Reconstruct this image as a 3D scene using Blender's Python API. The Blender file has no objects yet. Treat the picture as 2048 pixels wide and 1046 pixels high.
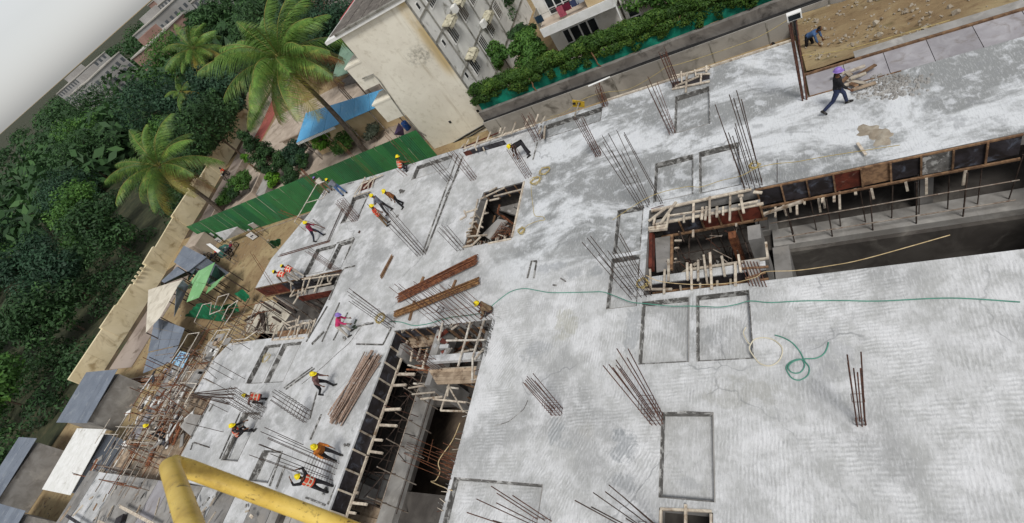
import bpy, bmesh, math, random
from mathutils import Vector, Matrix, Quaternion
from mathutils.geometry import delaunay_2d_cdt
random.seed(7)
C = bpy.context.scene.collection
scn = bpy.context.scene
# ---------------------------------------------------------------- camera
CAM_H = 14.2
RW = ((0.8410066418875921, -0.15318039510103337, -0.51888688059889),      # world axes seen by the camera
      (0.1967429591899228, -0.8068291722049044, 0.5570627387362581),
      (-0.5039841627572714, -0.5705808035991393, -0.6484115284709333))
right = Vector([RW[i][0] for i in range(3)]); down = Vector([RW[i][1] for i in range(3)]); fwd = Vector([RW[i][2] for i in range(3)])
FPX = 1028.72
cam_d = bpy.data.cameras.new('camera'); cam = bpy.data.objects.new('camera', cam_d); C.objects.link(cam)
cam.matrix_world = Matrix(((right.x, -down.x, -fwd.x, 0), (right.y, -down.y, -fwd.y, 0), (right.z, -down.z, -fwd.z, CAM_H), (0, 0, 0, 1)))
cam_d.sensor_width = 36; cam_d.lens = FPX/2048*36; cam_d.clip_start = .05; cam_d.clip_end = 12000
cam_d.shift_x = -2/2048
cam_d.dof.use_dof = True; cam_d.dof.focus_distance = 24; cam_d.dof.aperture_fstop = 7.0
scn.camera = cam
# ---------------------------------------------------------------- world, sun, exposure (overcast day)
world = bpy.data.worlds.new('World'); scn.world = world; world.use_nodes = True
wn = world.node_tree; wn.nodes.clear()
sky = wn.nodes.new('ShaderNodeTexSky'); sky.sky_type = 'NISHITA'; sky.sun_disc = False
SUN_EL, SUN_ROT = math.radians(58), math.radians(140)
sky.sun_elevation = SUN_EL; sky.sun_rotation = SUN_ROT; sky.dust_density = 1; sky.air_density = 1.0
hs = wn.nodes.new('ShaderNodeHueSaturation'); hs.inputs['Saturation'].default_value = .16
bg = wn.nodes.new('ShaderNodeBackground'); bg.inputs['Strength'].default_value = .105
wo = wn.nodes.new('ShaderNodeOutputWorld')
wn.links.new(sky.outputs[0], hs.inputs['Color']); wn.links.new(hs.outputs[0], bg.inputs[0]); wn.links.new(bg.outputs[0], wo.inputs[0])
sd = bpy.data.lights.new('sun', 'SUN'); sd.energy = 2.1; sd.angle = math.radians(14); sd.color = (1, .97, .92)
sun = bpy.data.objects.new('sun', sd); C.objects.link(sun)
sdir = Vector((math.sin(SUN_ROT)*math.cos(SUN_EL), math.cos(SUN_ROT)*math.cos(SUN_EL), math.sin(SUN_EL)))
sun.rotation_euler = (-sdir).to_track_quat('-Z', 'Y').to_euler(); sun.location = (0, 0, 60)
vs = scn.view_settings; vs.view_transform = 'Standard'; vs.look = 'None'; vs.gamma = 1; vs.use_curve_mapping = False
vs.exposure = .2
# ---------------------------------------------------------------- survey helpers: where a sight line meets a level, a wall plane or a post
SH = dict(D1=(1520,20,.2104),D2=(920,560,.0956),D3=(600,330,.16254),D4=(490,500,.19114),D5=(320,430,.14337),D6=(320,640,.15291),
 D7=(320,780,.15291),D8=(320,900,.19531),E1=(1280,390,.20072),E2=(740,630,.19118),E3=(650,780,.2544),E4=(890,340,.16253),
 E5=(560,180,.1912),E6=(800,0,.19126),E7=(1040,0,.16252),E8=(880,210,.14339))
for _i, _x in enumerate((320, 660, 1000, 1360)):
    for _n, _y in zip('QSUV', (0, 250, 510, 776)): SH['%s%d' % (_n, _i+1)] = (_x, _y, .2581)
EYE = Vector((0, 0, CAM_H))
def ray(px, py): return right*((px-1026)/FPX) + down*((py-523)/FPX) + fwd
def T(t, u, v):
    if not t: return (u, v)
    x, y, s = SH[t]; return (x+s*u, y+s*v)
def G(t, u, v, z=0.):
    d = ray(*T(t, u, v)); return EYE + d*((z-CAM_H)/d.z)
def WY(t, u, v, Y):
    d = ray(*T(t, u, v)); return EYE + d*(Y/d.y)
def WX(t, u, v, X):
    d = ray(*T(t, u, v)); return EYE + d*(X/d.x)
def tip(base, t, u, v):
    d = ray(*T(t, u, v)).normalized(); z = Vector((0, 0, 1)); w = base-EYE     # nearest point of the sight line to the post's axis
    b = d.dot(z); s = (w.dot(d) - b*w.dot(z))/(1-b*b); return EYE + d*s
# ---------------------------------------------------------------- materials
def lin(h):
    h = h.lstrip('#'); c = [int(h[i:i+2], 16)/255 for i in (0, 2, 4)]
    return tuple((x/12.92 if x <= .04045 else ((x+.055)/1.055)**2.4) for x in c)
class NT:
    def __init__(s, name):
        s.m = bpy.data.materials.new(name); s.m.use_nodes = True; s.t = s.m.node_tree
        s.p = s.t.nodes['Principled BSDF']; s.geo = s.n('ShaderNodeNewGeometry')
    def n(s, kind, **kw):
        x = s.t.nodes.new(kind)
        for k, v in kw.items(): setattr(x, k, v)
        return x
    def l(s, a, b): s.t.links.new(a, b)
    def noise(s, scale, detail=5, rough=.55, dist=0, vec=None):
        x = s.n('ShaderNodeTexNoise'); x.inputs['Scale'].default_value = scale; x.inputs['Detail'].default_value = detail
        x.inputs['Roughness'].default_value = rough; x.inputs['Distortion'].default_value = dist
        s.l(vec or s.geo.outputs['Position'], x.inputs['Vector']); return x.outputs['Fac']
    def ramp(s, fac, lo, hi, a=0., b=1.):
        x = s.n('ShaderNodeMapRange'); x.interpolation_type = 'SMOOTHSTEP'
        for i, v in enumerate((lo, hi, a, b)): x.inputs[i+1].default_value = v
        s.l(fac, x.inputs[0]); return x.outputs[0]
    def mix(s, fac, a, b, mode='MIX'):
        x = s.n('ShaderNodeMix', data_type='RGBA', blend_type=mode)
        for i, v in ((0, fac), (6, a), (7, b)):
            if isinstance(v, (int, float)): x.inputs[i].default_value = v
            elif isinstance(v, tuple): x.inputs[i].default_value = (*v[:3], 1)
            else: s.l(v, x.inputs[i])
        return x.outputs[2]
    def math(s, op, a, b=0.):
        x = s.n('ShaderNodeMath', operation=op)
        for i, v in ((0, a), (1, b)):
            if isinstance(v, (int, float)): x.inputs[i].default_value = v
            else: s.l(v, x.inputs[i])
        return x.outputs[0]
    def bump(s, h, strength=.3, dist=.02):
        x = s.n('ShaderNodeBump'); x.inputs['Strength'].default_value = strength; x.inputs['Distance'].default_value = dist
        s.l(h, x.inputs['Height']); s.l(x.outputs[0], s.p.inputs['Normal'])
    def done(s, col, rough=.8, metal=0., spec=.3):
        if isinstance(col, tuple): s.p.inputs['Base Color'].default_value = (*col[:3], 1)
        else: s.l(col, s.p.inputs['Base Color'])
        s.p.inputs['Roughness'].default_value = rough; s.p.inputs['Metallic'].default_value = metal
        s.p.inputs['Specular IOR Level'].default_value = spec; return s.m
def mk(name, col, col2=None, scale=4., rough=.8, metal=0., var=.0, dirt=None, dscale=1.2, dlo=.52, dhi=.7, bump=.0, bscale=40, spec=.3, dist=.5):
    """plain worn material: two tones by noise, optional dirt patches, brightness that differs from piece to piece"""
    t = NT(name); c = lin(col); c2 = lin(col2) if col2 else tuple(x*.75 for x in c)
    o = t.mix(t.ramp(t.noise(scale, 6, .6, dist), .35, .65), c, c2)
    if dirt: o = t.mix(t.ramp(t.noise(dscale, 7, .62, .6), dlo, dhi), o, lin(dirt))
    if var:
        oi = t.n('ShaderNodeObjectInfo'); g = t.ramp(oi.outputs['Random'], 0, 1, 1-var, 1+var*.6)
        x = t.n('ShaderNodeVectorMath', operation='SCALE'); t.l(o, x.inputs[0]); t.l(g, x.inputs[3]); o = x.outputs[0]
    if bump: t.bump(t.noise(bscale, 4), bump, .02)
    return t.done(o, rough, metal, spec)
M = {}
M['batten'] = mk('weathered_batten', '#c6bcab', '#a3978a', 6, .85, var=.25, dirt='#7a6753', dscale=3)
M['batten_brown'] = mk('brown_batten', '#8a6d52', '#5f4837', 6, .85, var=.3)
M['ply_dark'] = mk('film_faced_plywood', '#353236', '#231f1f', 3, .6, var=.25, dirt='#50545e', dscale=2.4, dlo=.52, dhi=.66)
M['ply_red'] = mk('red_plywood', '#6d3629', '#4a241c', 3, .65, var=.15, dirt='#8a7468', dscale=2, dlo=.6, dhi=.72)
M['ply_pale'] = mk('pale_plank', '#b3a08a', '#8f7c68', 3, .85, var=.2, dirt='#5d4c3f', dscale=2.5)
M['shutter'] = mk('grout_stained_shutter_board', '#6b6966', '#4d4b48', 5, .8, var=.25, dirt='#a5a4a1', dscale=4, dlo=.5, dhi=.6)
M['rust'] = mk('rusty_rebar', '#69473a', '#46302a', 9, .85, var=.25)
M['rust_dark'] = mk('dark_rebar', '#54443c', '#382d28', 9, .8, var=.25)
M['rust_bright'] = mk('fresh_rust', '#8a5a3e', '#5c3524', 7, .85, var=.3, dirt='#3f2a22', dscale=6)
M['rust_tan'] = mk('tan_rust', '#94714b', '#6a492e', 7, .85, var=.3, dirt='#4c3525', dscale=6)
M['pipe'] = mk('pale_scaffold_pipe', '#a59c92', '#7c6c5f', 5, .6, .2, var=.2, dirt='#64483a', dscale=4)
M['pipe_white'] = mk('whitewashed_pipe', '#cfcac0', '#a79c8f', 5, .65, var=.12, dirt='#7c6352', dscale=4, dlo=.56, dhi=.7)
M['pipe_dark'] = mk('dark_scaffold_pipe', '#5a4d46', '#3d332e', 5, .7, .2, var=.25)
M['conc_dark'] = mk('bare_dark_concrete', '#8a8886', '#72706d', 1.2, .9, dirt='#8f8b86', dscale=.8, bump=.3)  # darker grey bare concrete
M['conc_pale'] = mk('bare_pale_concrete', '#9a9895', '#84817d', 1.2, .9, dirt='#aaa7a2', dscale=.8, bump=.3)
M['deck_grey'] = mk('pale_grey_plywood', '#a19fa3', '#8f8c90', 1.5, .75, var=.1, dirt='#807a78', dscale=2)
M['floor_dark'] = mk('shade_dark_floor', '#56524e', '#413d3a', .9, .85, dirt='#6b6762', dscale=.8, bump=.3)  # floor colour darkened to stand in for the deep shade in the voids
M['screed'] = mk('pale_screed', '#c8c2b3', '#b3ac9d', 1, .9, dirt='#8f8678', dscale=1.5)
M['mud_pale'] = mk('spilled_sandy_mortar', '#a29a8c', '#877c6d', 3, .9, bump=.5, bscale=14)
M['mud'] = mk('mud_floor', '#5f5348', '#473d35', .8, .9, dirt='#7a6b5a', dscale=.5, bump=.4)
M['pile_pipe'] = mk('rusty_pile_pipe', '#9d8a7c', '#75594a', 7, .8, var=.4, dirt='#b8b0a8', dscale=7)
# --- slab concrete: laitance, wet patches, broom ripples
def wpos(t, P):
    n = t.n('ShaderNodeTexNoise'); n.inputs['Scale'].default_value = 1.1; n.inputs['Detail'].default_value = 4; t.l(P, n.inputs['Vector'])
    s = t.n('ShaderNodeVectorMath', operation='SCALE'); s.inputs[3].default_value = .9; t.l(n.outputs['Color'], s.inputs[0]); a = t.n('ShaderNodeVectorMath', operation='ADD'); t.l(P, a.inputs[0]); t.l(s.outputs[0], a.inputs[1]); return a.outputs[0]
def slab_mat():
    t = NT('fresh_slab_concrete'); P = t.geo.outputs['Position']
    sx = t.n('ShaderNodeSeparateXYZ'); t.l(P, sx.inputs[0]); X, Y = sx.outputs[0], sx.outputs[1]
    wob = t.noise(.22, 3, .5, .3); wb = t.math('MULTIPLY', wob, 5.)
    far = t.ramp(t.math('ADD', Y, wb), 12.6, 15.0); rgt = t.ramp(t.math('ADD', X, wb), -10.8, -8.6); left = t.ramp(t.math('ADD', X, wb), -10.4, -8.2)
    m = t.n('ShaderNodeMapping'); m.inputs['Rotation'].default_value = (0, 0, .35); m.inputs['Scale'].default_value = (.6, 1., 1.); t.l(P, m.inputs[0])
    a = t.noise(.42, 10, .68, .45, m.outputs[0]); b = t.noise(1.7, 8, .64, .2); c = t.noise(.3, 5, .5, .2); fine = t.noise(16, 5, .7)
    calm = t.mix(t.ramp(b, .38, .66), lin('#aaabaa'), lin('#c2c3c4')); calm = t.mix(t.ramp(c, .47, .62, 0, .75), calm, lin('#949595'))
    calm = t.mix(t.ramp(t.noise(.75, 7, .66), .47, .64, 0, .75), calm, lin('#d4d5d7'))
    wild = t.mix(t.ramp(a, .45, .57), lin('#888a8a'), lin('#cdd0d3')); wild = t.mix(t.ramp(b, .53, .64, 0, .7), wild, lin('#c9ccd0')); wild = t.mix(t.ramp(b, .34, .46, .5, 0), wild, lin('#85878a'))
    col = t.mix(t.math('MULTIPLY', far, rgt), calm, wild)
    sn = t.math('MULTIPLY', t.math('SUBTRACT', t.noise(2.3, 6, .68, .5), .46), 5.5)
    for (u, v, rx, ry, k, hx_) in STAINS:                                     # damp patches at the places where they lie
        p = G('', u, v); dx = t.math('MULTIPLY', t.math('SUBTRACT', X, p.x), 1/rx); dy = t.math('MULTIPLY', t.math('SUBTRACT', Y, p.y), 1/ry)
        d = t.math('ADD', t.math('ADD', t.math('MULTIPLY', dx, dx), t.math('MULTIPLY', dy, dy)), sn)
        col = t.mix(t.ramp(d, .5, 1.2, k*.85, 0), col, lin(hx_))
    e = t.noise(.33, 2, .5, .3); col = t.mix(t.ramp(e, .66, .76, 0, .3), col, lin('#9b978a'))
    col = t.mix(t.ramp(fine, .54, .74, 0, .38), col, lin('#77797c')); col = t.mix(t.ramp(t.noise(3.2, 7, .7), .62, .7, 0, .45), col, lin('#84868a'))
    def comb(rz, sc, dis):
        mp = t.n('ShaderNodeMapping'); mp.inputs['Rotation'].default_value = (0, 0, rz); t.l(P, mp.inputs[0])
        w = t.n('ShaderNodeTexWave', wave_type='BANDS', bands_direction='X', wave_profile='SIN')
        w.inputs['Scale'].default_value = sc; w.inputs['Distortion'].default_value = dis; w.inputs['Detail'].default_value = 2.; w.inputs['Detail Scale'].default_value = .5; w.inputs['Detail Roughness'].default_value = .75
        t.l(mp.outputs[0], w.inputs['Vector']); return w.outputs['Fac']
    def mixf(f, x, y): return t.math('ADD', t.math('MULTIPLY', x, t.math('SUBTRACT', 1., f)), t.math('MULTIPLY', y, f))
    m1 = t.ramp(t.noise(.17, 2, .5, .4), .48, .52); m2 = t.ramp(t.noise(.23, 2, .5, .6), .56, .6)
    brk = t.n('ShaderNodeMapping'); brk.inputs['Scale'].default_value = (5, 2.2, 1); t.l(P, brk.inputs[0]); brk_ = t.ramp(t.noise(1, 4, .7, .3, brk.outputs[0]), .34, .6)
    wav = mixf(m2, mixf(m1, comb(.06, 3.2, 4.2), comb(1.5, 2.9, 4.5)), comb(.45, 3.0, 6.))
    rm = t.math('MULTIPLY', t.math('MULTIPLY', t.ramp(t.noise(.8, 4, .6), .36, .6), t.math('SUBTRACT', 1., t.math('MULTIPLY', far, .95))), t.math('ADD', .18, t.math('MULTIPLY', left, .82)))
    rid = t.math('MULTIPLY', t.math('MULTIPLY', wav, rm), brk_); col = t.mix(t.math('MULTIPLY', rid, .3), col, lin('#e3e5e8'))     # broom ridges painted lighter, for laitance and for light on the ripples
    m3 = t.n('ShaderNodeMapping'); m3.inputs['Scale'].default_value = (26, 5, 1); m3.inputs['Rotation'].default_value = (0, 0, .08); t.l(P, m3.inputs[0]); scr = t.noise(1, 4, .7, .6, m3.outputs[0])
    col = t.mix(t.math('MULTIPLY', t.ramp(scr, .5, .68), .3), col, lin('#7f8184')); col = t.mix(t.math('MULTIPLY', t.ramp(scr, .34, .48, 1, 0), .3), col, lin('#dadcdf'))
    cr = t.n('ShaderNodeTexVoronoi'); cr.feature = 'DISTANCE_TO_EDGE'; cr.inputs['Scale'].default_value = .22; t.l(wpos(t, P), cr.inputs['Vector'])
    col = t.mix(t.math('MULTIPLY', t.ramp(cr.outputs['Distance'], .002, .007, 1, 0), t.ramp(t.noise(.5, 3), .48, .6, 0, .5)), col, lin('#77797b'))
    h = t.math('ADD', rid, t.math('MULTIPLY', b, .8)); h = t.math('ADD', h, t.math('MULTIPLY', scr, .5)); h = t.math('ADD', h, t.math('MULTIPLY', t.noise(9, 5, .6), .4))
    t.bump(h, .38, .025)
    return t.done(col, .6, 0, .35)
STAINS = ((1112, 858, .3, .45, .8, '#868a8c'), (1128, 890, .3, .15, .5, '#8f9294'), (1243, 890, .42, .5, .85, '#83878a'), (1245, 862, .35, .12, .7, '#83878a'), (1250, 962, .5, .3, .7, '#888b8d'), (1132, 650, .5, .75, .6, '#989684'), (1072, 705, .6, .5, .6, '#8a8d90'), (1098, 535, .75, .3, .7, '#93969a'), (1145, 548, .5, .3, .7, '#8f9294'),
          (1188, 542, .4, .28, .75, '#8b8e90'), (1266, 650, .35, 1.1, .7, '#8a8d8f'), (1420, 665, .5, .3, .4, '#8f9294'), (1480, 785, 1.0, .5, .45, '#93928a'), (1640, 700, .9, .8, .35, '#8a8b90'), (1240, 740, .5, .6, .35, '#a09d90'), (975, 880, .25, .9, .35, '#a0a2a3'), (1370, 960, .4, .2, .5, '#8f9193'))
M['slab'] = slab_mat()
# ---------------------------------------------------------------- mesh helpers
class MB:
    def __init__(s): s.v = []; s.f = []; s.mi = []; s.sm = []
    def add(s, vs, fs, mi=0, sm=False):
        o = len(s.v); s.v += [tuple(v) for v in vs]; s.f += [tuple(i+o for i in f) for f in fs]; s.mi += [mi]*len(fs); s.sm += [sm]*len(fs)
    def box(s, lo, hi, mi=0):
        (a, b, c), (d, e, f) = lo, hi
        s.add([(a,b,c),(d,b,c),(d,e,c),(a,e,c),(a,b,f),(d,b,f),(d,e,f),(a,e,f)], [(0,3,2,1),(4,5,6,7),(0,1,5,4),(1,2,6,5),(2,3,7,6),(3,0,4,7)], mi)
    def bar(s, a, b, w, h, mi=0, up=None):
        a, b = Vector(a), Vector(b); d = (b-a).normalized(); u = Vector(up) if up else (Vector((0, 0, 1)) if abs(d.z) < .9 else Vector((0, 1, 0)))
        x = d.cross(u).normalized()*(w/2); y = x.cross(d).normalized()*(h/2)
        vs = [p+i*x+j*y for p in (a, b) for i, j in ((-1,-1),(1,-1),(1,1),(-1,1))]
        s.add(vs, [(3,2,1,0),(4,5,6,7),(0,1,5,4),(1,2,6,5),(2,3,7,6),(3,0,4,7)], mi)
    def prism(s, poly, z0, z1, mi=0):
        n = len(poly); s.add([(p[0], p[1], z0) for p in poly]+[(p[0], p[1], z1) for p in poly],
            [tuple(range(n))[::-1], tuple(range(n, 2*n))]+[(i, (i+1) % n, n+(i+1) % n, n+i) for i in range(n)], mi)
    def slabq(s, q, thick, mi=0):          # a quad given thickness along its own normal
        q = [Vector(p) for p in q]; n = (q[1]-q[0]).cross(q[2]-q[0]).normalized()*thick
        s.add(q+[p-n for p in q], [(0,1,2,3),(7,6,5,4)]+[(i, i+4, (i+1) % 4+4, (i+1) % 4) for i in range(4)], mi)
    def tube(s, pts, r, n=6, mi=0, caps=True, sm=True, up=None):
        pts = [Vector(p) for p in pts]; rs = r if isinstance(r, (list, tuple)) else [r]*len(pts); vs = []
        ref = None
        for i, p in enumerate(pts):
            d = (pts[min(i+1, len(pts)-1)]-pts[max(i-1, 0)]).normalized()
            if ref is None: ref = d.cross(Vector((0, 0, 1)) if abs(d.z) < .9 else Vector((1, 0, 0))).normalized()
            ref = (ref - d*ref.dot(d)).normalized(); y = d.cross(ref)
            rr = rs[i] if isinstance(rs[i], (tuple, list)) else (rs[i], rs[i])
            vs += [p+ref*math.cos(k*2*math.pi/n)*rr[0]+y*math.sin(k*2*math.pi/n)*rr[1] for k in range(n)]
        fs = [(i*n+k, i*n+(k+1) % n, (i+1)*n+(k+1) % n, (i+1)*n+k) for i in range(len(pts)-1) for k in range(n)]
        s.add(vs, fs, mi, sm)
        if caps: s.add(vs[:n], [tuple(range(n))[::-1]], mi); s.add(vs[-n:], [tuple(range(n))], mi)
    def mesh(s, name, mats):
        me = bpy.data.meshes.new(name); me.from_pydata(s.v, [], s.f); me.update()
        for m in (mats if isinstance(mats, (list, tuple)) else [mats]): me.materials.append(M[m] if isinstance(m, str) else m)
        me.polygons.foreach_set('material_index', s.mi); me.polygons.foreach_set('use_smooth', s.sm); return me
    def build(s, name, mats, parent=None, loc=None):
        me = s.mesh(name, mats); o = bpy.data.objects.new(name, me); C.objects.link(o)
        if parent is not None:
            o.parent = parent
            if parent.get('_w'): o.location = -Vector(parent['_w'])
        return o
def tag(o, label=None, cat=None, group=None, kind=None):
    for k, v in (('label', label), ('category', cat), ('group', group), ('kind', kind)):
        if v: o[k] = v
    return o
ORIGINS = []
def thing(name, label, cat, loc=(0, 0, 0), group=None):
    """an Empty at the thing's base; parts built afterwards are given in world coordinates"""
    o = bpy.data.objects.new(name, None); C.objects.link(o); o.location = loc; o.empty_display_size = .2
    o['_w'] = [float(x) for x in loc]; ORIGINS.append(o)
    return tag(o, label, cat, group)
_unit = {}
def unit(kind, mat):
    if (kind, mat) not in _unit:
        b = MB()
        if kind == 'box': b.box((-.5,-.5,-.5), (.5,.5,.5))
        else:
            n = int(kind[3:]); b.tube([(0,0,-.5), (0,0,.5)], .5, n)
        _unit[(kind, mat)] = b.mesh(kind+'_'+mat, mat)
    return _unit[(kind, mat)]
def put(name, me, parent, M4):
    o = bpy.data.objects.new(name, me); C.objects.link(o)
    if parent is not None:
        o.parent = parent
        if parent.get('_w'): M4 = Matrix.Translation(-Vector(parent['_w'])) @ M4
    o.matrix_basis = M4; return o
def rod(parent, a, b, r, mat, name='rebar', n=6):
    a, b = Vector(a), Vector(b); d = b-a; q = d.to_track_quat('Z', 'Y')
    return put(name, unit('cyl%d' % n, mat), parent, Matrix.LocRotScale((a+b)/2, q, (2*r, 2*r, d.length)))
def beam(parent, a, b, w, h, mat, name='batten'):
    a, b = Vector(a), Vector(b); d = (b-a); L = d.length; d.normalize(); u = Vector((0, 0, 1)) if abs(d.z) < .95 else Vector((0, 1, 0))
    x = d.cross(u).normalized(); y = x.cross(d)
    m = Matrix(((x.x, y.x, d.x), (x.y, y.y, d.y), (x.z, y.z, d.z))).to_4x4() @ Matrix.Diagonal((w, h, L, 1))
    return put(name, unit('box', mat), parent, Matrix.Translation((a+b)/2) @ m)
def panel(parent, q, th, mat, name='plywood_panel'):
    b = MB(); b.slabq(q, th); return b.build(name, mat, parent)
def rnd(a, b): return random.uniform(a, b)
# ---------------------------------------------------------------- ground
def ground_mat():
    t = NT('site_soil'); P = t.geo.outputs['Position']
    a = t.noise(.25, 7, .6, .8); b = t.noise(2.2, 7, .65, .4)
    col = t.mix(t.ramp(a, .38, .6), lin('#a3916f'), lin('#8c775a'))
    col = t.mix(t.ramp(b, .5, .7, 0, .7), col, lin('#6f5a44')); col = t.mix(t.ramp(t.noise(.9, 5), .6, .72, 0, .6), col, lin('#5d5a3c'))
    t.bump(b, .6, .1); return t.done(col, .95, 0, .15)
M['soil'] = ground_mat()
b = MB(); n = 24; xs = [-6000,-2500,-900,-500,-300,-200,-140]+[-110+i*8 for i in range(17)]+[40,80,200,500,900,6000]; ys = [-3000,-300,-100,-40]+[-20+8*i for i in range(15)]+[130,200,400,900,1600,7000]
b.add([(x, y, -5 + (.0 if abs(x) > 100 or y > 80 else rnd(-.04, .04))) for y in ys for x in xs], [(j*len(xs)+i, j*len(xs)+i+1, (j+1)*len(xs)+i+1, (j+1)*len(xs)+i) for j in range(len(ys)-1) for i in range(len(xs)-1)
    if not (-40 < xs[i] < 8 and -20 <= ys[j] < 20)])
tag(b.build('ground', 'soil'), kind='structure')
# ---------------------------------------------------------------- the slab
def rect(x0, y0, x1, y1): return [(x0, y0), (x1, y0), (x1, y1), (x0, y1)]
X1 = 9.0
outline = [(-31.66, 13.88), (-23.15, 13.88), (-23.38, 9.85), (-31.0, 9.85), (-31.8, 8.8), (-31.84, 6.7), (-29.6, 6.5), (-29.5, 2.2), (-17.08, 1.75), (-17.08, -1.5), (-17.0, -1.5+3.3),
           (-17.1, 9.40), (-11.68, 9.40), (-11.85, -3.0), (X1, -3.0), (X1, 17.46), (.24, 17.46), (.17, 21.12), (-8.0, 21.3), (-17.9, 21.55), (-25.2, 21.8), (-29.85, 22.15), (-30.05, 20.0), (-31.75, 16.3)]
outline = [p for p in outline if p not in ((-17.08, -1.5), (-17.0, -1.5+3.3))]
holes = [[(-14.5, 13.58), (-11.7, 13.58), (-11.82, 17.1), (-14.3, 17.12)], rect(-5.5, 9.66, 6.5, 13.5), rect(-4.71, 1.6, -3.37, 3.03)]
recs = [rect(-4.65, 17.5, -3.2, 19.95), rect(-5.37, 13.85, -3.86, 15.98), rect(-3.65, 13.8, -2.2, 16.0), rect(-6.8, 11.64, -5.73, 13.85), rect(-6.83, 9.27, -5.72, 11.46),
        rect(-5.53, 7.11, -3.97, 9.4), rect(-3.76, 7.11, -2.2, 9.4), rect(-4.74, 3.27, -3.31, 5.58), rect(-11.62, .5, -8.22, 3.36), rect(-11.5, 19.92, -8.2, 21.0),
        rect(-20.5, 20.0, -17.6, 21.2), rect(-25.65, 17.85, -24.05, 20.1), rect(-25.35, 7.14, -23.75, 9.4), rect(-27.0, 7.14, -25.5, 9.4), rect(-25.75, 3.25, -24.33, 5.6),
        rect(-26.85, 14.05, -24.95, 16.1), rect(-24.75, 14.05, -23.4, 16.1), rect(-22.7, 2.5, -21.4, 3.85)]
RD = .24; TH = .5
def inside(p, poly):
    c = False; n = len(poly)
    for i in range(n):
        (x0, y0), (x1, y1) = poly[i], poly[(i+1) % n]
        if (y0 > p[1]) != (y1 > p[1]) and p[0] < (x1-x0)*(p[1]-y0)/(y1-y0)+x0: c = not c
    return c
loops = [outline]+holes+recs; cv = []; ce = []
for L in loops:
    o = len(cv); cv += [Vector(p) for p in L]; ce += [(o+i, o+(i+1) % len(L)) for i in range(len(L))]
ov, oe, of, *_ = delaunay_2d_cdt(cv, ce, [], 0, 1e-5)
slab = tag(thing('building_under_construction', 'wide grey concrete floor slab of a building under construction, with sunken bays and open voids', 'building', (-10, 10, -5)))
top = MB(); bot = MB(); sunk = [MB() for _ in recs]
for f in of:
    ctr = sum((ov[i] for i in f), Vector((0, 0)))/len(f)
    if not inside(ctr, outline) or any(inside(ctr, h) for h in holes): continue
    k = next((i for i, r in enumerate(recs) if inside(ctr, r)), None)
    z = -RD if k is not None else 0
    p = [ov[i] for i in f]; a = sum(p[i].x*p[(i+1) % len(p)].y-p[(i+1) % len(p)].x*p[i].y for i in range(len(p)))
    if a < 0: p = p[::-1]
    (top if k is None else sunk[k]).add([(v.x, v.y, z) for v in p], [tuple(range(len(p)))])
    bot.add([(v.x, v.y, -TH) for v in p[::-1]], [tuple(range(len(p)))])
for L in [outline]+holes:
    for i in range(len(L)):
        (x0, y0), (x1, y1) = L[i], L[(i+1) % len(L)]
        bot.add([(x0, y0, 0), (x1, y1, 0), (x1, y1, -TH), (x0, y0, -TH)], [(0, 1, 2, 3)])
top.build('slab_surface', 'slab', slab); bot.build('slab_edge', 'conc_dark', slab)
for k, r in enumerate(recs):
    (x0, y0), (x1, y1) = r[0], r[2]
    for a, c in zip(r, r[1:]+r[:1]): sunk[k].add([(a[0], a[1], 0), (c[0], c[1], 0), (c[0], c[1], -RD), (a[0], a[1], -RD)], [(3, 2, 1, 0)])
    fr = sunk[k].build('sunken_bay', 'slab', slab)
    w = .05; e = rnd(.01, .03)
    for k_, q in enumerate((((x0+.02, y0, 0), (x0+.02, y1, 0)), ((x1-.015, y0, 0), (x1-.015, y1, 0)), ((x0+.05, y1-.02, 0), (x1-.05, y1-.02, 0)), ((x0+.05, y0+.015, 0), (x1-.05, y0+.015, 0)))):
        a, c = Vector(q[0]), Vector(q[1]); a.z = c.z = -RD/2+.01
        beam(slab, a, c, .035 if k_ in (0, 2) else .024, RD+.01+rnd(-.02, .01), 'shutter' if k_ in (0, 2) else random.choice(('shutter', 'conc_pale', 'conc_pale')), 'shutter_board')
# loose boards left on the slab as pour stops / box-outs
def board(t, u0, v0, u1, v1, w=.06, h=.05, mat='shutter', name='pour_stop_board'):
    a, c = G(t, u0, v0, h/2), G(t, u1, v1, h/2); return beam(slab, a, c, w, h, mat, name)
for q in (('S2',1030,240,740,990,.09), ('S2',990,235,720,985,.07), ('U2',205,690,410,695), ('U2',410,695,475,565), ('U2',270,540,335,530), ('U2',205,555,270,540), ('D4',860,590,640,960,.08), ('D4',990,250,880,520,.1),
          ('D4',1040,190,1150,165), ('D4',1000,240,1040,190), ('V1',800,490,690,720), ('V1',945,490,850,760,.08), ('V1',970,600,900,780,.1), ('V1',1215,30,1160,240), ('V1',1250,205,1165,400,.07), ('V1',1130,850,1280,910),
          ('U1',1195,880,975,1040,.07), ('U1',1180,870,960,1030,.05), ('D4',825,855,700,985,.14), ('D4',990,550,805,960), ('D4',1075,655,925,945), ('U3',245,48,212,178), ('U3',283,48,262,178), ('U3',243,50,285,46),
          ('U3',470,180,510,205,.05), ('U3',410,232,440,236,.05), ('D3',850,345,715,640,.07), ('D3',655,395,610,530), ('D3',660,890,600,1046,.07), ('D3',455,960,660,895,.06), ('S2',190,880,110,1046),
          ('D3',560,240,660,212,.07), ('D3',360,320,430,300), ('E3',90,750,20,900,.06), ('D7',1090,300,840,900,.09), ('D7',1050,290,780,900,.06), ('D7',700,180,640,280,.08), ('D7',640,190,400,640,.1), ('D7',600,250,520,400,.06),
          ('D7',440,690,640,750,.05), ('D7',430,690,400,780,.06), ('E8',1480,290,1460,480,.06), ('E8',1410,290,1380,400,.1), ('S3',290,135,255,270,.05), ('E4',170,0,10,330,.08), ('V4',0,185,250,200,.05)):
    board(*q)
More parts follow.
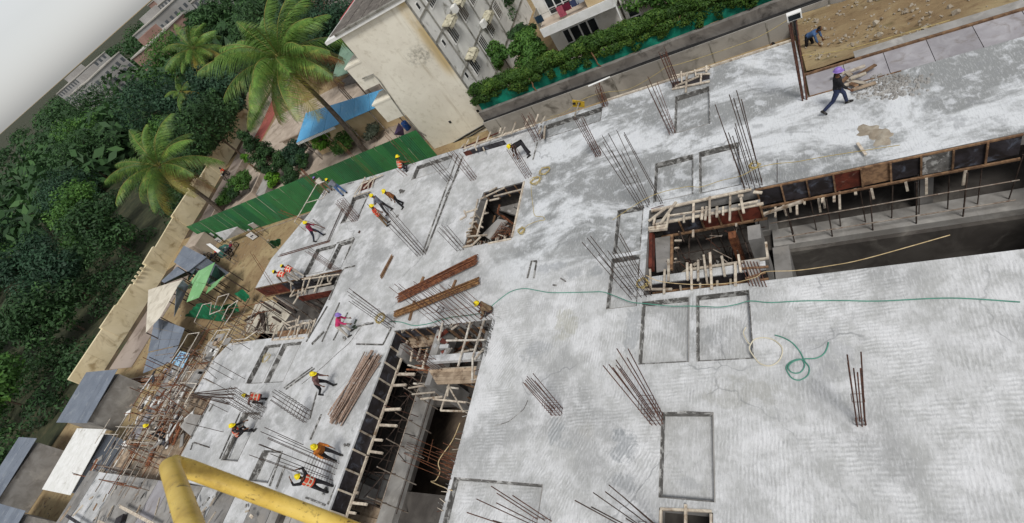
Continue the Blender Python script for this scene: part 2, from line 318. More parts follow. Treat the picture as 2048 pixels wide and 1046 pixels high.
# lower floor seen through the voids, with columns carrying the slab
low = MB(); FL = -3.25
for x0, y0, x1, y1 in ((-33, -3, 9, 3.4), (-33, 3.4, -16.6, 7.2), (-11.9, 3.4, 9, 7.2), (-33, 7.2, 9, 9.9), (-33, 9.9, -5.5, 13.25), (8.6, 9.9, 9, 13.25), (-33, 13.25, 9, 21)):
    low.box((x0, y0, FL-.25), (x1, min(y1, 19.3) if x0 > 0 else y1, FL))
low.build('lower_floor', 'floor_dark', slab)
pit = MB(); pit.box((-34, -6, -6.4), (-8, 22, -6.2)); pit.box((-8, -6, -9.6), (10, 22, -9.4)); pit.box((-8.2, -6, -9.6), (-8.01, 22, -6.41)); pit.build('pit_floor', 'mud', slab)  # right part sunk deeper so that the opening reads black
cur = MB(); cur.box((-17.45, 1.0, FL), (-16.6, 8.2, FL+.35)); cur.build('ramp_kerb_wall', 'conc_pale', slab)
cur = MB(); cur.box((-1.7, 13.15, FL), (8.8, 13.95, FL+.3)); cur.box((-2.25, 13.96, FL), (-1.5, 15.25, FL+.3)); cur.build('pit_kerb_wall', 'conc_pale', slab)
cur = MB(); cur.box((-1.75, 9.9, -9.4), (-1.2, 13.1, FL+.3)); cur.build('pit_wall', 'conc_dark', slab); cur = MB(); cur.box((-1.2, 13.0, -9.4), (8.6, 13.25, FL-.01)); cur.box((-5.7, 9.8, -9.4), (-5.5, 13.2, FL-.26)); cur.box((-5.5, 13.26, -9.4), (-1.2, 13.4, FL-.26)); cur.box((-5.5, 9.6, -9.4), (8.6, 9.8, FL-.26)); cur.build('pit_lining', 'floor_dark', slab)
cur = MB(); cur.box((-20.1, 2.9, FL), (-17.7, 4.0, FL+.03)); cur.build('screed_lit_floor', 'conc_pale', slab)  # paler sheet paints the lit patch of floor under the slab
for x, y in ((-2.0, 12.0), (-6.3, 12.6), (-6.3, 9.0), (-16.9, 8.7), (-11.2, 9.0), (-11.2, 13.2), (-15.2, 13.2), (-17.5, 13.0), (-22.7, 13.0), (-31.2, 14.4), (-27, 14.4), (-30.6, 9.2), (-24, 9.2), (-18.3, 3), (-29, 3), (-11.2, 2.5), (-3, 8.6), (-2, 14.3), (3, 9.2), (3, 14.3), (-8, 20.8), (-17.5, 20.8), (-25, 21.1), (-.3, 20.6), (-30.5, 19), (-1, 2.5), (6, 16)):
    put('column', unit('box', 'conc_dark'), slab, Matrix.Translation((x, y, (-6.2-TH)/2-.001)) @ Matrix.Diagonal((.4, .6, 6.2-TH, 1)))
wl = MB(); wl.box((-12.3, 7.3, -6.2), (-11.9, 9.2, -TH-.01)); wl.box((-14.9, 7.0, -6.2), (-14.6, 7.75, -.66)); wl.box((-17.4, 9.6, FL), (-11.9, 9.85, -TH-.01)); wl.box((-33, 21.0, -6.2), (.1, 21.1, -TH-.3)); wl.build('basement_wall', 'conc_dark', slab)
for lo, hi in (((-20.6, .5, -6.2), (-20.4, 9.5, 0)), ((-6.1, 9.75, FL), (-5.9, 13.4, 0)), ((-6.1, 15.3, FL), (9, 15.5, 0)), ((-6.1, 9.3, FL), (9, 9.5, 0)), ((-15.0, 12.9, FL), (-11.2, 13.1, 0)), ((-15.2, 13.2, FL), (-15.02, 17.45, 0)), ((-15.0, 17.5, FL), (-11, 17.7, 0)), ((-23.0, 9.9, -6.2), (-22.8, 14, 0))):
    wl = MB(); wl.box(lo, (hi[0], hi[1], -TH-.02)); wl.build('light_block_wall', 'floor_dark', slab)  # walls added to cut daylight under the slab and keep the voids dark
# earth bank rising to the far right corner
b = MB(); n, mm = 30, 18; vs = []
for j in range(mm+1):
    for i in range(n+1):
        x = .35+i*.55; v = j/mm; y = 19.38+v*9.6; z = -.3-3.6*v**.9+rnd(-.1, .1)*(.4+v)-.25*math.exp(-((x-3)**2+(y-22)**2)/3); vs.append((x, y, z))
b.add(vs, [(j*(n+1)+i, j*(n+1)+i+1, (j+1)*(n+1)+i+1, (j+1)*(n+1)+i) for j in range(mm) for i in range(n)], 0, True); b.add([(.35, 19.38, -.3), (.35, 28.98, -3.9), (.35, 28.98, -5.2), (.35, 19.38, -5.2)], [(0, 1, 2, 3)]); tag(b.build('earth_bank', 'soil'), kind='structure')
b = MB(); rg = random.Random(4)
for i in range(1500):
    if i < 900: p = Vector((rg.uniform(-62, -33), rg.uniform(-10, 27), -4.99))
    else: x, y = rg.uniform(.5, 14), rg.uniform(20, 28.8); v = (y-19.5)/9.5; p = Vector((x, y, -.33-3.6*v**.9))
    r = rg.uniform(.02, .07)*(1 if rg.random() < .93 else 2.5); b.tube([p+Vector((0, 0, -.02)), p+Vector((rg.uniform(-.1, .1), rg.uniform(-.1, .1), r*.7))], [r, r*.45], 5, 0, True, False)
tag(b.build('loose_stones', 'mud_pale'), kind='stuff')
# ---------------------------------------------------------------- starter bars standing out of the slab
def cage(label, bt, tp, n=8, w=.5, d=.22, ties=3, mat='rust_dark', spread=1.25, jit=.25, r=.012, z=0, group='rebar starter cages of the columns', tie_to=.35, name='rebar_cage', even=False):
    base = G(*bt, z); t = tip(base, *tp); L = t-base
    o = thing(name, label, 'rebar', base, group); pts = []
    for i in range(n):
        if even: ox, oy = (i/(n-1)-.5)*w, (d/2 if i % 2 else -d/2)
        else:
            k = i/n*2*(w+d)
            ox, oy = (k-w/2, -d/2) if k < w else (w/2, k-w-d/2) if k < w+d else (w/2-(k-w-d), d/2) if k < 2*w+d else (-w/2, d/2-(k-2*w-d))
        a = base+Vector((ox, oy, -.05)); f = 1-rnd(0, jit)
        e = base+L*f+Vector((ox*spread+rnd(-.05, .05), oy*spread+rnd(-.05, .05), 0)); rod(o, a, e, r, mat); pts.append((a, e))
    for k in range(ties):
        f = .04+tie_to*k/max(ties-1, 1); c = base+L*f; m = MB()
        g = 1+(spread-1)*f; hx, hy = w/2*g+.02, d/2*g+.02
        q = [c+Vector((x, y, 0)) for x, y in ((-hx, -hy), (hx, -hy), (hx, hy), (-hx, hy), (-hx, -hy))]
        for a, e in zip(q, q[1:]): m.tube([a, e], .007, 4)
        m.build('tie_ring', mat, o)
    return o
cage('dark rebar cage at the near end of the long strip above the rebar bundles', ('S2', 715, 1000), ('S2', 335, 580), 8, .55, .2, 3, 'rust_dark', 1.3)
cage('short grey rebar cage at the lower left corner of the stepped stair opening', ('S2', 1015, 960), ('S2', 845, 765), 6, .4, .2, 3, 'rust_dark', 1.1)
cage('slim rebar cage on the strip near the far edge, beside the green fence end', ('S2', 930, 425), ('S2', 775, 255), 6, .35, .2, 2, 'rust_dark', 1.1)
cage('rebar cage with a rusty foot at the upper left corner of the stair opening', ('E8', 475, 1035), ('E8', 130, 600), 6, .3, .2, 4, 'rust', 1.05, tie_to=.5)
cage('rebar cage with a rusty foot at the upper right corner of the stair opening', ('E8', 1240, 1000), ('E8', 950, 520), 6, .3, .2, 5, 'rust', 1.05, tie_to=.6)
cage('bright rusty bars behind the bending worker at the far edge form', ('E8', 1375, 480), ('E8', 1180, 120), 8, .4, .25, 4, 'rust', 1.1, tie_to=.6)
cage('tight rusty rebar column on open slab right of the far edge bay', ('S3', 765, 235), ('Q3', 590, 885), 10, .22, .2, 7, 'rust', 1.3, tie_to=.5)
cage('tall spread rebar cage at the upper left corner of the big right opening', ('S3', 1125, 625), ('S3', 815, 70), 8, .35, .25, 2, 'rust_dark', 1.6)
cage('single pair of long dark bars beside the spread cage at the right opening', ('S3', 1255, 608), ('S3', 945, 40), 2, .06, .04, 0, 'rust_dark', 1.2, .05)
cage('tall thick rebar cage tied with yellow rope, right of the twin sunken bays', ('S4', 570, 475), ('Q4', 350, 745), 10, .55, .25, 2, 'rust_dark', 1.25, .4, .014)
cage('tall bundle of three brown poles standing at the stepped far right corner', ('Q4', 968, 768), ('Q4', 872, 165), 4, .16, .1, 0, 'rust', 1.1, .02, .03)
cage('leaning rusty bars at the left of the far small sunken bay', ('Q3', 1338, 1030), ('Q3', 1130, 545), 6, .2, .2, 5, 'rust', 1.5, tie_to=.3)
cage('thick rusty cage at the far edge beside the battened gap', ('Q3', 1366, 665), ('Q3', 1250, 370), 8, .25, .2, 6, 'rust', 1.0, tie_to=.8)
cage('thick rusty cage at the far edge below the white tube lamp', ('Q3', 818, 820), ('Q3', 745, 640), 8, .25, .2, 6, 'rust', 1.0, tie_to=.9)
cage('wide fan of long bars at the lower left corner of the big right opening', ('U3', 1095, 300), ('S3', 745, 815), 11, .7, .3, 3, 'rust_dark', 1.5, .4)
cage('tall dark rebar cage at the corner of the nearest full sunken bay', ('V3', 1220, 250), ('U3', 860, 735), 10, .3, .3, 5, 'rust', 1.7, .3, .014, tie_to=.25)
cage('short rebar cage alone in the middle of the near slab', ('V3', 445, 190), ('U3', 180, 915), 8, .35, .22, 5, 'rust', 1.1, .2, tie_to=.25)
cage('rebar fan at the bottom edge, left of the small square opening', ('', 1302, 1062), ('', 1186, 982), 7, .5, .3, 1, 'rust_dark', 1.7, .35, .014)
cage('rebar fan at the bottom edge inside the near left sunken bay', ('', 1085, 1056), ('', 958, 998), 8, .5, .4, 1, 'rust', 1.7, .35, .014)
cage('rusty rebar cage at the right edge of the near slab', ('', 1722, 848), ('', 1703, 692), 6, .16, .12, 2, 'rust', 1.5, .4, .014)
cage('rebar cage holding a yellow rope coil at the upper left corner of the ramp void', ('U2', 485, 545), ('U2', 110, 280), 7, .35, .3, 3, 'rust_dark', 1.3, .25)
cage('dense rusty cage full of tie rings near the far left sunken bay', ('D3', 690, 670), ('D3', 480, 430), 10, .5, .35, 12, 'rust', 1.0, .05, tie_to=.9)
cage('tall bars with yellow ties at the right end of the left bay', ('D4', 1000, 240), ('D4', 640, -10), 6, .2, .2, 3, 'rust', 1.1, .15, tie_to=.6)
cage('dense ladder of bars right of the crouching worker on the near left wing', ('V1', 1145, 225), ('V1', 870, 45), 8, .25, .5, 8, 'rust_dark', 1.0, .1, tie_to=.6)
cage('dense ladder of bars left of the crouching worker on the near left wing', ('V1', 780, 200), ('V1', 510, 30), 10, .5, .55, 9, 'rust_dark', 1.0, .1, tie_to=.7)
cage('long bars lying low beside the two workers at the ramp void edge', ('V1', 1340, 660), ('V1', 740, 420), 10, .3, .75, 9, 'rust_dark', 1.1, .4, tie_to=.3)
cage('pair of thin rusty bars at the far edge in front of the green fence', ('E5', 985, 905), ('E5', 585, 520), 3, .15, .1, 0, 'rust_bright', 1.2, .1)
cage('pair of rusty bars near the crouching worker at the far edge', ('E5', 1410, 770), ('E5', 1090, 450), 3, .2, .1, 0, 'rust_bright', 1.2, .1)
cage('brown paired bars at the far left corner of the slab', ('D3', 310, 370), ('D3', 0, 50), 4, .25, .12, 0, 'rust_bright', 1.0, .03, .02)
cage('thin bars standing at the left slab edge above the bay formwork', ('D3', 300, 790), ('D3', 145, 655), 2, .05, .05, 0, 'rust_dark', 1.1, .1)
cage('thin bars in front of the fence near the white notice sheets', ('S1', 1275, 800), ('S1', 900, 650), 3, .3, .1, 0, 'rust_bright', 1.1, .1)
cage('two long thin bars over the yard at the left formwork bay', ('D4', 330, 440), ('D4', 60, 20), 2, .2, .05, 0, 'rust_bright', 1.0, .1)
cage('short thin pin near the big right opening', ('S4', 752, 445), ('S4', 742, 275), 1, .01, .01, 0, 'rust_dark', 1, 0)
cage('short pins on the far slab edge left of the sunken corner bay', ('S2', 590, 390), ('S2', 520, 330), 3, .3, .1, 0, 'rust_bright', 1, .1)
# rows of wall bars along the far edge of the ramp void
def wallrow(label, pts, h, n, mat='rust', lean=(-.12, .05)):
    a, e = Vector(pts[0]), Vector(pts[1]); o = thing('wall_rebar', label, 'rebar', (a+e)/2, 'rows of wall starter bars')
    for i in range(n):
        for s in (-.09, .09):
            p = a.lerp(e, (i+.5+rnd(-.2, .2))/n)+Vector((0, s, -.1)); k = h*rnd(.65, 1)
            rod(o, p, p+Vector((lean[0]*k+rnd(-.1, .1), lean[1]*k+rnd(-.1, .1), k)), .011, mat)
    for k in range(2):
        z = .25+k*.5; rod(o, a+Vector((lean[0]*z, .1, z)), e+Vector((lean[0]*z, .1, z)), .008, mat)
wallrow('row of wall bars along the far edge of the ramp void below the rebar bundles', ((-14.6, 9.47, 0), (-11.55, 9.5, 0)), 3.2, 12)
wallrow('stubby row of wall bars along the right edge of the ramp void', ((-11.55, 9.2, 0), (-11.6, 7.8, 0)), .45, 16, 'shutter', (.1, 0))
wallrow('leaning wall bars by the concrete stub inside the ramp void', ((-14.9, 7.75, -.7), (-14.0, 7.7, -.7)), 2.4, 5, 'rust', (-.1, .05))
wallrow('rusty bars lying across the ramp void from its right edge', ((-11.9, 4.3, -.2), (-11.85, 3.55, -.2)), .6, 5, 'rust_bright', (-.8, 0))
def mat_of_bars(label, pairs, r=.012, mat='rust_bright', group=None, cat='rebar', name='loose_bars'):
    o = thing(name, label, cat, pairs[0][0], group)
    for a, e in pairs: rod(o, a, e, r, mat)
    return o
mat_of_bars('bundle of rusty bars sagging across the ramp void to the kerb wall', [(Vector((-11.9+rnd(-.05,.05), 3.3+i*.13, -.35)), Vector((-17.0, 4.6+i*.16+rnd(-.1,.1), FL+.45))) for i in range(7)])
mat_of_bars('bars running along the lower stair inside the stepped opening', [(G('E4', 620+i*20, 520+i*8, -1.2), G('E4', 780+i*16, 640+i*6, -1.3)) for i in range(6)])
mat_of_bars('mesh of brown bars fanned over the stair flight in the stepped opening', [(G('E4', 560+i*26, 860-i*4, -1.), G('E4', 700+i*14, 640+i*12, -.9)) for i in range(9)]+[(G('E4', 560+i*40, 840-i*50, -.95), G('E4', 830, 800-i*25, -.95)) for i in range(6)])
# dark pins over the left wing
PINS = ['longest dark bar over the pale panels of the left wing','dark bar at the far corner of the left wing','dark bar crossing the white panels, second from the left','dark bar beside the white hoop frame','short dark bar under the white hoop frame','dark bar by the near row of boards on the left wing','thin grey bar lying across the sunken strip of the left wing','low dark bar near the yellow rail','dark bar ending at the double sunken bays','dark bar behind the worker in the orange patterned vest','dark bar over the middle of the left wing']
for i, (b_, t_) in enumerate(((('D6', 960, 780), ('D6', 520, 540)), (('D6', 1180, 385), ('D6', 880, 200)), (('D6', 740, 770), ('D6', 400, 460)), (('D6', 945, 400), ('D6', 690, 250)), (('D6', 780, 420), ('D6', 570, 310)),
        (('D7', 890, 290), ('D7', 520, 110)), (('D7', 830, 550), ('D7', 340, 430)), (('D7', 650, 755), ('D7', 450, 680)), (('D6', 1110, 770), ('D6', 700, 540)), (('V1', 1110, 440), ('V1', 810, 305)), (('D6', 900, 930), ('D6', 590, 760)))):
    base = G(*b_); o = thing('rebar_pin', PINS[i], 'rebar', base, 'single dark bars on the left wing')
    rod(o, base, tip(base, *t_), .014, 'rust_dark')
# ---------------------------------------------------------------- bundles lying on the slab
def bundle(label, a, e, n, w, h, mat, r=.014, name='rebar_bundle', group='bundles of long bars on timber', part='rebar', jl=.25, z0=.13):
    a, e = Vector(a), Vector(e); d = (e-a).normalized(); s = Vector((-d.y, d.x, 0)); o = thing(name, label, 'rebar', (a+e)/2*1., group)
    o['_w'] = list((a+e)/2); o.location = (a+e)/2
    for i in range(n):
        u = rnd(-1, 1); v = rnd(0, 1)*(1-u*u)**.5
        p = s*(u*w/2)+Vector((0, 0, z0+v*h)); tw = s*rnd(-1, 1)*(.03 if name != 'pipe_heap' else .16)
        rod(o, a+p-d*rnd(0, jl)+tw, e+p+d*rnd(0, jl)-tw, r*rnd(.9, 1.1), mat, part)
    return o
b1 = bundle('long bundle of dark red rusty bars, upper of the two on the slab', G('U2', 570, 335), G('U2', 1130, 60), 60, .5, .2, 'rust_bright')
b2 = bundle('long bundle of tan rusty bars, lower of the two on the slab', G('U2', 540, 465), G('U2', 1140, 225), 50, .42, .15, 'rust_tan')
for i, (p, q, l) in enumerate((((725, 170), (700, 225), 'left upper bearer'), ((655, 355), (615, 505), 'left'), ((975, 195), (945, 265), 'right'))):
    o = thing('timber_bearer', ['brown timber end sticking out above the upper rebar bundle', 'brown timber block under the left end of the lower rebar bundle', 'tan timber block between the two rebar bundles'][i], 'timber', G('U2', *p), 'timbers under the rebar bundles')
    beam(o, G('U2', *p, .05), G('U2', *q, .05), .1, .09, 'batten_brown', 'timber')
bundle('heap of rusty scaffold tubes lying beside the ramp void', G('U2', 90, 1230), G('U2', 320, 840), 44, 1.1, .34, 'pile_pipe', .027, 'pipe_heap', None, 'scaffold_tube', .55, .03)
bundle('small handful of short brown sticks lying on the far slab', G('U2', 410, 165), G('U2', 480, 30), 9, .25, .12, 'batten_brown', .022, 'stick_pile', None, 'stick', .2, .02)
bundle('sheaf of long dark bars laid across the left wing edge', G('D7', 430, 70), G('D7', 950, 20), 6, .35, .05, 'rust_dark', .014, 'rebar_bundle', None, 'rebar', .3, .02)
bundle('sheaf of dark bars fanned towards the crouching worker', G('D7', 430, 70), G('D7', 960, 95), 5, .25, .05, 'rust_dark', .014, 'rebar_bundle', None, 'rebar', .3, .05)
bundle('thin bars laid across the slab toward the left wing middle', G('D7', 440, 75), G('D7', 900, 185), 4, .15, .04, 'rust_dark', .014, 'rebar_bundle', None, 'rebar', .2, .02)
bundle('loose bars lying on the slab beside the worker in maroon', G('S1', 945, 1010), G('S1', 1300, 905), 7, .35, .04, 'rust', .013, 'rebar_bundle', None, 'rebar', .35, .02)
bundle('loose dark bars lying at the far left sunken bay', G('D3', 520, 560), G('D3', 370, 890), 5, .3, .04, 'rust_dark', .013, 'rebar_bundle', None, 'rebar', .4, .02)
# ---------------------------------------------------------------- formwork in and round the voids
def battens(o, t, rows, z=.08, w=.07, h=.05, mat='batten', name='batten'):
    for r in rows:
        dz = r[4] if len(r) > 4 else 0; beam(o, G(t, r[0], r[1], z+dz), G(t, r[2], r[3], z+dz+rnd(-.02, .02)), w*rnd(.85, 1.2), h, mat, name)
# big right opening
f = thing('beam_formwork', 'red and dark plywood box beam form across the far side of the right opening', 'formwork', (-3.5, 12.9, -.9))
for i, (x0, x1, m) in enumerate(((-5.2, -4.45, 'ply_dark'), (-4.42, -3.7, 'ply_dark'), (-3.67, -3.1, 'ply_red'), (-3.07, -2.4, 'ply_red'), (-2.37, -1.72, 'ply_red'))):
    panel(f, [(x0, 12.9, -.28), (x0, 12.9, -.9), (x1, 12.9, -.9), (x1, 12.9, -.28)], .02, m)
for x in (-4.44, -3.69, -3.09, -2.39, -1.71): beam(f, (x, 12.87, -.24), (x, 12.87, -.95), .06, .05, 'batten_brown')
beam(f, (-5.3, 12.86, -.93), (-1.6, 12.86, -.93), .08, .07, 'batten_brown'); beam(f, (-5.3, 12.93, -.22), (-1.6, 12.93, -.22), .1, .05, 'batten')
panel(f, [(-5.3, 12.95, -.25), (-1.7, 12.95, -.25), (-1.7, 13.18, -.25), (-5.3, 13.18, -.25)], .03, 'conc_pale', 'plank')
beam(f, (-5.4, 13.42, .03), (-1.9, 13.46, .03), .1, .06, 'batten', 'edge_plank')
battens(f, 'E1', ((535, 80, 530, 270), (695, 15, 695, 275), (900, -5, 895, 255), (625, 120, 615, 245), (665, 115, 650, 250), (768, 115, 766, 220), (830, 118, 828, 200), (1005, 30, 1035, 180), (290, 190, 262, 330), (440, 205, 438, 275), (530, 350, 530, 418, -.5), (958, 285, 958, 310, -.4)), .07)
battens(f, 'E1', ((360, 68, 200, 290), (270, 120, 85, 262), (150, 215, 135, 300), (85, 330, 270, 300)), .1, .08)
battens(f, 'E1', ((980, 100, 1175, 62), (300, 205, 700, 145)), .02, .06)
beam(f, G('E1', 90, 345, 0), G('E1', 270, 325, 0), .16, .12, 'batten', 'timber')
panel(f, [G('E1', 110, 135, .02), G('E1', 120, 175, -.1), G('E1', 240, 135, -.1), G('E1', 235, 98, .02)], .02, 'ply_red')
o = thing('timber_prop', 'long pale batten slanting down beside the right opening', 'timber', G('S4', 650, 690, -.4)); beam(o, G('S4', 650, 690, -.4), G('S4', 955, 588, .05), .09, .07, 'batten', 'prop')
f = thing('beam_formwork', 'beam form bridged by many pale battens along the near side of the right opening', 'formwork', (-3.5, 10.4, -.5))
panel(f, [(-5.4, 10.15, -.08), (-1.7, 10.15, -.08), (-1.7, 10.45, -.08), (-5.4, 10.45, -.08)], .05, 'slab', 'beam_top')
for i, (x0, x1) in enumerate(((-5.4, -4.5), (-4.48, -3.6), (-3.58, -2.7), (-2.68, -1.7))): panel(f, [(x0, 10.12, -.13), (x0, 10.12, -.55), (x1, 10.12, -.55), (x1, 10.12, -.13)], .02, 'ply_dark')
beam(f, (-4.0, 10.5, -.04), (-1.6, 10.5, -.04), .07, .06, 'batten'); beam(f, (-5.4, 10.08, -.57), (-1.7, 10.08, -.57), .08, .07, 'batten_brown')
battens(f, 'E1', ((470, 675, 475, 850), (510, 690, 516, 945), (580, 648, 580, 857), (635, 598, 672, 890), (698, 572, 716, 940), (815, 608, 846, 812), (980, 595, 1005, 768), (950, 680, 952, 905), (100, 740, 108, 930), (246, 742, 240, 985), (285, 640, 285, 855), (1255, 470, 1275, 640, -.4)), .06)
battens(f, 'E1', ((40, 940, 320, 938), (400, 890, 410, 960, -.4), (600, 880, 600, 935, -.4), (770, 850, 770, 915, -.4), (905, 835, 905, 905, -.4)), .04)
battens(f, 'E1', [(1000+i*33, 655+i*2, 1095+i*33, 905+i*2) for i in range(6)], .04, .025, .025, 'rust', 'rebar')
panel(f, [G('E1', 1040, 650, 0), G('E1', 1100, 890, 0), G('E1', 1200, 880, 0), G('E1', 1190, 640, 0)], .02, 'conc_pale', 'plank')
beam(f, G('E1', 1000, 735, .02), G('E1', 1280, 715, .02), .06, .05, 'batten_brown'); beam(f, G('E1', 1050, 835, .02), G('E1', 1250, 770, .02), .06, .05, 'batten_brown')
f = thing('shutter_panel', 'grey plywood soffit panel with a brown timber edge inside the right opening', 'formwork', (-4.9, 11.3, -.75))
panel(f, [G('E1', 150, 430, -.7), G('E1', 165, 770, -.7), G('E1', 295, 745, -.7), G('E1', 300, 405, -.7)], .03, 'conc_dark')
beam(f, G('E1', 320, 400, -.66), G('E1', 315, 745, -.66), .09, .09, 'batten_brown'); beam(f, G('E1', 120, 380, -.3), G('E1', 115, 740, -.3), .12, .3, 'ply_red', 'side_board')
battens(f, 'E1', ((345, 455, 415, 455), (345, 530, 388, 528), (345, 638, 365, 636)), -.9, .06)
f = thing('edge_formwork', 'dark plywood edge form with brown studs along the far right side of the opening', 'formwork', (0, 13.4, -.9))
for i in range(9):
    x0 = -1.75+i*.75; panel(f, [(x0, 13.45, -.1), (x0, 13.45, -.88), (x0+.73, 13.45, -.88+rnd(-.05, .08)), (x0+.73, 13.45, -.1)], .02, ['ply_dark', 'ply_dark', 'ply_dark', 'ply_red', 'batten_brown', 'ply_dark', 'shutter', 'ply_dark', 'ply_dark'][i])
    beam(f, (x0, 13.41, -.05), (x0, 13.41, -.95), .05, .06, 'batten_brown')
beam(f, (-1.8, 13.38, -.93), (5, 13.38, -.93), .06, .07, 'batten_brown'); beam(f, (-1.8, 13.46, -.05), (5, 13.46, -.05), .05, .06, 'batten_brown')
battens(f, 'S4', ((740, 620, 740, 715), (905, 600, 908, 695), (965, 570, 965, 615), (1103, 545, 1103, 600), (1195, 525, 1195, 595), (1235, 515, 1240, 655), (1358, 495, 1362, 540)), -1., .07)
for i, (q, z) in enumerate((((570, 520, 635, 525), .05), ((450, 550, 490, 545), .05))): beam(f, G('S4', q[0], q[1], z), G('S4', q[2], q[3], z), .1, .05, 'batten', 'plank')
# scaffold pipes under the right opening
s = thing('prop_scaffold', 'pipe scaffold props standing in the dark right opening', 'scaffold', (0, 12, FL))
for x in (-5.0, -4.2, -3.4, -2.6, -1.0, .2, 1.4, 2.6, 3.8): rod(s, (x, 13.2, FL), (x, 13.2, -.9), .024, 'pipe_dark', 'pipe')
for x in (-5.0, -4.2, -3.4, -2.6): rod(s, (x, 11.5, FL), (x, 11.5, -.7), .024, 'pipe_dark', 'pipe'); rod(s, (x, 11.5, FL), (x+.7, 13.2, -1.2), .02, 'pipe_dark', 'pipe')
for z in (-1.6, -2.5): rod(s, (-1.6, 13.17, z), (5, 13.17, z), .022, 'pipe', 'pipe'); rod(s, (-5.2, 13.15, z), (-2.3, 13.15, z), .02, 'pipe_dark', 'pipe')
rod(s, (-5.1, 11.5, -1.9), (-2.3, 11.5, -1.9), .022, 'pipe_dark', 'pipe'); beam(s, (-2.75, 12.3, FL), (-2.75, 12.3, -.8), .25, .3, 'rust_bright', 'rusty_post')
# far small battened gap
f = thing('gap_cover', 'loose battens laid over a dark gap at the far edge', 'formwork', G('Q4', 110, 610))
panel(f, [G('Q4', -60, 690, .01), G('Q4', 230, 610, .01), G('Q4', 230, 570, .01), G('Q4', -60, 640, .01)], .01, 'ply_dark')  # dark sheet stands in for the darkness of the gap
battens(f, 'Q4', ((10, 555, 15, 640), (55, 560, 45, 715), (115, 540, 125, 590), (205, 510, 205, 555), (165, 570, 160, 650)), .12)
battens(f, 'Q4', ((-60, 690, 230, 630), (-60, 590, 230, 530), (-40, 670, 150, 590), (120, 578, 230, 572)), .06, .08)
# far edge form behind the bending worker
f = thing('edge_formwork', 'far edge form with crossed pale battens near the cream building corner', 'formwork', G('E8', 700, 500))
for i in range(6):
    a, e = G('E8', 330+i*95, 640-i*28, .3), G('E8', 330+i*95+90, 640-i*28-27, .3); lo = Vector((0, 0, -.32))
    panel(f, [a+Vector((0, -.12, 0)), a+lo+Vector((0, -.12, 0)), e+lo+Vector((0, -.12, 0)), e+Vector((0, -.12, 0))], .03, 'ply_red' if i == 0 else 'ply_dark')
beam(f, G('E8', 330, 610, .32), G('E8', 1330, 270, .32), .08, .06, 'batten'); beam(f, G('E8', 300, 600, .2), G('E8', 830, 380, .2), .06, .05, 'ply_red'); beam(f, G('E8', 850, 420, .25), G('E8', 1330, 280, .25), .14, .04, 'batten')
battens(f, 'E8', ((280, 610, 340, 540), (345, 590, 400, 485), (490, 590, 540, 430), (650, 510, 705, 375), (830, 390, 850, 320), (865, 410, 910, 310), (995, 405, 1055, 240), (1190, 300, 1220, 190), (1325, 265, 1370, 130), (1410, 260, 1470, 155), (1380, 400, 1410, 320), (1450, 470, 1465, 290), (600, 590, 620, 640), (480, 560, 510, 630)), .38)
f = thing('edge_formwork', 'small box form with leaning sticks at the far edge above the group of workers', 'formwork', G('D3', 800, 260))
panel(f, [G('D3', 720, 330, .02), G('D3', 880, 270, .02), G('D3', 930, 170, .02), G('D3', 760, 240, .02)], .02, 'ply_red')
battens(f, 'D3', ((670, 360, 745, 250), (725, 350, 800, 150), (835, 290, 865, 150), (880, 270, 925, 130), (690, 375, 865, 325), (750, 240, 1020, 120), (660, 390, 700, 370), (760, 215, 940, 150), (780, 290, 880, 190)), .14)
# the long rail of the far edge
f = thing('edge_board', 'long pale board along the far edge of the slab', 'formwork', (-4, 21.3, 0))
beam(f, (-8.0, 21.36, .02), (.1, 21.18, .02), .05, .12, 'batten', 'board')
# stepped stair opening
f = thing('stair_formwork', 'brown formwork frame with ragged battens round the stepped stair opening', 'formwork', (-13, 15, -.6))
for i in range(5):
    y0 = 13.7+i*.66; panel(f, [(-14.42, y0, -.05), (-14.42, y0, -.6), (-14.42, y0+.64, -.6), (-14.42, y0+.64, -.05)][::-1], .02, 'batten_brown'); beam(f, (-14.38, y0, 0), (-14.38, y0, -.65), .06, .06, 'batten')
for i in range(4):
    x0 = -14.2+i*.6; panel(f, [(x0, 17.05, -.05), (x0, 17.05, -.55), (x0+.58, 17.05, -.55), (x0+.58, 17.05, -.05)], .02, 'ply_dark'); beam(f, (x0, 17.0, 0), (x0, 17.0, -.6), .05, .05, 'batten_brown')
battens(f, 'E4', ((265, 820, 520, 800), (430, 360, 735, 215), (405, 360, 325, 720), (520, 370, 395, 800), (600, 325, 960, 235), (550, 375, 665, 350), (540, 265, 640, 215)), .06, .07)
battens(f, 'E4', ((260, 520, 400, 480), (310, 590, 385, 570), (300, 660, 395, 630), (285, 730, 350, 700), (260, 770, 330, 745), (265, 800, 310, 790), (275, 890, 330, 860), (220, 950, 330, 930), (330, 930, 440, 820), (240, 935, 300, 930), (480, 540, 535, 525, -.5), (435, 690, 470, 710, -.5), (185, 610, 260, 570), (235, 500, 260, 560)), .05, .07)
beam(f, (-11.72, 13.6, .03), (-11.84, 17.05, .03), .07, .08, 'batten', 'edge_board')
beam(f, (-13.0, 13.52, .03), (-11.75, 13.5, .03), .06, .06, 'batten', 'edge_board')
fl = thing('stair_flight', 'raw concrete stair flight and landing inside the stepped opening', 'stair', (-13, 15, FL))
mbb = MB()
for i in range(8):
    u = i/8; mbb.box((-14.2+u*2.2, 14.0+u*1.6, -2.6+u*1.7), (-13.6+u*2.2, 15.0+u*1.6, -2.4+u*1.7))
mbb.build('steps', 'conc_dark', fl); panel(fl, [G('E4', 640, 480, -1.6), G('E4', 880, 560, -1.6), G('E4', 910, 400, -1.6), G('E4', 660, 400, -1.6)], .15, 'conc_pale', 'landing')
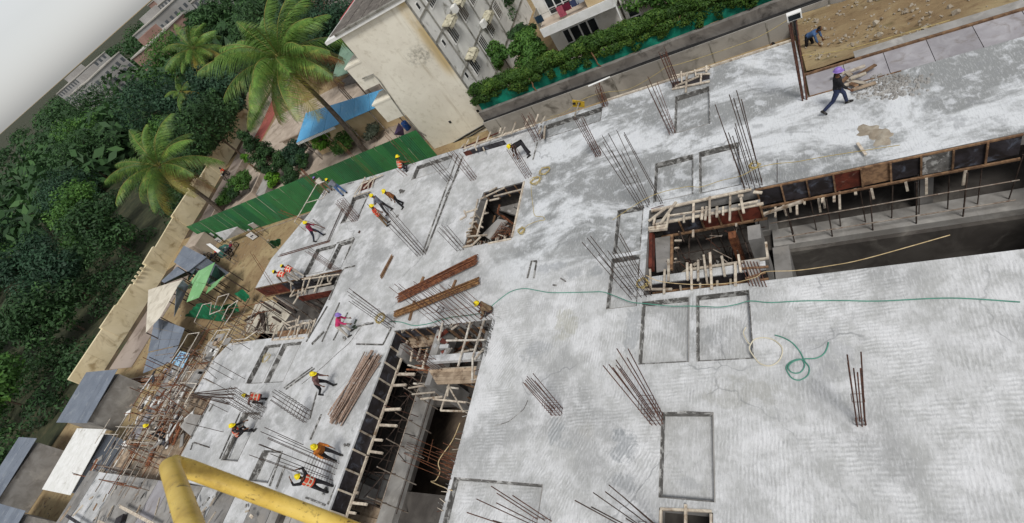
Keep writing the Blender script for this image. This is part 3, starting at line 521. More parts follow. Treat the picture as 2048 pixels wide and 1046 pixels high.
panel(fl, [G('E4', 460, 790, -1.), G('E4', 540, 850, -1.), G('E4', 760, 620, -1.), G('E4', 650, 600, -1.)], .12, 'conc_pale', 'sloping_plank')
# ramp void: left side form
f = thing('beam_formwork', 'tall dark plywood side form along the left of the ramp void', 'formwork', (-17, 5, -.8))
y = 1.85; i = 0
while y < 9.2:
    panel(f, [(-17.0, y, -.02), (-17.0, y, -.78), (-17.0, min(y+.72, 9.3), -.78), (-17.0, min(y+.72, 9.3), -.02)], .03, 'ply_blue' if False else 'ply_dark')
    beam(f, (-16.96, y-.02, .02), (-16.96, y-.02, -.82), .07, .06, 'batten'); y += .75; i += 1
beam(f, (-16.94, 1.75, -.8), (-16.94, 9.3, -.8), .08, .09, 'batten'); beam(f, (-17.03, 1.75, .03), (-17.03, 9.3, .03), .12, .08, 'slab', 'edge_strip')
battens(f, 'E2', ((275, 620, 468, 620), (232, 738, 378, 732), (148, 990, 320, 984)), -.85, .1, .08)
battens(f, 'E3', ((430, 158, 590, 150), (415, 275, 565, 282), (370, 390, 450, 395), (340, 482, 452, 497), (210, 800, 260, 810), (200, 885, 330, 900), (170, 960, 240, 970)), -.85, .1, .08)
f = thing('beam_formwork', 'pale planked beam bottom under the far edge of the ramp void', 'formwork', (-16.5, 9.4, -1))
for k in range(4): panel(f, [(-17.3, 9.02+k*.17, -.98), (-14.9, 9.02+k*.17, -.98), (-14.9, 9.17+k*.17, -.98), (-17.3, 9.17+k*.17, -.98)], .03, 'ply_pale', 'plank')
for k in range(4): panel(f, [(-17+k*.62, 9.36, -.05), (-17+k*.62, 9.36, -.6), (-16.42+k*.62, 9.36, -.6), (-16.42+k*.62, 9.36, -.05)], .02, 'ply_dark'); beam(f, (-17+k*.62, 9.32, 0), (-17+k*.62, 9.32, -.9), .05, .05, 'batten_brown')
battens(f, 'E2', ((445, 370, 425, 485), (530, 345, 490, 480), (600, 350, 550, 555), (350, 380, 440, 380), (255, 170, 235, 250), (270, 140, 380, 215)), -.9, .07, .06)
f = thing('landing_deck', 'pale planked landing deck over the ramp void beside its right edge', 'formwork', (-13.5, 7.3, -.6))
for k in range(4): panel(f, [(-14.9+k*.18, 7.66-k*.17, -.6), (-14.7+k*.18, 7.5-k*.17, -.6), (-12.0, 7.5-k*.17, -.6), (-12.0, 7.66-k*.17, -.6)], .04, 'ply_pale', 'plank')
battens(f, 'E2', ((610, 572, 1120, 545), (1000, 700, 1100, 550), (440, 830, 680, 808), (530, 880, 760, 855), (660, 880, 1000, 915), (740, 1000, 985, 1008), (740, 1000, 830, 720), (830, 720, 810, 850), (820, 740, 970, 1000)), -.7, .06, .05)
panel(f, [(-14.6, 7.75, -.1), (-11.9, 7.75, -.1), (-11.9, 8.05, -.1), (-14.6, 8.05, -.1)], .2, 'slab', 'beam_top')
f = thing('concrete_stub', 'rough pale concrete stub with debris in the middle of the ramp void', 'wall', (-14.7, 8.6, -1))
for i in range(14):
    p = G('E2', rnd(700, 790), rnd(110, 480), -.25); beam(f, p+Vector((rnd(-.25, .25), rnd(-.2, .2), rnd(-.1, .1))), p+Vector((rnd(-.2, .2), rnd(-.3, .3), rnd(-.05, .1))), rnd(.1, .3), rnd(.05, .2), random.choice(['conc_pale', 'conc_pale', 'ply_red', 'slab']), 'rubble_piece')
bb = MB(); bb.box((-14.75, 7.7, -1.2), (-14.35, 9.38, -.25)); bb.build('stub_wall', 'conc_pale', f)
f = thing('void_scaffold', 'whitewashed tubes and brown props filling the right half of the ramp void', 'scaffold', (-12.8, 8.6, FL))
for q, z in (((1050, 70, 920, 540), .05), ((800, 268, 1215, 262), .02), ((1190, 60, 1075, 440), .05), ((850, 150, 940, 90), -.1), ((760, 80, 715, 270), .1), ((770, 350, 860, 352), -.5), ((1075, 440, 1070, 700), 0), ((1190, 350, 1090, 470), 0)):
    beam(f, G('E2', q[0], q[1], z), G('E2', q[2], q[3], z), .06, .06, 'pipe_white', 'tube')
for i in range(7): x = -14.2+i*.35; rod(f, (x, 9.3, FL), (x+.1, 9.3, -.1), .03, 'pipe_dark', 'prop')
for i in range(4): panel(f, [(-14.1+i*.5, 9.28, -.3), (-14.1+i*.5, 9.28, -1.9), (-13.9+i*.5, 9.28, -1.9), (-13.9+i*.5, 9.28, -.3)], .02, 'batten_brown')
for i in range(16):
    p = G('E2', rnd(1000, 1190), rnd(250, 480), -.6); rod(f, p, p+Vector((rnd(-.4, .4), rnd(-.4, .4), rnd(.1, .5))), .012, random.choice(['rust', 'shutter']), 'bar')
f = thing('rusty_rebar_heap', 'rusty heap of bent bars and bright chunks in the middle of the ramp void', 'rebar', (-15.2, 8.4, -1))
for i in range(34):
    p = G('E2', rnd(590, 740), rnd(290, 500), -.9); rod(f, p, p+Vector((rnd(-.4, .4), rnd(-.3, .3), rnd(-.2, .5))), .016, random.choice(['rust_bright', 'rust_tan', 'rust', 'pipe']), 'bar')
s = thing('prop_scaffold', 'brown pipe props and ledgers in the dark left part of the ramp void', 'scaffold', (-16, 5, FL))
for k, y in enumerate((2.6, 3.7, 4.8, 5.9, 7.0, 8.0)):
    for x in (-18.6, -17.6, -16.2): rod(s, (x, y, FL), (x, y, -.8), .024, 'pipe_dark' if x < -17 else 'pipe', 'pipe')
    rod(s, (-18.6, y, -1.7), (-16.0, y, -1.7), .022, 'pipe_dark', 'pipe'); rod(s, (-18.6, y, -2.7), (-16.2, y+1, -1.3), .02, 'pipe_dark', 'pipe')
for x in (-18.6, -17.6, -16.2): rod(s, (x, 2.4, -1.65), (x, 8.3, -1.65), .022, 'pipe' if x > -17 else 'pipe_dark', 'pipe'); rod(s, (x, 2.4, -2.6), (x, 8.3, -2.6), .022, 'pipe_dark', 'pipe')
o = thing('formwork_planks', 'stack of pale planks on the lower floor at the near end of the ramp void', 'timber', G('E3', 300, 900, FL))
for q in ((230, 810, 490, 900), (215, 860, 470, 960), (180, 900, 450, 1000), (170, 980, 440, 1046), (480, 900, 430, 1046)): beam(o, G('E3', q[0], q[1], FL+.1), G('E3', q[2], q[3], FL+.1), .22, .05, 'ply_pale', 'plank')
beam(o, G('E3', 340, 930, FL+.05), G('E3', 330, 1046, FL+.05), .9, .04, 'ply_pale', 'plank')
# left bay formwork
f = thing('beam_formwork', 'red brown plywood edge form along the top of the left bay', 'formwork', (-29, 13.8, -.6))
for k in range(6): panel(f, [(-31.6+k*.9, 13.83, -.05), (-31.6+k*.9, 13.83, -.85), (-30.72+k*.9, 13.83, -.85), (-30.72+k*.9, 13.83, -.05)], .02, 'ply_red' if k < 3 else 'ply_dark')
beam(f, (-31.7, 13.8, -.88), (-27.5, 13.8, -.88), .07, .07, 'batten_brown'); beam(f, (-31.7, 13.84, .02), (-23.2, 13.84, .02), .06, .06, 'batten_brown')
f = thing('beam_formwork', 'box beam form crossed by white battens inside the left bay', 'formwork', (-25, 12.7, -.5))
for k in range(4): panel(f, [(-26.6+k*.8, 12.6, -.12), (-26.6+k*.8, 12.6, -.6), (-25.82+k*.8, 12.6, -.6), (-25.82+k*.8, 12.6, -.12)], .02, 'ply_red')
panel(f, [(-26.6, 12.62, -.1), (-23.3, 12.62, -.1), (-23.3, 12.95, -.1), (-26.6, 12.95, -.1)], .04, 'conc_pale', 'plank')
battens(f, 'D4', ((620, 320, 590, 445), (680, 300, 648, 395), (795, 262, 728, 445), (835, 255, 785, 370), (860, 260, 870, 330), (925, 270, 880, 345), (560, 420, 545, 500), (610, 405, 590, 470), (640, 400, 625, 460), (745, 375, 725, 440), (480, 340, 485, 440), (560, 480, 505, 565), (520, 410, 470, 490)), .08, .07)
battens(f, 'D4', ((600, 310, 985, 255), (470, 490, 640, 420), (640, 400, 900, 350), (620, 300, 780, 255)), .1, .07)
f = thing('beam_formwork', 'ragged row of sticks along the near side of the left bay', 'formwork', (-25.5, 10.3, -.3))
battens(f, 'D4', ((335, 790, 285, 935), (405, 800, 355, 940), (395, 760, 450, 830), (425, 770, 470, 790), (500, 790, 440, 920), (540, 720, 520, 880), (570, 690, 540, 790), (560, 810, 540, 910), (590, 760, 565, 850), (520, 850, 490, 920), (640, 760, 620, 830), (610, 740, 590, 800), (680, 760, 640, 880), (690, 800, 660, 910), (720, 770, 690, 860), (675, 735, 670, 780), (700, 730, 700, 770), (740, 720, 715, 790)), .05, .06)
battens(f, 'D4', ((280, 940, 620, 920), (400, 770, 560, 730), (450, 820, 640, 760), (640, 770, 730, 740)), .02, .08)
panel(f, [G('D4', 540, 740, -.1), G('D4', 540, 810, -.1), G('D4', 700, 790, -.1), G('D4', 690, 725, -.1)], .03, 'conc_pale', 'plank')
panel(f, [G('D4', 340, 850, -.3), G('D4', 340, 910, -.3), G('D4', 690, 880, -.3), G('D4', 690, 820, -.3)], .03, 'batten_brown', 'plank')
o = thing('bay_floor_clutter', 'pale floor strewn with dark pipes and a crossed trestle below the left bay', 'debris', G('D4', 250, 700, FL))
panel(o, [G('D4', 30, 690, FL+.02), G('D4', 10, 860, FL+.02), G('D4', 330, 880, FL+.02), G('D4', 480, 660, FL+.02)][::1], .02, 'screed', 'screed_lit_floor')
panel(o, [G('D4', 110, 560, FL+.03), G('D4', 60, 690, FL+.03), G('D4', 490, 660, FL+.03), G('D4', 280, 520, FL+.03)], .02, 'screed', 'screed_lit_floor')
for q, z, m in (((160, 530, 370, 660), .1, 'rust_dark'), ((0, 740, 160, 650), .1, 'rust_dark'), ((200, 640, 110, 850), .3, 'pipe_dark'), ((190, 640, 210, 840), .3, 'pipe_dark'), ((160, 660, 190, 800), .2, 'pipe_dark'), ((290, 700, 370, 750), .1, 'rust_dark'), ((300, 500, 520, 650), .2, 'pipe_dark'), ((330, 490, 510, 610), .3, 'pipe'), ((370, 480, 540, 600), .4, 'pipe'), ((590, 520, 790, 620), .3, 'pipe_dark'), ((680, 500, 800, 560), .3, 'pipe_dark')):
    beam(o, G('D4', q[0], q[1], FL+z), G('D4', q[2], q[3], FL+z), .14, .12, m, 'pipe')
for i in range(26):
    p = G('D4', rnd(0, 280), rnd(770, 940), FL+.1); rod(o, p, p+Vector((rnd(-.9, .9), rnd(-.5, .5), rnd(0, .3))), .03, random.choice(['rust_bright', 'rust', 'batten', 'batten']), 'stick')
# ground-level props under the left bay
s = thing('prop_scaffold', 'pipe props under the slab at the left bay', 'scaffold', (-28, 12, FL))
for x in (-31.3, -30, -28.7, -27.4, -26.1, -24.8, -23.6): rod(s, (x, 13.6, FL), (x, 13.6, -.8), .026, 'pipe_dark', 'pipe'); rod(s, (x, 12.9, FL), (x+.4, 12.9, -.5), .024, 'pipe', 'pipe')
# small square opening at the bottom
f = thing('square_formwork', 'small square dark opening framed by pale boards at the bottom edge', 'formwork', (-4, 2.5, -.1))
for a, e in (((-4.68, 3.0, -.02), (-3.4, 3.06, -.02)), ((-3.41, 1.6, -.02), (-3.42, 3.0, -.02)), ((-4.67, 1.6, -.02), (-4.66, 2.97, -.02)), ((-4.0, 1.6, .05), (-4.02, 3.15, .05))): beam(f, a, e, .06, .09, 'batten', 'board')
# ply deck beyond the stepped far right corner
f = thing('plywood_deck', 'pale grey plywood deck beyond the stepped far right corner', 'formwork', (2, 18.2, -.2))
for k in range(6): panel(f, [(.3+k*1.22, 17.5, -.12), (1.5+k*1.22, 17.5, -.12), (1.5+k*1.22, 18.85, -.12), (.3+k*1.22, 18.85, -.12)], .03, 'deck_grey' , 'plywood_sheet')
beam(f, (.25, 18.9, -.1), (8, 18.9, -.1), .08, .1, 'batten_brown', 'edge_board'); beam(f, (.25, 17.45, -.03), (3, 17.45, -.03), .05, .1, 'batten_brown', 'edge_board')
panel(f, [(1.9, 18.95, -.05), (8, 18.95, -.05), (8, 19.35, -.05), (1.9, 19.35, -.05)], .04, 'conc_pale', 'plank')
o = thing('timber_heap', 'heap of broken planks and timber behind the man in the purple helmet', 'timber', (2.3, 18, 0))
for q in ((760, 700, 870, 600), (780, 610, 1000, 530), (820, 590, 860, 620), (800, 660, 1000, 700), (770, 730, 900, 680), (860, 650, 1010, 600), (700, 600, 800, 590), (840, 690, 920, 720), (900, 640, 1100, 520), (880, 760, 1100, 690)): beam(o, G('D1', q[0], q[1], .05+rnd(0, .25)), G('D1', q[2], q[3], .05+rnd(0, .25)), .12, .05, random.choice(['batten', 'batten_brown', 'ply_pale']), 'plank')
o = tag(thing('rubble_heap', 'rubbly patch of spilled concrete and sand at the right frame edge', 'rubble', (2.6, 16.6, 0)))
mbx = MB()
for i in range(420):
    p = G('D1', 840+abs(rnd(-1, 1))*450, rnd(690, 860)+0, 0); p.x += abs(rnd(0, 1)); r = rnd(.015, .06)
    mbx.tube([p+Vector((0, 0, -.01)), p+Vector((rnd(-.02, .02), rnd(-.02, .02), r))], [r*1.3, r*.4], 5, 0, True, False)
tag(mbx.build('rubble', 'conc_pale', o), kind='stuff')
# rougher strip on the right with stains
o = thing('sand_pile', 'small spill of sandy mortar with a timber at the right edge of the slab', 'sand', (1.6, 14.2, 0))
mbx = MB()
for i in range(26):
    a = i/26*2*math.pi
for (cx, cy, rr, hh) in ((1.75, 14.9, .35, .06), (2.0, 14.5, .3, .06)):
    vs = [(cx, cy, hh)]; fs = []
    for j in range(1, 5):
        for i in range(20): a = i/20*2*math.pi; r = rr*j/4*(1+.3*math.sin(a*2+cx*9)+.22*math.sin(a*5+cy*7)+rnd(-.1, .1)); vs.append((cx+r*math.cos(a), cy+r*math.sin(a), hh*(1-j/4)**1.3*rnd(.7, 1.1)+(.004 if j == 4 else .01)))
    fs += [(0, 1+i, 1+(i+1) % 20) for i in range(20)]+[(1+(j-1)*20+i, 1+j*20+i, 1+j*20+(i+1) % 20, 1+(j-1)*20+(i+1) % 20) for j in range(1, 4) for i in range(20)]
    mbx.add(vs, fs, 0, True)
mbx.build('sand', 'mud_pale', o); beam(o, G('S4', 1375, 140, .15), G('S4', 1440, 230, .1), .08, .06, 'batten', 'timber')
# more of the tangle inside the openings
o = thing('opening_clutter', 'tangle of props, ties and offcuts hanging in the dark of the right opening', 'scaffold', (-3.5, 12, FL))
for i in range(40):
    p = Vector((rnd(-5.2, -2.1), rnd(10.7, 13.2), rnd(-3.1, -.9))); q = p+Vector((rnd(-.5, .5), rnd(-.4, .4), rnd(.3, 1.6))); q.z = min(q.z, -.7); rod(o, p, q, .02, random.choice(['pipe_dark', 'pipe_dark', 'rust', 'pipe']), 'prop')
for i in range(14): p = Vector((rnd(-5.2, -2.4), rnd(10.8, 13), FL+.1)); beam(o, p, p+Vector((rnd(-.8, .8), rnd(-.5, .5), rnd(0, .2))), .12, .05, random.choice(['batten', 'batten_brown', 'conc_pale']), 'offcut')
for i in range(13): x = rnd(-1.2, 6); beam(o, (x, 13.36, -.95), (x+rnd(-.05, .05), 13.34, -1.2-rnd(.1, .5)), .07, .05, 'batten', 'hanging_batten')
for i in range(10): x = -1.0+i*.75; rod(o, (x, 13.6, FL+.3), (x+rnd(-.1, .1), 13.5, -.9), .02, 'pipe_dark', 'prop')
o = thing('opening_clutter', 'tangle of thin props and braces in the dark left half of the ramp void', 'scaffold', (-16, 5, FL))
for i in range(46):
    p = Vector((rnd(-16.9, -15.0), rnd(4.0, 9.0), rnd(-3.1, -2))); q = p+Vector((rnd(-.3, .3), rnd(-.5, .5), rnd(.8, 2.2))); q.z = min(q.z, -.7)
    if p.y > 7.4 or p.x < -16.6: rod(o, p, q, .02, random.choice(['pipe_dark', 'rust', 'pipe', 'pipe']), 'prop')
for i in range(16): y = rnd(7.3, 9.2); beam(o, (rnd(-16.8, -15.4), y, rnd(-2.4, -.9)), (rnd(-15.2, -13), y+rnd(-.6, .4), rnd(-2.2, -.7)), .07, .05, random.choice(['batten', 'pipe_white', 'batten_brown', 'rust_bright']), 'brace')
for i in range(26): p = Vector((rnd(-16.5, -12), rnd(7.4, 9.2), FL+.1)); beam(o, p, p+Vector((rnd(-.7, .7), rnd(-.4, .4), rnd(0, .5))), rnd(.06, .25), .05, random.choice(['batten', 'batten_brown', 'conc_pale', 'rust_bright']), 'offcut')
o = thing('opening_clutter', 'scrap timber and hanging bars in the stepped stair opening', 'debris', (-13.3, 15, -2))
for i in range(36): p = Vector((rnd(-14.3, -12), rnd(13.8, 17), rnd(-2.8, -.7))); beam(o, p, p+Vector((rnd(-.5, .5), rnd(-.4, .4), rnd(-.3, .5))), rnd(.03, .12), .04, random.choice(['batten', 'batten_brown', 'rust', 'rust_bright', 'conc_pale']), 'scrap')
# ragged concrete lip and tie ends round the openings
o = thing('edge_ties', 'ragged wire ends and short sticks bristling round the edges of the openings', 'rebar', (-12, 9, 0))
for i in range(90):
    k = i % 3
    if k == 0: p = Vector((-11.72, rnd(2, 9), 0)); d_ = Vector((-.18, rnd(-.1, .1), rnd(0, .15)))
    elif k == 1: p = Vector((rnd(-14.4, -11.8), 13.55, 0)); d_ = Vector((rnd(-.1, .1), .15, rnd(0, .15)))
    else: p = Vector((rnd(-16.9, -12), 9.42, 0)); d_ = Vector((rnd(-.15, .15), -.2, rnd(0, .2)))
    rod(o, p, p+d_, .012, random.choice(['rust', 'shutter', 'batten']), 'tie_end')
# ---------------------------------------------------------------- buildings behind the slab
M['cream'] = None
def cream_mat():
    t = NT('cream_render_wall'); P = t.geo.outputs['Position']; sx = t.n('ShaderNodeSeparateXYZ'); t.l(P, sx.inputs[0])
    o = t.mix(t.ramp(t.noise(.35, 6, .6, .6), .38, .66), lin('#e6e1d2'), lin('#dad4c5'))
    o = t.mix(t.ramp(t.noise(2.5, 7, .65), .5, .75, 0, .45), o, lin('#aea58f'))
    dx = t.ramp(sx.outputs[0], -21.3, -20.5); zz = t.math('MULTIPLY', t.ramp(sx.outputs[2], -.5, 1.2), dx)                # yellow streak down the right corner
    o = t.mix(t.math('MULTIPLY', zz, t.ramp(t.noise(.8, 4), .3, .55, .3, .85)), o, lin('#c6ab72'))
    ax = t.math('POWER', t.math('MULTIPLY', t.math('ADD', sx.outputs[0], 21.9), 1.0), 2.); az = t.math('POWER', t.math('MULTIPLY', t.math('ADD', sx.outputs[2], -2.4), 1.5), 2.)
    mould = t.math('MULTIPLY', t.ramp(t.math('ADD', ax, az), 0, 2.2, 1, 0), t.ramp(t.noise(4.5, 9, .78), .4, .66, 0, .8)); o = t.mix(mould, o, lin('#7b786c'))
    st = t.n('ShaderNodeMapping'); st.inputs['Scale'].default_value = (1.4, 1.4, .12); t.l(P, st.inputs[0])
    o = t.mix(t.ramp(t.noise(1, 6, .6, .2, st.outputs[0]), .56, .72, 0, .5), o, lin('#a1947a'))
    t.bump(t.noise(12, 4), .15, .02); return t.done(o, .85, 0, .2)
M['cream'] = cream_mat()
M['sidewall'] = mk('weathered_side_wall', '#d6d6d2', '#c6c6c3', .8, .85, dirt='#7d7b72', dscale=.9, dlo=.54, dhi=.72)
M['trim'] = mk('grey_trim', '#8f8d86', '#74726b', 2, .85, dirt='#5b594f', dscale=2)
M['mouldy'] = mk('mouldy_chajja', '#c9c4ae', '#aaa48e', 3, .85, dirt='#6b675a', dscale=3.5, dlo=.5, dhi=.62)
M['glass'] = mk('dark_window_glass', '#2a2f33', '#1d2124', 2, .15, spec=.5)
M['white'] = mk('white_paint', '#e6e6e4', '#dadad6', 2, .6, dirt='#b5b2aa', dscale=1, dlo=.56, dhi=.75)
M['whitewall'] = mk('offwhite_wall', '#e2e0da', '#d6d3cc', 1, .8, dirt='#b3afa4', dscale=.6)
M['peach'] = mk('peach_wall', '#d8c19a', '#cdb48b', 1, .8)
M['roof_grey'] = mk('weathered_roof_sheet', '#6d6761', '#544f4a', 2.5, .85, dirt='#8a847b', dscale=1.4)
M['roof_red'] = mk('red_roof_edge', '#b0484a', '#93383b', 2, .8)
def corr(name, h, h2, freq, axis='X', dirt=None, rough=.5):
    t = NT(name); P = t.geo.outputs['Position']; c = t.mix(t.ramp(t.noise(.6, 6, .6), .35, .65), lin(h), lin(h2)); oi = t.n('ShaderNodeObjectInfo'); c = t.mix(t.ramp(oi.outputs['Random'], .2, 1, 0, .28), c, tuple(x*.6 for x in lin(h2)))
    if dirt: c = t.mix(t.ramp(t.noise(1.3, 7, .65), .55, .72), c, lin(dirt))
    w = t.n('ShaderNodeTexWave', wave_type='BANDS', bands_direction=axis); w.inputs['Scale'].default_value = freq; t.l(P, w.inputs['Vector']); t.bump(w.outputs['Fac'], .6, .05)
    return t.done(c, rough, 0, .35)
M['green_sheet'] = corr('green_corrugated_sheet', '#3a7d49', '#347142', 1.6, 'X', '#3c5a3a')
M['green_sheet_b'] = corr('deep_green_corrugated_sheet', '#33724a', '#2d6640', 1.6, 'X', '#3a5238')
M['blue_roof'] = corr('sky_blue_roof_sheet', '#5fa9d6', '#529bca', 1.3, 'X', '#7fb2cf')
M['greygreen'] = corr('faded_green_roof_sheet', '#7f9a86', '#6f8a77', 1.2, 'X', '#5d6b5e')
M['bluegrey'] = corr('blue_grey_roof_sheet', '#7f8793', '#6f7784', 1.5, 'X', '#8f959c')
M['ltgreen'] = corr('light_green_sheet', '#88bd83', '#79ad75', 1.4, 'X', '#9dc79a')
M['net'] = mk('green_shade_net', '#0f8069', '#0b6553', 1.5, .8, dirt='#19604f', dscale=2)
M['net_dark'] = mk('dark_green_net', '#17382f', '#102922', 1.5, .85)
M['net_green'] = mk('site_green_net', '#126b45', '#0d5033', 2, .85, dirt='#26704f', dscale=3)
M['wall_grey'] = mk('stained_grey_wall', '#a3a09a', '#8a8782', .5, .9, dirt='#5f5c56', dscale=.7, bump=.3)
M['wall_block'] = mk('rough_grey_blockwork', '#86827d', '#6b6763', .9, .9, dirt='#4b4845', dscale=1.1, bump=.4)
M['black_pipe'] = mk('black_cable', '#2a2a2b', '#1f1f20', 2, .6)
M['yellow_wall'] = mk('beige_compound_wall', '#e6d9b8', '#d8caa6', .4, .85, var=.12, dirt='#a3906c', dscale=.6, dlo=.5, dhi=.7, bump=.2)
M['road'] = mk('dusty_road', '#a3968c', '#8d8077', .35, .9, dirt='#6b5f54', dscale=.6)
M['path_red'] = mk('red_path_tiles', '#a05a52', '#8a4a44', 1, .85)
M['paving'] = mk('pale_paving', '#b7a99a', '#a19385', .6, .85, dirt='#8a7d70', dscale=.8)
M['verge_dark'] = mk('leaf_litter_ground', '#3b3f2b', '#2b2f20', .6, .95, dirt='#4d4a35', dscale=.9)
M['verge'] = mk('dark_verge', '#574a3b', '#40372b', .8, .9, dirt='#3d4530', dscale=.7)
def quad(o, q, th, mat, name): b = MB(); b.slabq(q, th); return b.build(name, mat, o)
def box(o, lo, hi, mat, name): b = MB(); b.box(lo, hi); return b.build(name, mat, o)
# cream block
BX0, BX1, BY0, BY1, BZ = -26.4, -20.25, 30.28, 47, 5.95
bld = thing('apartment_building', 'cream apartment block with a blank stained end wall and rows of grey side windows', 'building', (-23.3, 38, -5))
b = MB()
b.add([(BX0, BY0, -5), (BX1, BY0, -5), (BX1, BY0, BZ), (BX0, BY0, BZ)], [(0, 1, 2, 3)], 0)
b.add([(BX1, BY0, -5), (BX1, BY1, -5), (BX1, BY1, BZ), (BX1, BY0, BZ), (BX0, BY0, -5), (BX0, BY1, -5), (BX0, BY1, BZ), (BX0, BY0, BZ)], [(0, 1, 2, 3), (7, 6, 5, 4), (1, 5, 6, 2)], 1)
b.build('wall', ['cream', 'sidewall'], bld)
rf = box(bld, (BX0-1.25, BY0-.25, BZ), (BX1+.15, BY1+.3, BZ+.22), 'white', 'roof')
b = MB()
for k in range(9): x = BX0-1.0+k*.8; b.box((x, BY0+.25, BZ+.224), (x+.76, BY1, BZ+.27+.02*(k % 2)))
b.build('roof_sheet', 'roof_grey', rf)
box(rf, (BX0-1.55, BY0+3, BZ+.05), (BX0-1.26, BY1, BZ+.2), 'roof_red', 'roof_edge'); box(bld, (BX0-.05, BY0-.3, BZ+.22), (BX1+.15, BY0-.02, BZ+.36), 'trim', 'parapet')
for q in ((160, 520, 290, 700), (380, 800, 470, 945)):           # stepped balconies on the left flank
    a = WY('Q2', q[0], q[1], BY0+.1); c = WY('Q2', q[2], q[3], BY0+.1)
    box(bld, (min(a.x, c.x)-.2, BY0+.05, c.z+.1), (BX0-.01, BY0+1.7, a.z), 'cream', 'balcony'); box(bld, (min(a.x, c.x)-.3, BY0+.02, a.z-.02), (BX0-.02, BY0+1.8, a.z+.12), 'cream', 'balcony_rail')
b = MB(); b.tube([WY('Q2', u, v, BY0-.06) for u, v in ((250, 610), (335, 575), (380, 620), (560, 880), (680, 1010), (740, 1046))], .05, 6); b.build('drain_pipe', 'trim', bld)
b = MB(); b.tube([WY('Q2', u, v, BY0-.04) for u, v in ((1240, 945), (1060, 1046), (860, 1170))], .07, 6); b.tube([WY('Q2', u, v, BY0-.04) for u, v in ((1250, 960), (1080, 1060), (870, 1190))], .04, 6); b.build('cable_run', 'black_pipe', bld)
for u, v in ((1145, 860), (930, 945)): p = WY('Q2', u, v, BY0-.01); box(bld, (p.x-.1, BY0-.03, p.z-.1), (p.x+.1, BY0+.01, p.z+.1), 'black_pipe', 'vent_hole')
b = MB(); b.box((BX1+.002, BY0-.06, -5), (BX1+.1, BY0+.05, BZ)); b.build('corner_pipe', 'trim', bld)
for k, z in enumerate((4.4, 2.62, -.35, -3.2)):
    box(bld, (BX1+.005, BY0+.1, z), (BX1+.07, BY1, z+.12), 'trim', 'floor_band')
for zi, z in enumerate((4.0, 1.15, -1.65)):
    for yi, y in enumerate((32.35, 35.2, 37.5, 40.2, 42.6)):
        shade = (zi+yi) % 2 == 0 or yi == 0
        w = bld and box(bld, (BX1-.02, y, z), (BX1+.04, y+1.1, z+1.25), 'white', 'window'); box(w, (BX1+.042, y+.08, z+.08), (BX1+.05, y+1.02, z+1.17), 'glass', 'pane')
        for k in range(3): box(w, (BX1+.052, y+.25+k*.27, z+.05), (BX1+.07, y+.29+k*.27, z+1.2), 'white', 'bar')
        if shade: quad(bld, [(BX1+.0, y-.2, z+1.62), (BX1+.62, y-.2, z+1.42), (BX1+.62, y+1.3, z+1.42), (BX1+.0, y+1.3, z+1.62)][::-1], .1, 'mouldy', 'window_shade'); box(bld, (BX1+.55, y-.2, z+1.2), (BX1+.63, y+1.3, z+1.5), 'mouldy', 'shade_lip')
    w = box(bld, (BX1-.02, 31.0, z+.75), (BX1+.03, 31.35, z+1.25), 'white', 'vent_window'); box(w, (BX1+.032, 31.04, z+.8), (BX1+.04, 31.31, z+1.2), 'glass', 'pane')
for y in (31.75, 34.95, 37.2, 39.8): b = MB(); b.tube([(BX1+.09, y, -4.9), (BX1+.09, y, 5.8)], .05, 6); b.build('drain_pipe', 'trim', bld)
for y, z in ((34.3, 2.4), (36.8, -.4)): box(bld, (BX1+.05, y, z), (BX1+.4, y+.55, z+.5), 'white', 'air_conditioner')
# white house behind the hedge
HY = 34.
hs_ = thing('white_house', 'white house with a laundry balcony over dark glass doors, behind the hedge', 'house', (-11, 38, -4.5))
box(hs_, (-14.35, HY, -4.5), (-9.2, 44, 4.5), 'whitewall', 'wall')
bal = box(hs_, (-14.3, HY-1.25, -1.12), (-9.0, HY-.01, -.5), 'white', 'balcony'); box(bal, (-14.25, HY-1.2, -.496), (-10.7, HY-.02, -.48), 'paving', 'balcony_floor')
box(hs_, (-10.7, HY-1.2, -.47), (-9.05, HY-.02, 4.), 'peach', 'bay_wall')
for u in (520, 610, 720, 810): pass
dr = box(hs_, (-13.45, HY-.06, -4.0), (-10.88, HY-.012, -1.72), 'white', 'door')
for x0, x1, z0 in ((-13.36, -12.98, -2.75), (-12.82, -12.22, -3.95), (-12.1, -11.62, -3.95), (-11.5, -10.98, -2.75)): box(dr, (x0, HY-.08, z0), (x1, HY-.064, -1.8), 'glass', 'pane')
for x0, x1 in ((-13.36, -12.98), (-11.5, -10.98)): box(dr, (x0, HY-.08, -3.95), (x1, HY-.064, -2.83), 'glass', 'pane')
wu = box(hs_, (-13.6, HY-.05, -.4), (-11.9, HY-.012, 1.6), 'white', 'window')
for x0, x1 in ((-13.5, -13.05), (-12.95, -12.5), (-12.4, -11.98)): box(wu, (x0, HY-.07, .1), (x1, HY-.054, 1.5), 'glass', 'pane'); box(wu, (x0, HY-.07, -.33), (x1, HY-.054, .02), 'glass', 'pane')
wr = box(hs_, (-11.6, HY-.05, .2), (-10.8, HY-.012, 1.6), 'white', 'window'); box(wr, (-11.5, HY-.07, .3), (-10.9, HY-.054, 1.5), 'glass', 'pane')
for k in range(12): rod(hs_, (-14.28, HY-1.2+k*.1, -.5), (-14.28, HY-1.2+k*.1, .45), .015, 'trim', 'rail_bar')
rod(hs_, (-14.28, HY-1.22, .45), (-14.28, HY-.05, .45), .02, 'trim', 'hand_rail'); rod(hs_, (-14.28, HY-1.22, .4), (-10.7, HY-1.22, .4), .015, 'trim', 'hand_rail')
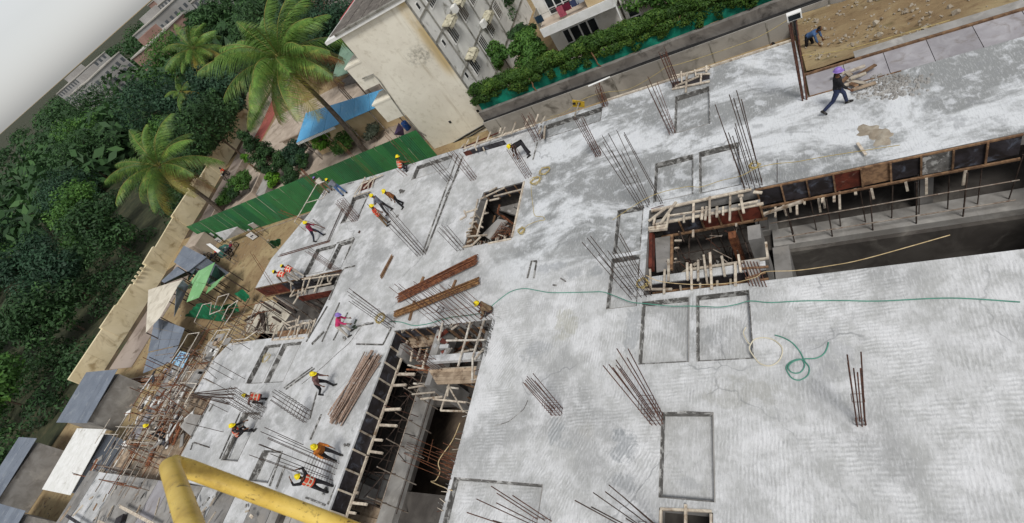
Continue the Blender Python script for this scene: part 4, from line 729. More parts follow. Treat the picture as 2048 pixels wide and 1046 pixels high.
box(hs_, (-8.95, HY-.6, -4.5), (-7.0, 40, 3), 'sheer', 'side_wing') if 'sheer' in M else box(hs_, (-8.95, HY-.4, -4.5), (-7.0, 40, 3), 'whitewall', 'side_wing')
w = box(hs_, (-8.72, HY-.45, -3.6), (-7.95, HY-.405, -1.95), 'white', 'window'); box(w, (-8.66, HY-.47, -2.55), (-8.02, HY-.455, -2.02), 'glass', 'pane'); box(w, (-8.66, HY-.47, -3.55), (-8.02, HY-.455, -2.65), 'glass', 'pane')
w = box(hs_, (-8.6, HY-.45, -1.5), (-7.9, HY-.405, -.9), 'trim', 'louvre_window')
quad(hs_, [(-8.95, HY-1.6, -1.95), (-7.2, HY-1.6, -1.95), (-7.2, HY-.41, -1.7), (-8.95, HY-.41, -1.7)], .06, 'trim', 'canopy') if False else None
b = MB(); b.tube([(-9.05, HY-.5, 2.0), (-9.05, HY-1.1, -.6), (-9.05, HY-1.2, -2.1)], .06, 6); b.build('drain_pipe', 'white', hs_)
for k, (x, c, lab, h) in enumerate(((-12.35, '#b65a6a', 'pink cloth drying on the house balcony rail', .75), (-11.9, '#6e1f36', 'dark red cloth drying on the house balcony rail', .5), (-11.35, '#3d4566', 'navy cloth drying on the house balcony rail', .45), (-13.95, '#25394a', 'dark blue cloth at the left end of the house balcony', .5), (-10.95, '#a9aeb4', 'pale grey cloth drying at the right of the house balcony rail', .4))):
    M['lau%d' % k] = mk('laundry%d' % k, c, None, 5, .9); b = MB(); nx = 7; vs = []
    for j in range(4):
        for i in range(nx): vs.append((x-.25+i*.5/(nx-1), HY-1.26-.03*math.sin(i*1.7+j)-.0, .43-h*j/3))
    b.add(vs, [(j*nx+i, j*nx+i+1, (j+1)*nx+i+1, (j+1)*nx+i) for j in range(3) for i in range(nx-1)], 0, True); b.add([(v[0], v[1]+.012, v[2]) for v in vs], [((j+1)*nx+i, (j+1)*nx+i+1, j*nx+i+1, j*nx+i) for j in range(3) for i in range(nx-1)], 0, True)
    tag(b.build('laundry', 'lau%d' % k), lab, 'laundry', 'laundry on the balcony')
# retaining wall, netting
WYL = 29.05
w = thing('boundary_wall', 'stained grey boundary wall with a dark cable ledge behind the slab', 'wall', (-9, WYL, -5))
b = MB(); b.box((-20.1, WYL, -5.05), (14, WYL+.3, -3.55)); b.build('wall', 'wall_grey', w)
b = MB(); b.box((-20.1, WYL+.3, -5.05), (14, WYL+.6, -2.85)); b.build('upper_wall', 'wall_block', w)
for k in range(3): b = MB(); b.tube([(-20+i*1.7, WYL+.08+k*.07, -3.5+.03*math.sin(i*1.3+k*2)) for i in range(21)], .035, 6); b.build('cable', 'black_pipe', w)
for x in range(-19, 14, 3): b = MB(); b.box((x, WYL-.03, -5), (x+.06, WYL+.0, -3.6)); b.build('wall_joint', 'trim', w)
nt = MB(); n = 90; vs = []
for j in range(6):
    for i in range(n+1):
        x = -19.9+i*34/n; vs.append((x, WYL+.66+.09*math.sin(x*2.1+j*.8)*math.sin(x*.7)+.05*math.sin(x*5+j), -2.95+j*.2+.05*math.sin(x*1.3)))
nt.add(vs, [(j*(n+1)+i, j*(n+1)+i+1, (j+1)*(n+1)+i+1, (j+1)*(n+1)+i) for j in range(5) for i in range(n)], 0, True)
tag(nt.build('shade_net', 'net'), 'teal green shade net hanging below the creeper hedge', 'netting')
# ---------------------------------------------------------------- foliage
def leaf_mat(name, h, h2, h3, sub=.25):
    t = NT(name); oi = t.n('ShaderNodeAttribute'); oi.attribute_name = 'shade'; f = oi.outputs['Fac']
    c = t.mix(t.ramp(f, 0, .6), lin(h), lin(h2)); c = t.mix(t.ramp(f, .6, 1), c, lin(h3)); t.p.inputs['Transmission Weight'].default_value = 0
    tr = t.n('ShaderNodeBsdfTranslucent'); t.l(c, tr.inputs[0]); ms = t.n('ShaderNodeMixShader'); ms.inputs[0].default_value = sub
    m = t.done(c, .6, 0, .25); t.l(t.p.outputs[0], ms.inputs[1]); t.l(tr.outputs[0], ms.inputs[2]); t.l(ms.outputs[0], t.t.nodes['Material Output'].inputs[0]); return m
M['leaf_dark'] = leaf_mat('dark_leaves', '#273d26', '#385532', '#507440')
M['leaf_mid'] = leaf_mat('mid_leaves', '#335229', '#4b7133', '#668e40')
M['leaf_lime'] = leaf_mat('lime_leaves', '#3f6a20', '#5b8a2a', '#7aa83c')
M['leaf_hedge'] = leaf_mat('creeper_leaves', '#2b4320', '#446429', '#6b8639')
M['leaf_grey'] = leaf_mat('grey_green_leaves', '#3c463a', '#566050', '#74796a')
M['leaf_blue'] = leaf_mat('bluish_dark_leaves', '#22372a', '#304c37', '#46664a')
M['bark'] = mk('bark', '#6b5c4c', '#4c4136', 4, .9, bump=.3)
M['palm_bark'] = mk('palm_trunk_bark', '#6f6459', '#50473f', 5, .9, bump=.4)
rs = random.Random(3)
def leaves(blobs, n, size, mat, name, parent=None, flat=.5):
    """leaf cards spread through the outer volume of several lumps"""
    v = []; f = []; sh = []; tot = sum(b[3]*b[4]*b[5] for b in blobs)
    for (cx, cy, cz, rx, ry, rz) in blobs:
        k = int(n*(rx*ry*rz)/tot)+20; bs = rs.uniform(.0, .45)
        for i in range(k):
            while True:
                x, y, z = rs.uniform(-1, 1), rs.uniform(-1, 1), rs.uniform(-1, 1); q = x*x+y*y+z*z
                if .25 < q < 1: break
            q = q**.5; r = (.72+.33*rs.random()**.6)/1.0*(.8+.25*math.sin(cx*3+x*5)*math.sin(y*4+cz)); x, y, z = x/q*r, y/q*r, z/q*r
            p = Vector((cx+x*rx, cy+y*ry, cz+z*rz)); nrm = Vector((x+rs.uniform(-.8, .8), y+rs.uniform(-.8, .8), z+flat+rs.uniform(-.6, .6))).normalized()
            a = nrm.orthogonal().normalized(); a.rotate(Quaternion(nrm, rs.uniform(0, 6.28))); c = nrm.cross(a); s = size*rs.uniform(.6, 1.3)
            o = len(v); v += [p-a*s, p+c*s*.45, p+a*s, p-c*s*.45]; f.append((o, o+1, o+2, o+3)); sh.append(min(1, bs+rs.uniform(0, .55)))
    me = bpy.data.meshes.new(name); me.from_pydata([tuple(p) for p in v], [], f); me.materials.append(M[mat]); at = me.attributes.new('shade', 'FLOAT', 'FACE'); at.data.foreach_set('value', sh)
    o = bpy.data.objects.new(name, me); C.objects.link(o)
    if parent is not None: o.parent = parent; o.location = -Vector(parent['_w'])
    return o
def tree(label, base, height, r, mat='leaf_dark', n=5000, size=.16, kind='round', name='broad_tree', cat='tree', group=None, lumps=14):
    base = Vector(base); o = thing(name, label, cat, base, group); tb = MB()
    tb.tube([base+Vector((0, 0, -.1)), base+Vector((rs.uniform(-.2, .2), rs.uniform(-.2, .2), height*.4)), base+Vector((rs.uniform(-.3, .3), rs.uniform(-.3, .3), height*.8))], [.05*height**.8*.5, .035*height**.8*.5, .03], 7)
    bl = []
    for i in range(lumps):
        a = rs.uniform(0, 6.28)
        if kind == 'cone': h = (i+.5)/lumps; rr = r*(1.05-h)*rs.uniform(.3, 1.0); z = height*(.15+.85*h); sz = r*(.3-.16*h)
        else: h = rs.uniform(0, 1); rr = r*rs.uniform(.2, .8)*math.sin(math.pi*(.25+.6*h)); z = height*(.4+.5*h); sz = r*rs.uniform(.28, .5)
        c = base+Vector((rr*math.cos(a), rr*math.sin(a), z)); bl.append((c.x, c.y, c.z, sz, sz, sz*rs.uniform(.6, .85)))
        tb.tube([base+Vector((0, 0, height*(.25+.3*h))), c], [.05, .015], 4)
    tb.build('trunk', 'bark', o); leaves(bl, n, size, mat, 'crown', o); return o
# creeper hedge on the boundary
def hedge(label, x0, x1, y, z0, z1, mat, n):
    bl = []; x = x0
    while x < x1:
        for z in (z0, z1, z1, z1): bl.append((x+rs.uniform(-.3, .3), y+(rs.uniform(-.2, .25) if z < z1 else rs.uniform(-.1, .6)), z+rs.uniform(-.14, .12), rs.uniform(.55, .85), rs.uniform(.36, .5), rs.uniform(.36, .48)))
        x += .7
    for i in range(int((x1-x0)*.9)): x = rs.uniform(x0, x1); bl.append((x, y-.22, z0-rs.uniform(.0, .55), rs.uniform(.2, .5), .15, rs.uniform(.2, .5)))
    return tag(leaves(bl, n, .085, mat, 'creeper_hedge', None, .2), label, 'hedge')
hedge('long creeper hedge spilling over the boundary wall above the teal net', -19.6, 14, WYL+.75, -2.0, -1.4, 'leaf_hedge', 150000)
for x, z, l in ((-15.2, -3.4, 'dry brown creeper strand hanging over the teal net, left'), (-10.6, -3.3, 'dry brown creeper strand hanging over the teal net, middle')):
    b = MB(); b.tube([(x+rs.uniform(-.05, .05)*k, WYL+.45, z+1.6-k*.22) for k in range(8)], .05, 5); tag(b.build('dry_creeper', 'batten_brown'), l, 'plant')
# trees: right of the cream block and by the house
for i, (u, v, z, h, r, m) in enumerate((('1090', 120, -5, 5.5, 1.9, 'leaf_mid'), ('1030', 40, -5, 8, 2.6, 'leaf_dark'), ('1010', 130, -5, 5, 1.7, 'leaf_mid'), ('1075', 85, -5, 5, 1.5, 'leaf_dark'), ('1040', -30, -5, 7, 2.5, 'leaf_dark'), ('1005', 20, -5, 9, 2.4, 'leaf_blue'), ('1025', -70, -5, 9, 3, 'leaf_blue'))):
    p = G('', float(u), v+35, -5); tree(['bushy green tree filling the corner between cream block and white house', 'tall dark tree in the gap behind the bushy corner tree', 'leafy bush against the right foot of the cream block', 'dark shrub at the left wall of the white house', 'dark tree at the top frame edge between the two buildings', 'bluish dark tree close against the grey side of the cream block', 'far dark tree closing the gap between the two buildings'][i], p, h*.75, r, m, 5000, .14, group='trees between the cream block and the white house')
for i, (x, y) in enumerate(((-6.3, 33), (-3.5, 35), (.5, 34), (5, 36))): tree(['dark tree rising right of the white house', 'dense tree behind the hedge near the top frame edge', 'tree behind the hedge at the far top right', 'tree behind the hedge beyond the right frame edge'][i], (x, y, -4.6), 5+i*.6, 2.2, 'leaf_mid', 3500, .15, group='trees behind the creeper hedge')
# ---------------------------------------------------------------- road, compound wall, fence
def strip(name, L, R, z, mat):
    b = MB(); n = len(L); b.add([(p.x, p.y, z) for p in L]+[(p.x, p.y, z) for p in R], [(i, n+i, n+i+1, i+1) for i in range(n-1)]); return tag(b.build(name, mat), kind='structure')
V2 = lambda x, y: Vector((x, y))
strip('verge', [V2(-64, 12), V2(-65.1, 24), V2(-67.3, 31), V2(-68.2, 36), V2(-71, 47), V2(-77, 70), V2(-84, 95)], [V2(-61.5, 12), V2(-62.6, 24), V2(-64.8, 31), V2(-66.2, 36), V2(-69, 47), V2(-75, 70), V2(-82, 95)], -4.985, 'verge')
strip('road', [V2(-62.4, 12), V2(-63.5, 24), V2(-65.7, 31), V2(-67, 36), V2(-69.8, 47), V2(-76, 70), V2(-83, 95)], [V2(-57.5, 12), V2(-58.5, 24), V2(-60.5, 31), V2(-61.8, 36), V2(-64.8, 47), V2(-71, 70), V2(-78, 95)], -4.975, 'road')
strip('red_path', [V2(-66.5, 45), V2(-68.3, 52), V2(-71.5, 60)], [V2(-63.6, 45), V2(-65.5, 52), V2(-68.8, 60)], -4.965, 'path_red')
b = MB(); b.prism([(-60.2, 28.2), (-30, 28.2), (-27, 34), (-27, 52), (-64.5, 52), (-61.9, 36)], -5.05, -4.955); tag(b.build('paved_yard', 'paving'), kind='structure')
b = MB(); b.prism([(-44, 28.4), (-30, 28.4), (-30, 33), (-43, 32.8), (-47, 30)], -5.0, -4.93); tag(b.build('planting_bed', 'verge'), kind='structure')
cw = thing('compound_wall', 'long beige compound wall stepping along the road under the trees', 'wall', (-67, 36, -5))
tag(strip('undergrowth', [V2(-6000, -3000), V2(-6000, 10), V2(-6000, 1200), V2(-3000, 6000)], [V2(-62.4, -40), V2(-63.6, 10), V2(-68.4, 36), V2(-84.9, 95)], -4.95, 'verge_dark'))
pts = [V2(-63.2, 10), V2(-65.2, 24), V2(-67.5, 31.6), V2(-68.3, 36), V2(-71.3, 47.5), V2(-77.4, 70), V2(-84.5, 95)]
bl = []
for i in range(420):
    y = rs.uniform(-50, 110); x = -64.5-abs(rs.gauss(0, 40))-max(0, y-8)*.13
    if y > 40: x -= (y-40)*.25
    r_ = rs.uniform(1., 2.6); bl.append((x-r_, y, -4.9+r_*.35, r_, r_, r_*.75))
tag(leaves(bl, 110000, .22, 'leaf_dark', 'undergrowth_shrubs'), kind='stuff')
k = 0
for a, e in zip(pts, pts[1:]):
    L = (e-a).length; n = max(1, int(L/2.4)); nn = (e-a).normalized()
    for i in range(n):
        p, q = a.lerp(e, i/n), a.lerp(e, (i+1)/n); zt = -2.75+[0, .0, .22, .1, -.12, .25][k % 6]; pr = [.0, 0, .05, .05, 0, .03][k % 6]; k += 1
        b = MB(); off = Vector((nn.y, -nn.x))*pr; b.prism([tuple(p+off), tuple(q-nn*.02+off), tuple(q-nn*.02+Vector((-nn.y, nn.x))*.3), tuple(p+Vector((-nn.y, nn.x))*.3)][::1], -5.05, zt); b.build('wall_panel', 'yellow_wall', cw)
        if k % 5 == 0:
            for s in range(4): r = p.lerp(q, .15+s*.2); box(cw, (r.x-.1, r.y-.12, zt), (r.x+.25, r.y+.08, zt+.35), 'yellow_wall', 'baluster')
fence = thing('sheet_fence', 'tall green corrugated sheet fence along the far side of the site', 'fence', (-42, 27.2, -5))
FX0, FX1 = -58.3, -23.9; nP = 38
def ftop(x): return -2.0+(x-FX0)/(FX1-FX0)*.95
for i in range(nP):
    x0 = FX0+(FX1-FX0)*i/nP; x1 = FX0+(FX1-FX0)*(i+1)/nP-.012; b = MB(); m = 8; j = rnd(-.015, .015); vs = []
    for q in range(m+1): x = x0+(x1-x0)*q/m; y = 27.2+j+(.025 if q % 2 else 0); vs += [(x, y, -5), (x, y, ftop(x)+rnd(-.01, .01))]
    b.add(vs, [(2*q, 2*q+2, 2*q+3, 2*q+1) for q in range(m)]); b.build('fence_sheet', 'green_sheet' if rnd(0, 1) < .6 else 'green_sheet_b', fence)
for i in range(0, nP, 3): x = FX0+(FX1-FX0)*i/nP; box(fence, (x, 27.24, -5), (x+.07, 27.31, ftop(x)), 'pipe_dark', 'fence_post')
# blue roof shed, other sheds
sh = thing('blue_roof_shed', 'long shed with a bright blue corrugated roof beside the cream block', 'shed', (-38, 38, -5))
bl = [G('E5', 170, 550, -2), G('E5', 270, 240, -1.4), G('E5', 1080, -10, -1.4), G('E5', 1125, 130, -2)]
for k in range(6):
    a = bl[0].lerp(bl[3], k/6); c = bl[0].lerp(bl[3], (k+1)/6-.004); d_ = bl[1].lerp(bl[2], (k+1)/6-.004); e = bl[1].lerp(bl[2], k/6); quad(sh, [a, c, d_, e], .04, 'blue_roof', 'roof_sheet')
for t_ in (.05, .3, .55, .8, .98): p = bl[0].lerp(bl[3], t_); rod(sh, (p.x, p.y+.2, -5), (p.x, p.y+.2, p.z-.04), .06, 'pipe', 'post')
b = MB(); a, c = bl[0], bl[3]; b.add([(a.x, a.y+1.2, -5), (c.x, c.y+1.2, -5), (c.x, c.y+1.2, -2.2), (a.x, a.y+1.2, -2.2)], [(0, 1, 2, 3)]); b.build('wall', 'peach', sh)
for i in range(26): t_ = i/26; p = bl[0].lerp(bl[3], t_*.45); box(sh, (p.x-.05, p.y-.02, p.z-.32), (p.x+.1, p.y+.03, p.z-.06), 'white', 'eave_tile')
sh = thing('green_roof_shed', 'shed with a faded green sheet roof behind the blue roof', 'shed', (-40, 44, -5))
q = [G('Q2', 15, 610, 0), G('Q2', 135, 565, 0), G('Q2', 195, 430, .2), G('Q2', 95, 330, .2)]; quad(sh, [q[0], q[1], q[2], q[3]], .06, 'greygreen', 'roof_sheet')
for p in q: rod(sh, (p.x, p.y, -5), (p.x, p.y, p.z-.06), .07, 'pipe', 'post')
sh = thing('lean_to_roof', 'dark grey lean-to roof with rafters between green and blue roofs', 'shed', (-36, 41, -5))
q = [G('Q2', 60, 680, -.6), G('Q2', 230, 630, -.6), G('Q2', 180, 560, -.2), G('Q2', 60, 640, -.2)]; quad(sh, q, .06, 'roof_grey', 'roof_sheet')
for p in q: rod(sh, (p.x, p.y, -5), (p.x, p.y, p.z-.06), .06, 'pipe', 'post')
sh = thing('outbuilding', 'low flat roofed pinkish outbuilding at the left end of the blue roof', 'shed', (-47, 38, -5))
p = G('E5', 110, 480, -4); box(sh, (p.x-1.6, p.y-.3, -5), (p.x+1.6, p.y+2.2, -4.05), 'paving', 'wall'); box(sh, (p.x-1.8, p.y-.5, -4.05), (p.x+1.8, p.y+2.4, -3.92), 'paving', 'roof')
wl_ = thing('garden_wall', 'low whitewashed wall around the gardens by the road', 'wall', (-56, 36, -5))
for a, e in (((-60.4, 30), (-62.2, 37.5)), ((-62.2, 37.5), (-64.0, 44.5)), ((-58, 29), (-54, 33)), ((-54, 33), (-56, 40)), ((-50, 40), (-47, 34)), ((-47, 34), (-45.5, 28.4))): b = MB(); b.bar((*a, -4.6), (*e, -4.6), .22, .9); b.build('wall_run', 'paving', wl_)
b_ = thing('wooden_gate', 'brown slatted gate in the low garden wall', 'gate', G('S1', 770, 340, -4.6))
for k in range(7): a = G('S1', 705+k*12, 310+k*9, -4.2); beam(b_, a+Vector((0, 0, -.75)), a+Vector((0, 0, .35)), .3, .05, 'batten_brown', 'slat')
o = thing('planter_wall', 'grey concrete planter wall near the conifer', 'planter', G('S1', 790, 480, -4.8)); quad(o, [G('S1', 740, 540, -4.2), G('S1', 800, 555, -4.2), G('S1', 870, 380, -4.2), G('S1', 825, 365, -4.2)], .75, 'wall_grey', 'planter')
# ---------------------------------------------------------------- palms
M['frond_g'] = mk('palm_frond_green', '#688a3c', '#4c6c30', 1.5, .5, var=.2, dirt='#8d9a48', dscale=1.2)
M['frond_y'] = mk('palm_frond_yellow', '#9a9040', '#7d7836', 1.5, .55, var=.25, dirt='#7b5527', dscale=1.4)
M['frond_b'] = mk('dry_palm_frond', '#7a5630', '#5c4025', 1.5, .7, var=.2)
M['rachis'] = mk('palm_rachis', '#8b8748', '#6d6a38', 3, .6)
def frond_mesh(L, droop, mat, seed):
    r = random.Random(seed); b = MB(); n = 14; pts = []
    for i in range(n+1):
        s = i/n; pts.append(Vector((L*(s-.22*droop*s**3), .06*L*math.sin(seed)*s*s, L*(.3*s-(.38+.42*droop)*s**2.2))))
    b.tube(pts, [.045*(1-.8*i/n)+.006 for i in range(n+1)], 4, 1)
    k = 74
    for i in range(k):
        s = .1+.9*i/(k-1); f = s*n; j = min(int(f), n-1); p = pts[j].lerp(pts[j+1], f-j); d = (pts[j+1]-pts[j]).normalized(); ll = L*.3*math.sin(math.pi*(.16+.8*s))**.7*r.uniform(.8, 1.1)
        for sd in (-1, 1):
            out = (d*.55+Vector((0, sd*.85, -.2-.35*r.random()-.25*s))).normalized(); q1 = p+out*ll*.5; q2 = p+out*ll*.95+Vector((0, 0, -ll*(.18+.25*r.random()))); w = d*.02
            b.add([p-w, p+w, q1+w*1.1, q1-w*1.1, q2], [(0, 1, 2, 3), (3, 2, 4)], 0, False)
    return b.mesh('frond', [mat, 'rachis'])
FM = [[frond_mesh(5.2, .25, 'frond_g', 1), frond_mesh(5.0, .4, 'frond_g', 2)], [frond_mesh(5.2, .3, 'frond_g', 3), frond_mesh(5.3, .2, 'frond_g', 6)], [frond_mesh(5.4, .05, 'frond_y', 4), frond_mesh(5.0, .1, 'frond_b', 5), frond_mesh(5.4, .1, 'frond_y', 7)]]
M['coconut'] = mk('coconut', '#a08a3a', '#7a6a2c', 3, .5)
def palm(label, base, crown, size, nf=20, seed=1, nuts=9):
    base, crown = Vector(base), Vector(crown); o = thing('palm_tree', label, 'palm tree', base, 'coconut palms'); b = MB(); n = 10; r = random.Random(seed)
    b.tube([base.lerp(crown, i/n)+Vector((.25*math.sin(i/n*3), .1*math.sin(i/n*5), 0))*size for i in range(n+1)], [(.24-.1*i/n)*size for i in range(n+1)], 9); b.build('trunk', 'palm_bark', o)
    for i in range(nf):
        tier = i/nf; ms = FM[0] if tier < .52 else FM[1] if tier < .78 else FM[2]; me = r.choice(ms); az = i*2.399+r.uniform(-.2, .2); el = math.radians(55-105*tier+r.uniform(-9, 9))
        q = Matrix.Rotation(az, 4, 'Z') @ Matrix.Rotation(-el, 4, 'Y') @ Matrix.Rotation(r.uniform(-.5, .5), 4, 'X')
        put('frond', me, o, Matrix.Translation(crown) @ q @ Matrix.Scale(size*r.uniform(.85, 1.08), 4))
    for i in range(nuts):
        a = r.uniform(0, 6.28); p = crown+Vector((math.cos(a)*.3, math.sin(a)*.3, -.25-r.uniform(0, .3)))*size; b = MB(); b.tube([p+Vector((0, 0, z)) for z in (-.16, -.1, 0, .1, .16)], [.03, .11, .14, .1, .03], 7); b.build('coconut', 'coconut', o)
    return o
pb = Vector((-36.0, 33.2, -5)); palm('tall coconut palm leaning over the blue roof, largest of the palms', pb, tip(pb, '', 562, 118), 1.16, 36, 5)
pb = G('', 470, 200, -5); palm('coconut palm left of the tallest palm, over the dark trees', pb, tip(pb, '', 388, 98), 1.15, 24, 8, 5)
pb = Vector((-60.6, 32.3, -5)); palm('coconut palm at the left frame edge beside the compound wall', pb, tip(pb, '', 318, 332), 1.15, 22, 11, 6)
pb = G('', 430, 265, -5); palm('small drooping palm among the dark trees left of the road', pb, tip(pb, '', 362, 184), .62, 9, 14, 0)
# ---------------------------------------------------------------- trees left
T_ = tree
big = (((250, 880), 3, 11, 5, 'leaf_dark'), ((80, 760), 2, 11, 5, 'leaf_blue'), ((330, 800), 2, 9, 3.8, 'leaf_dark'), ((200, 1040), 1, 9, 4.5, 'leaf_dark'), ((60, 1000), 1, 9, 4.5, 'leaf_mid'), ((270, 980), 0, 8, 3.0, 'leaf_blue'), ((330, 620), 3, 11, 5, 'leaf_blue'), ((450, 640), 2, 9, 3.4, 'leaf_blue'),
       ((150, 130), 4, 14, 7, 'leaf_grey'), ((330, 180), 4, 14, 7, 'leaf_dark'), ((470, 60), 4, 14, 8, 'leaf_dark'), ((800, 80), 4, 13, 6, 'leaf_dark'), ((1000, 130), 4, 12, 5, 'leaf_blue'), ((1180, 180), 3, 11, 4.5, 'leaf_blue'), ((1240, 90), 3, 11, 4.5, 'leaf_blue'), ((1100, 20), 4, 13, 6, 'leaf_blue'), ((1230, 270), 2, 8, 3.2, 'leaf_blue'), ((1120, 330), 0, 7, 3, 'leaf_dark'), ((640, 130), 4, 12, 5, 'leaf_dark'), ((250, 420), 3, 11, 5, 'leaf_dark'))
wh = ['broad dark tree beside the compound wall', 'bluish tree at the left frame edge above the road', 'dark tree overhanging the top of the compound wall', 'dark tree low against the beige wall', 'mid green tree at the left frame edge', 'small bluish tree near the stepped wall', 'dark tree between the left palm and the small palm', 'bluish tree under the tall palm', 'grey green tree below the far grey houses', 'dark tree behind the left palm', 'tall dark tree at the top edge left of the tall palm',
      'dark tree behind the tall palm crown', 'bluish tree right behind the tall palm crown', 'bluish tree near the red edged roof', 'dark bluish tree left of the cream block roof', 'tall bluish tree at the top edge right of the palm', 'small bluish tree by the faded green roof', 'small dark tree between palm and green roof', 'dark tree at the top under the highest fronds', 'dark tree over the far left lane']
for (uv, zc, h, r, m), l in zip(big, wh):
    p = G('Q1', *uv, zc); k = (p-EYE).length/60; tree(l, (p.x, p.y, -5), max(zc+5+r*.4, 5), r, m, 4200, .2*max(1, k*.8), name='broad_tree', group='trees of the left side', lumps=24)
# extension of the wood past the left frame edge of the photograph
for i, (x, y, h, r) in enumerate(((-80, 30, 9, 5), (-86, 24, 9, 5), (-92, 36, 10, 6), (-78, 18, 8, 4.5), (-100, 28, 10, 6), (-75, 8, 8, 4.5), (-90, 12, 9, 5.5), (-110, 45, 11, 7), (-105, 16, 10, 6), (-72, -4, 8, 4.5), (-85, 0, 9, 5.5), (-125, 30, 11, 8), (-120, 8, 11, 8), (-98, -10, 10, 6), (-82, -16, 9, 5), (-130, 60, 12, 8), (-150, 40, 12, 9), (-150, 75, 13, 9), (-180, 100, 14, 12), (-110, 70, 12, 8), (-130, 95, 13, 9))):
    tree('dense tree of the dark wood left of the compound wall', (x, y, -5), h, r, ['leaf_dark', 'leaf_blue', 'leaf_mid'][i % 3], 4500, .26, group='trees of the wood left of the wall', lumps=18)
# garden plants
tree('spreading dark conifer behind the green fence', G('S1', 960, 400, -5)+Vector((0, .6, 0)), 6.4, 2.5, 'leaf_dark', 11000, .12, 'cone', 'conifer_tree', lumps=70)
tree('low spiky green bush by the garden wall', G('S1', 700, 500, -5), 2.4, 1.7, 'leaf_mid', 2600, .13, name='garden_bush', cat='bush')
tree('green bush at the fence top, left part', G('S1', 560, 600, -5), 1.9, 1.4, 'leaf_mid', 1800, .13, name='garden_bush', cat='bush')
tree('small lime green shrub by the brown gate', G('S1', 700, 300, -5), 1.5, .8, 'leaf_lime', 900, .1, name='garden_bush', cat='bush')
tree('banana-like green clump below the conifer', G('S1', 890, 520, -5)+Vector((0, 1.2, 0)), 1.9, 1.1, 'leaf_lime', 500, .28, name='garden_bush', cat='bush')
tree('dark leafy bush behind the fence near the two leaning workers', G('E5', 270, 800, -5), 3.0, 1.9, 'leaf_blue', 3500, .14, name='garden_bush', cat='bush')
tree('bright lime green tree in front of the blue roof', G('E5', 570, 640, -5), 3.0, 1.15, 'leaf_lime', 2600, .11, name='garden_tree', lumps=22)
tree('dull green shrub at the foot of the tall palm', G('E5', 760, 620, -5), 1.9, 1.9, 'leaf_mid', 2500, .12, name='garden_bush', cat='bush')
tree('grey twiggy bush near the purple cloth', G('E5', 1030, 520, -5), 1.6, 1.1, 'leaf_grey', 1500, .11, name='garden_bush', cat='bush')
tree('grey dry bush under the blue roof corner', G('E5', 350, 650, -5), 2.0, 1.3, 'leaf_grey', 1500, .11, name='garden_bush', cat='bush')
for u, v, h, r, m, l in ((640, 560, 1.6, 1.2, 'leaf_dark', 'dark shrub along the fence left of the grey planter'), (1080, 470, 2.2, 1.3, 'leaf_dark', 'dark shrub right of the conifer against the fence'), (1150, 330, 1.8, 1.1, 'leaf_dark', 'dark shrub among the grey dry stems')):
    tree(l, G('S1', u, v, -5), h, r, m, 2200, .12, name='garden_bush', cat='bush', lumps=20)
# far houses at the top left
M['far_glass'] = mk('far_window', '#63676b', '#54585c', 1, .3); M['far_wall'] = mk('far_house_wall', '#a7a5a3', '#95928f', .1, .9); M['far_pink'] = mk('far_pink_wall', '#9d7f74', '#8a6d63', .1, .9); M['far_roof'] = mk('far_terrace', '#b7b2aa', '#9f9a92', .1, .9)
def far_house(label, x, y, w, d, h, m):
    o = thing('far_house', label, 'house', (x, y, -5), 'far houses beyond the trees'); box(o, (x, y, -5), (x+w, y+d, h), m, 'wall'); box(o, (x-.3, y-.3, h), (x+w+.3, y+d+.3, h+.35), 'far_roof', 'roof'); box(o, (x+w*.2, y+d*.3, h+.35), (x+w*.5, y+d*.7, h+2.6), m, 'stair_room')
    for f_ in range(int((h+5)/3)):
        for k in range(int(w/3)): box(o, (x+1+k*3, y-.06, -4+f_*3), (x+2.4+k*3, y-.01, -2.5+f_*3), 'far_glass', 'window')
        for k in range(int(d/3)): box(o, (x+w+.01, y+1+k*3, -4+f_*3), (x+w+.06, y+2.4+k*3, -2.5+f_*3), 'far_glass', 'window')
for i, (x, y, w, d, h, m) in enumerate(((-175, 118, 14, 16, 6, 'far_pink'), (-150, 130, 15, 12, 7, 'far_wall'), (-122, 128, 12, 14, 5, 'far_wall'), (-80, 92, 12, 12, 6, 'far_pink'), (-62, 74, 11, 12, 5, 'far_wall'), (-210, 150, 18, 16, 9, 'far_wall'), (-240, 130, 18, 18, 8, 'far_wall'), (-100, 110, 12, 12, 6, 'far_wall'), (-190, 190, 20, 18, 9, 'far_pink'), (-260, 200, 22, 20, 10, 'far_wall'), (-150, 175, 16, 14, 8, 'far_wall'), (-320, 170, 24, 22, 10, 'far_wall'), (-330, 260, 26, 22, 12, 'far_pink'))):
    far_house(['pink walled house at the far left beyond the trees', 'grey terraced house at the far top left', 'grey house behind the wood beyond the palm', 'pinkish house beyond the red edged roof', 'pale house seen past the cream block roof'][i] if i < 5 else 'distant terraced house beyond the trees on the horizon', x, y, w, d, h, m)
b = MB()
bl = []
for i in range(420):
    a = rs.uniform(0, 1); d_ = 150+850*rs.random()**1.6; an = math.radians(rs.uniform(95, 185)); bl.append((d_*math.cos(an), d_*math.sin(an), -2+rs.uniform(0, 3), rs.uniform(9, 20), rs.uniform(9, 20), rs.uniform(4, 8)))
o = leaves(bl, 90000, 1.5, 'leaf_dark', 'distant_wood'); tag(o, kind='stuff')
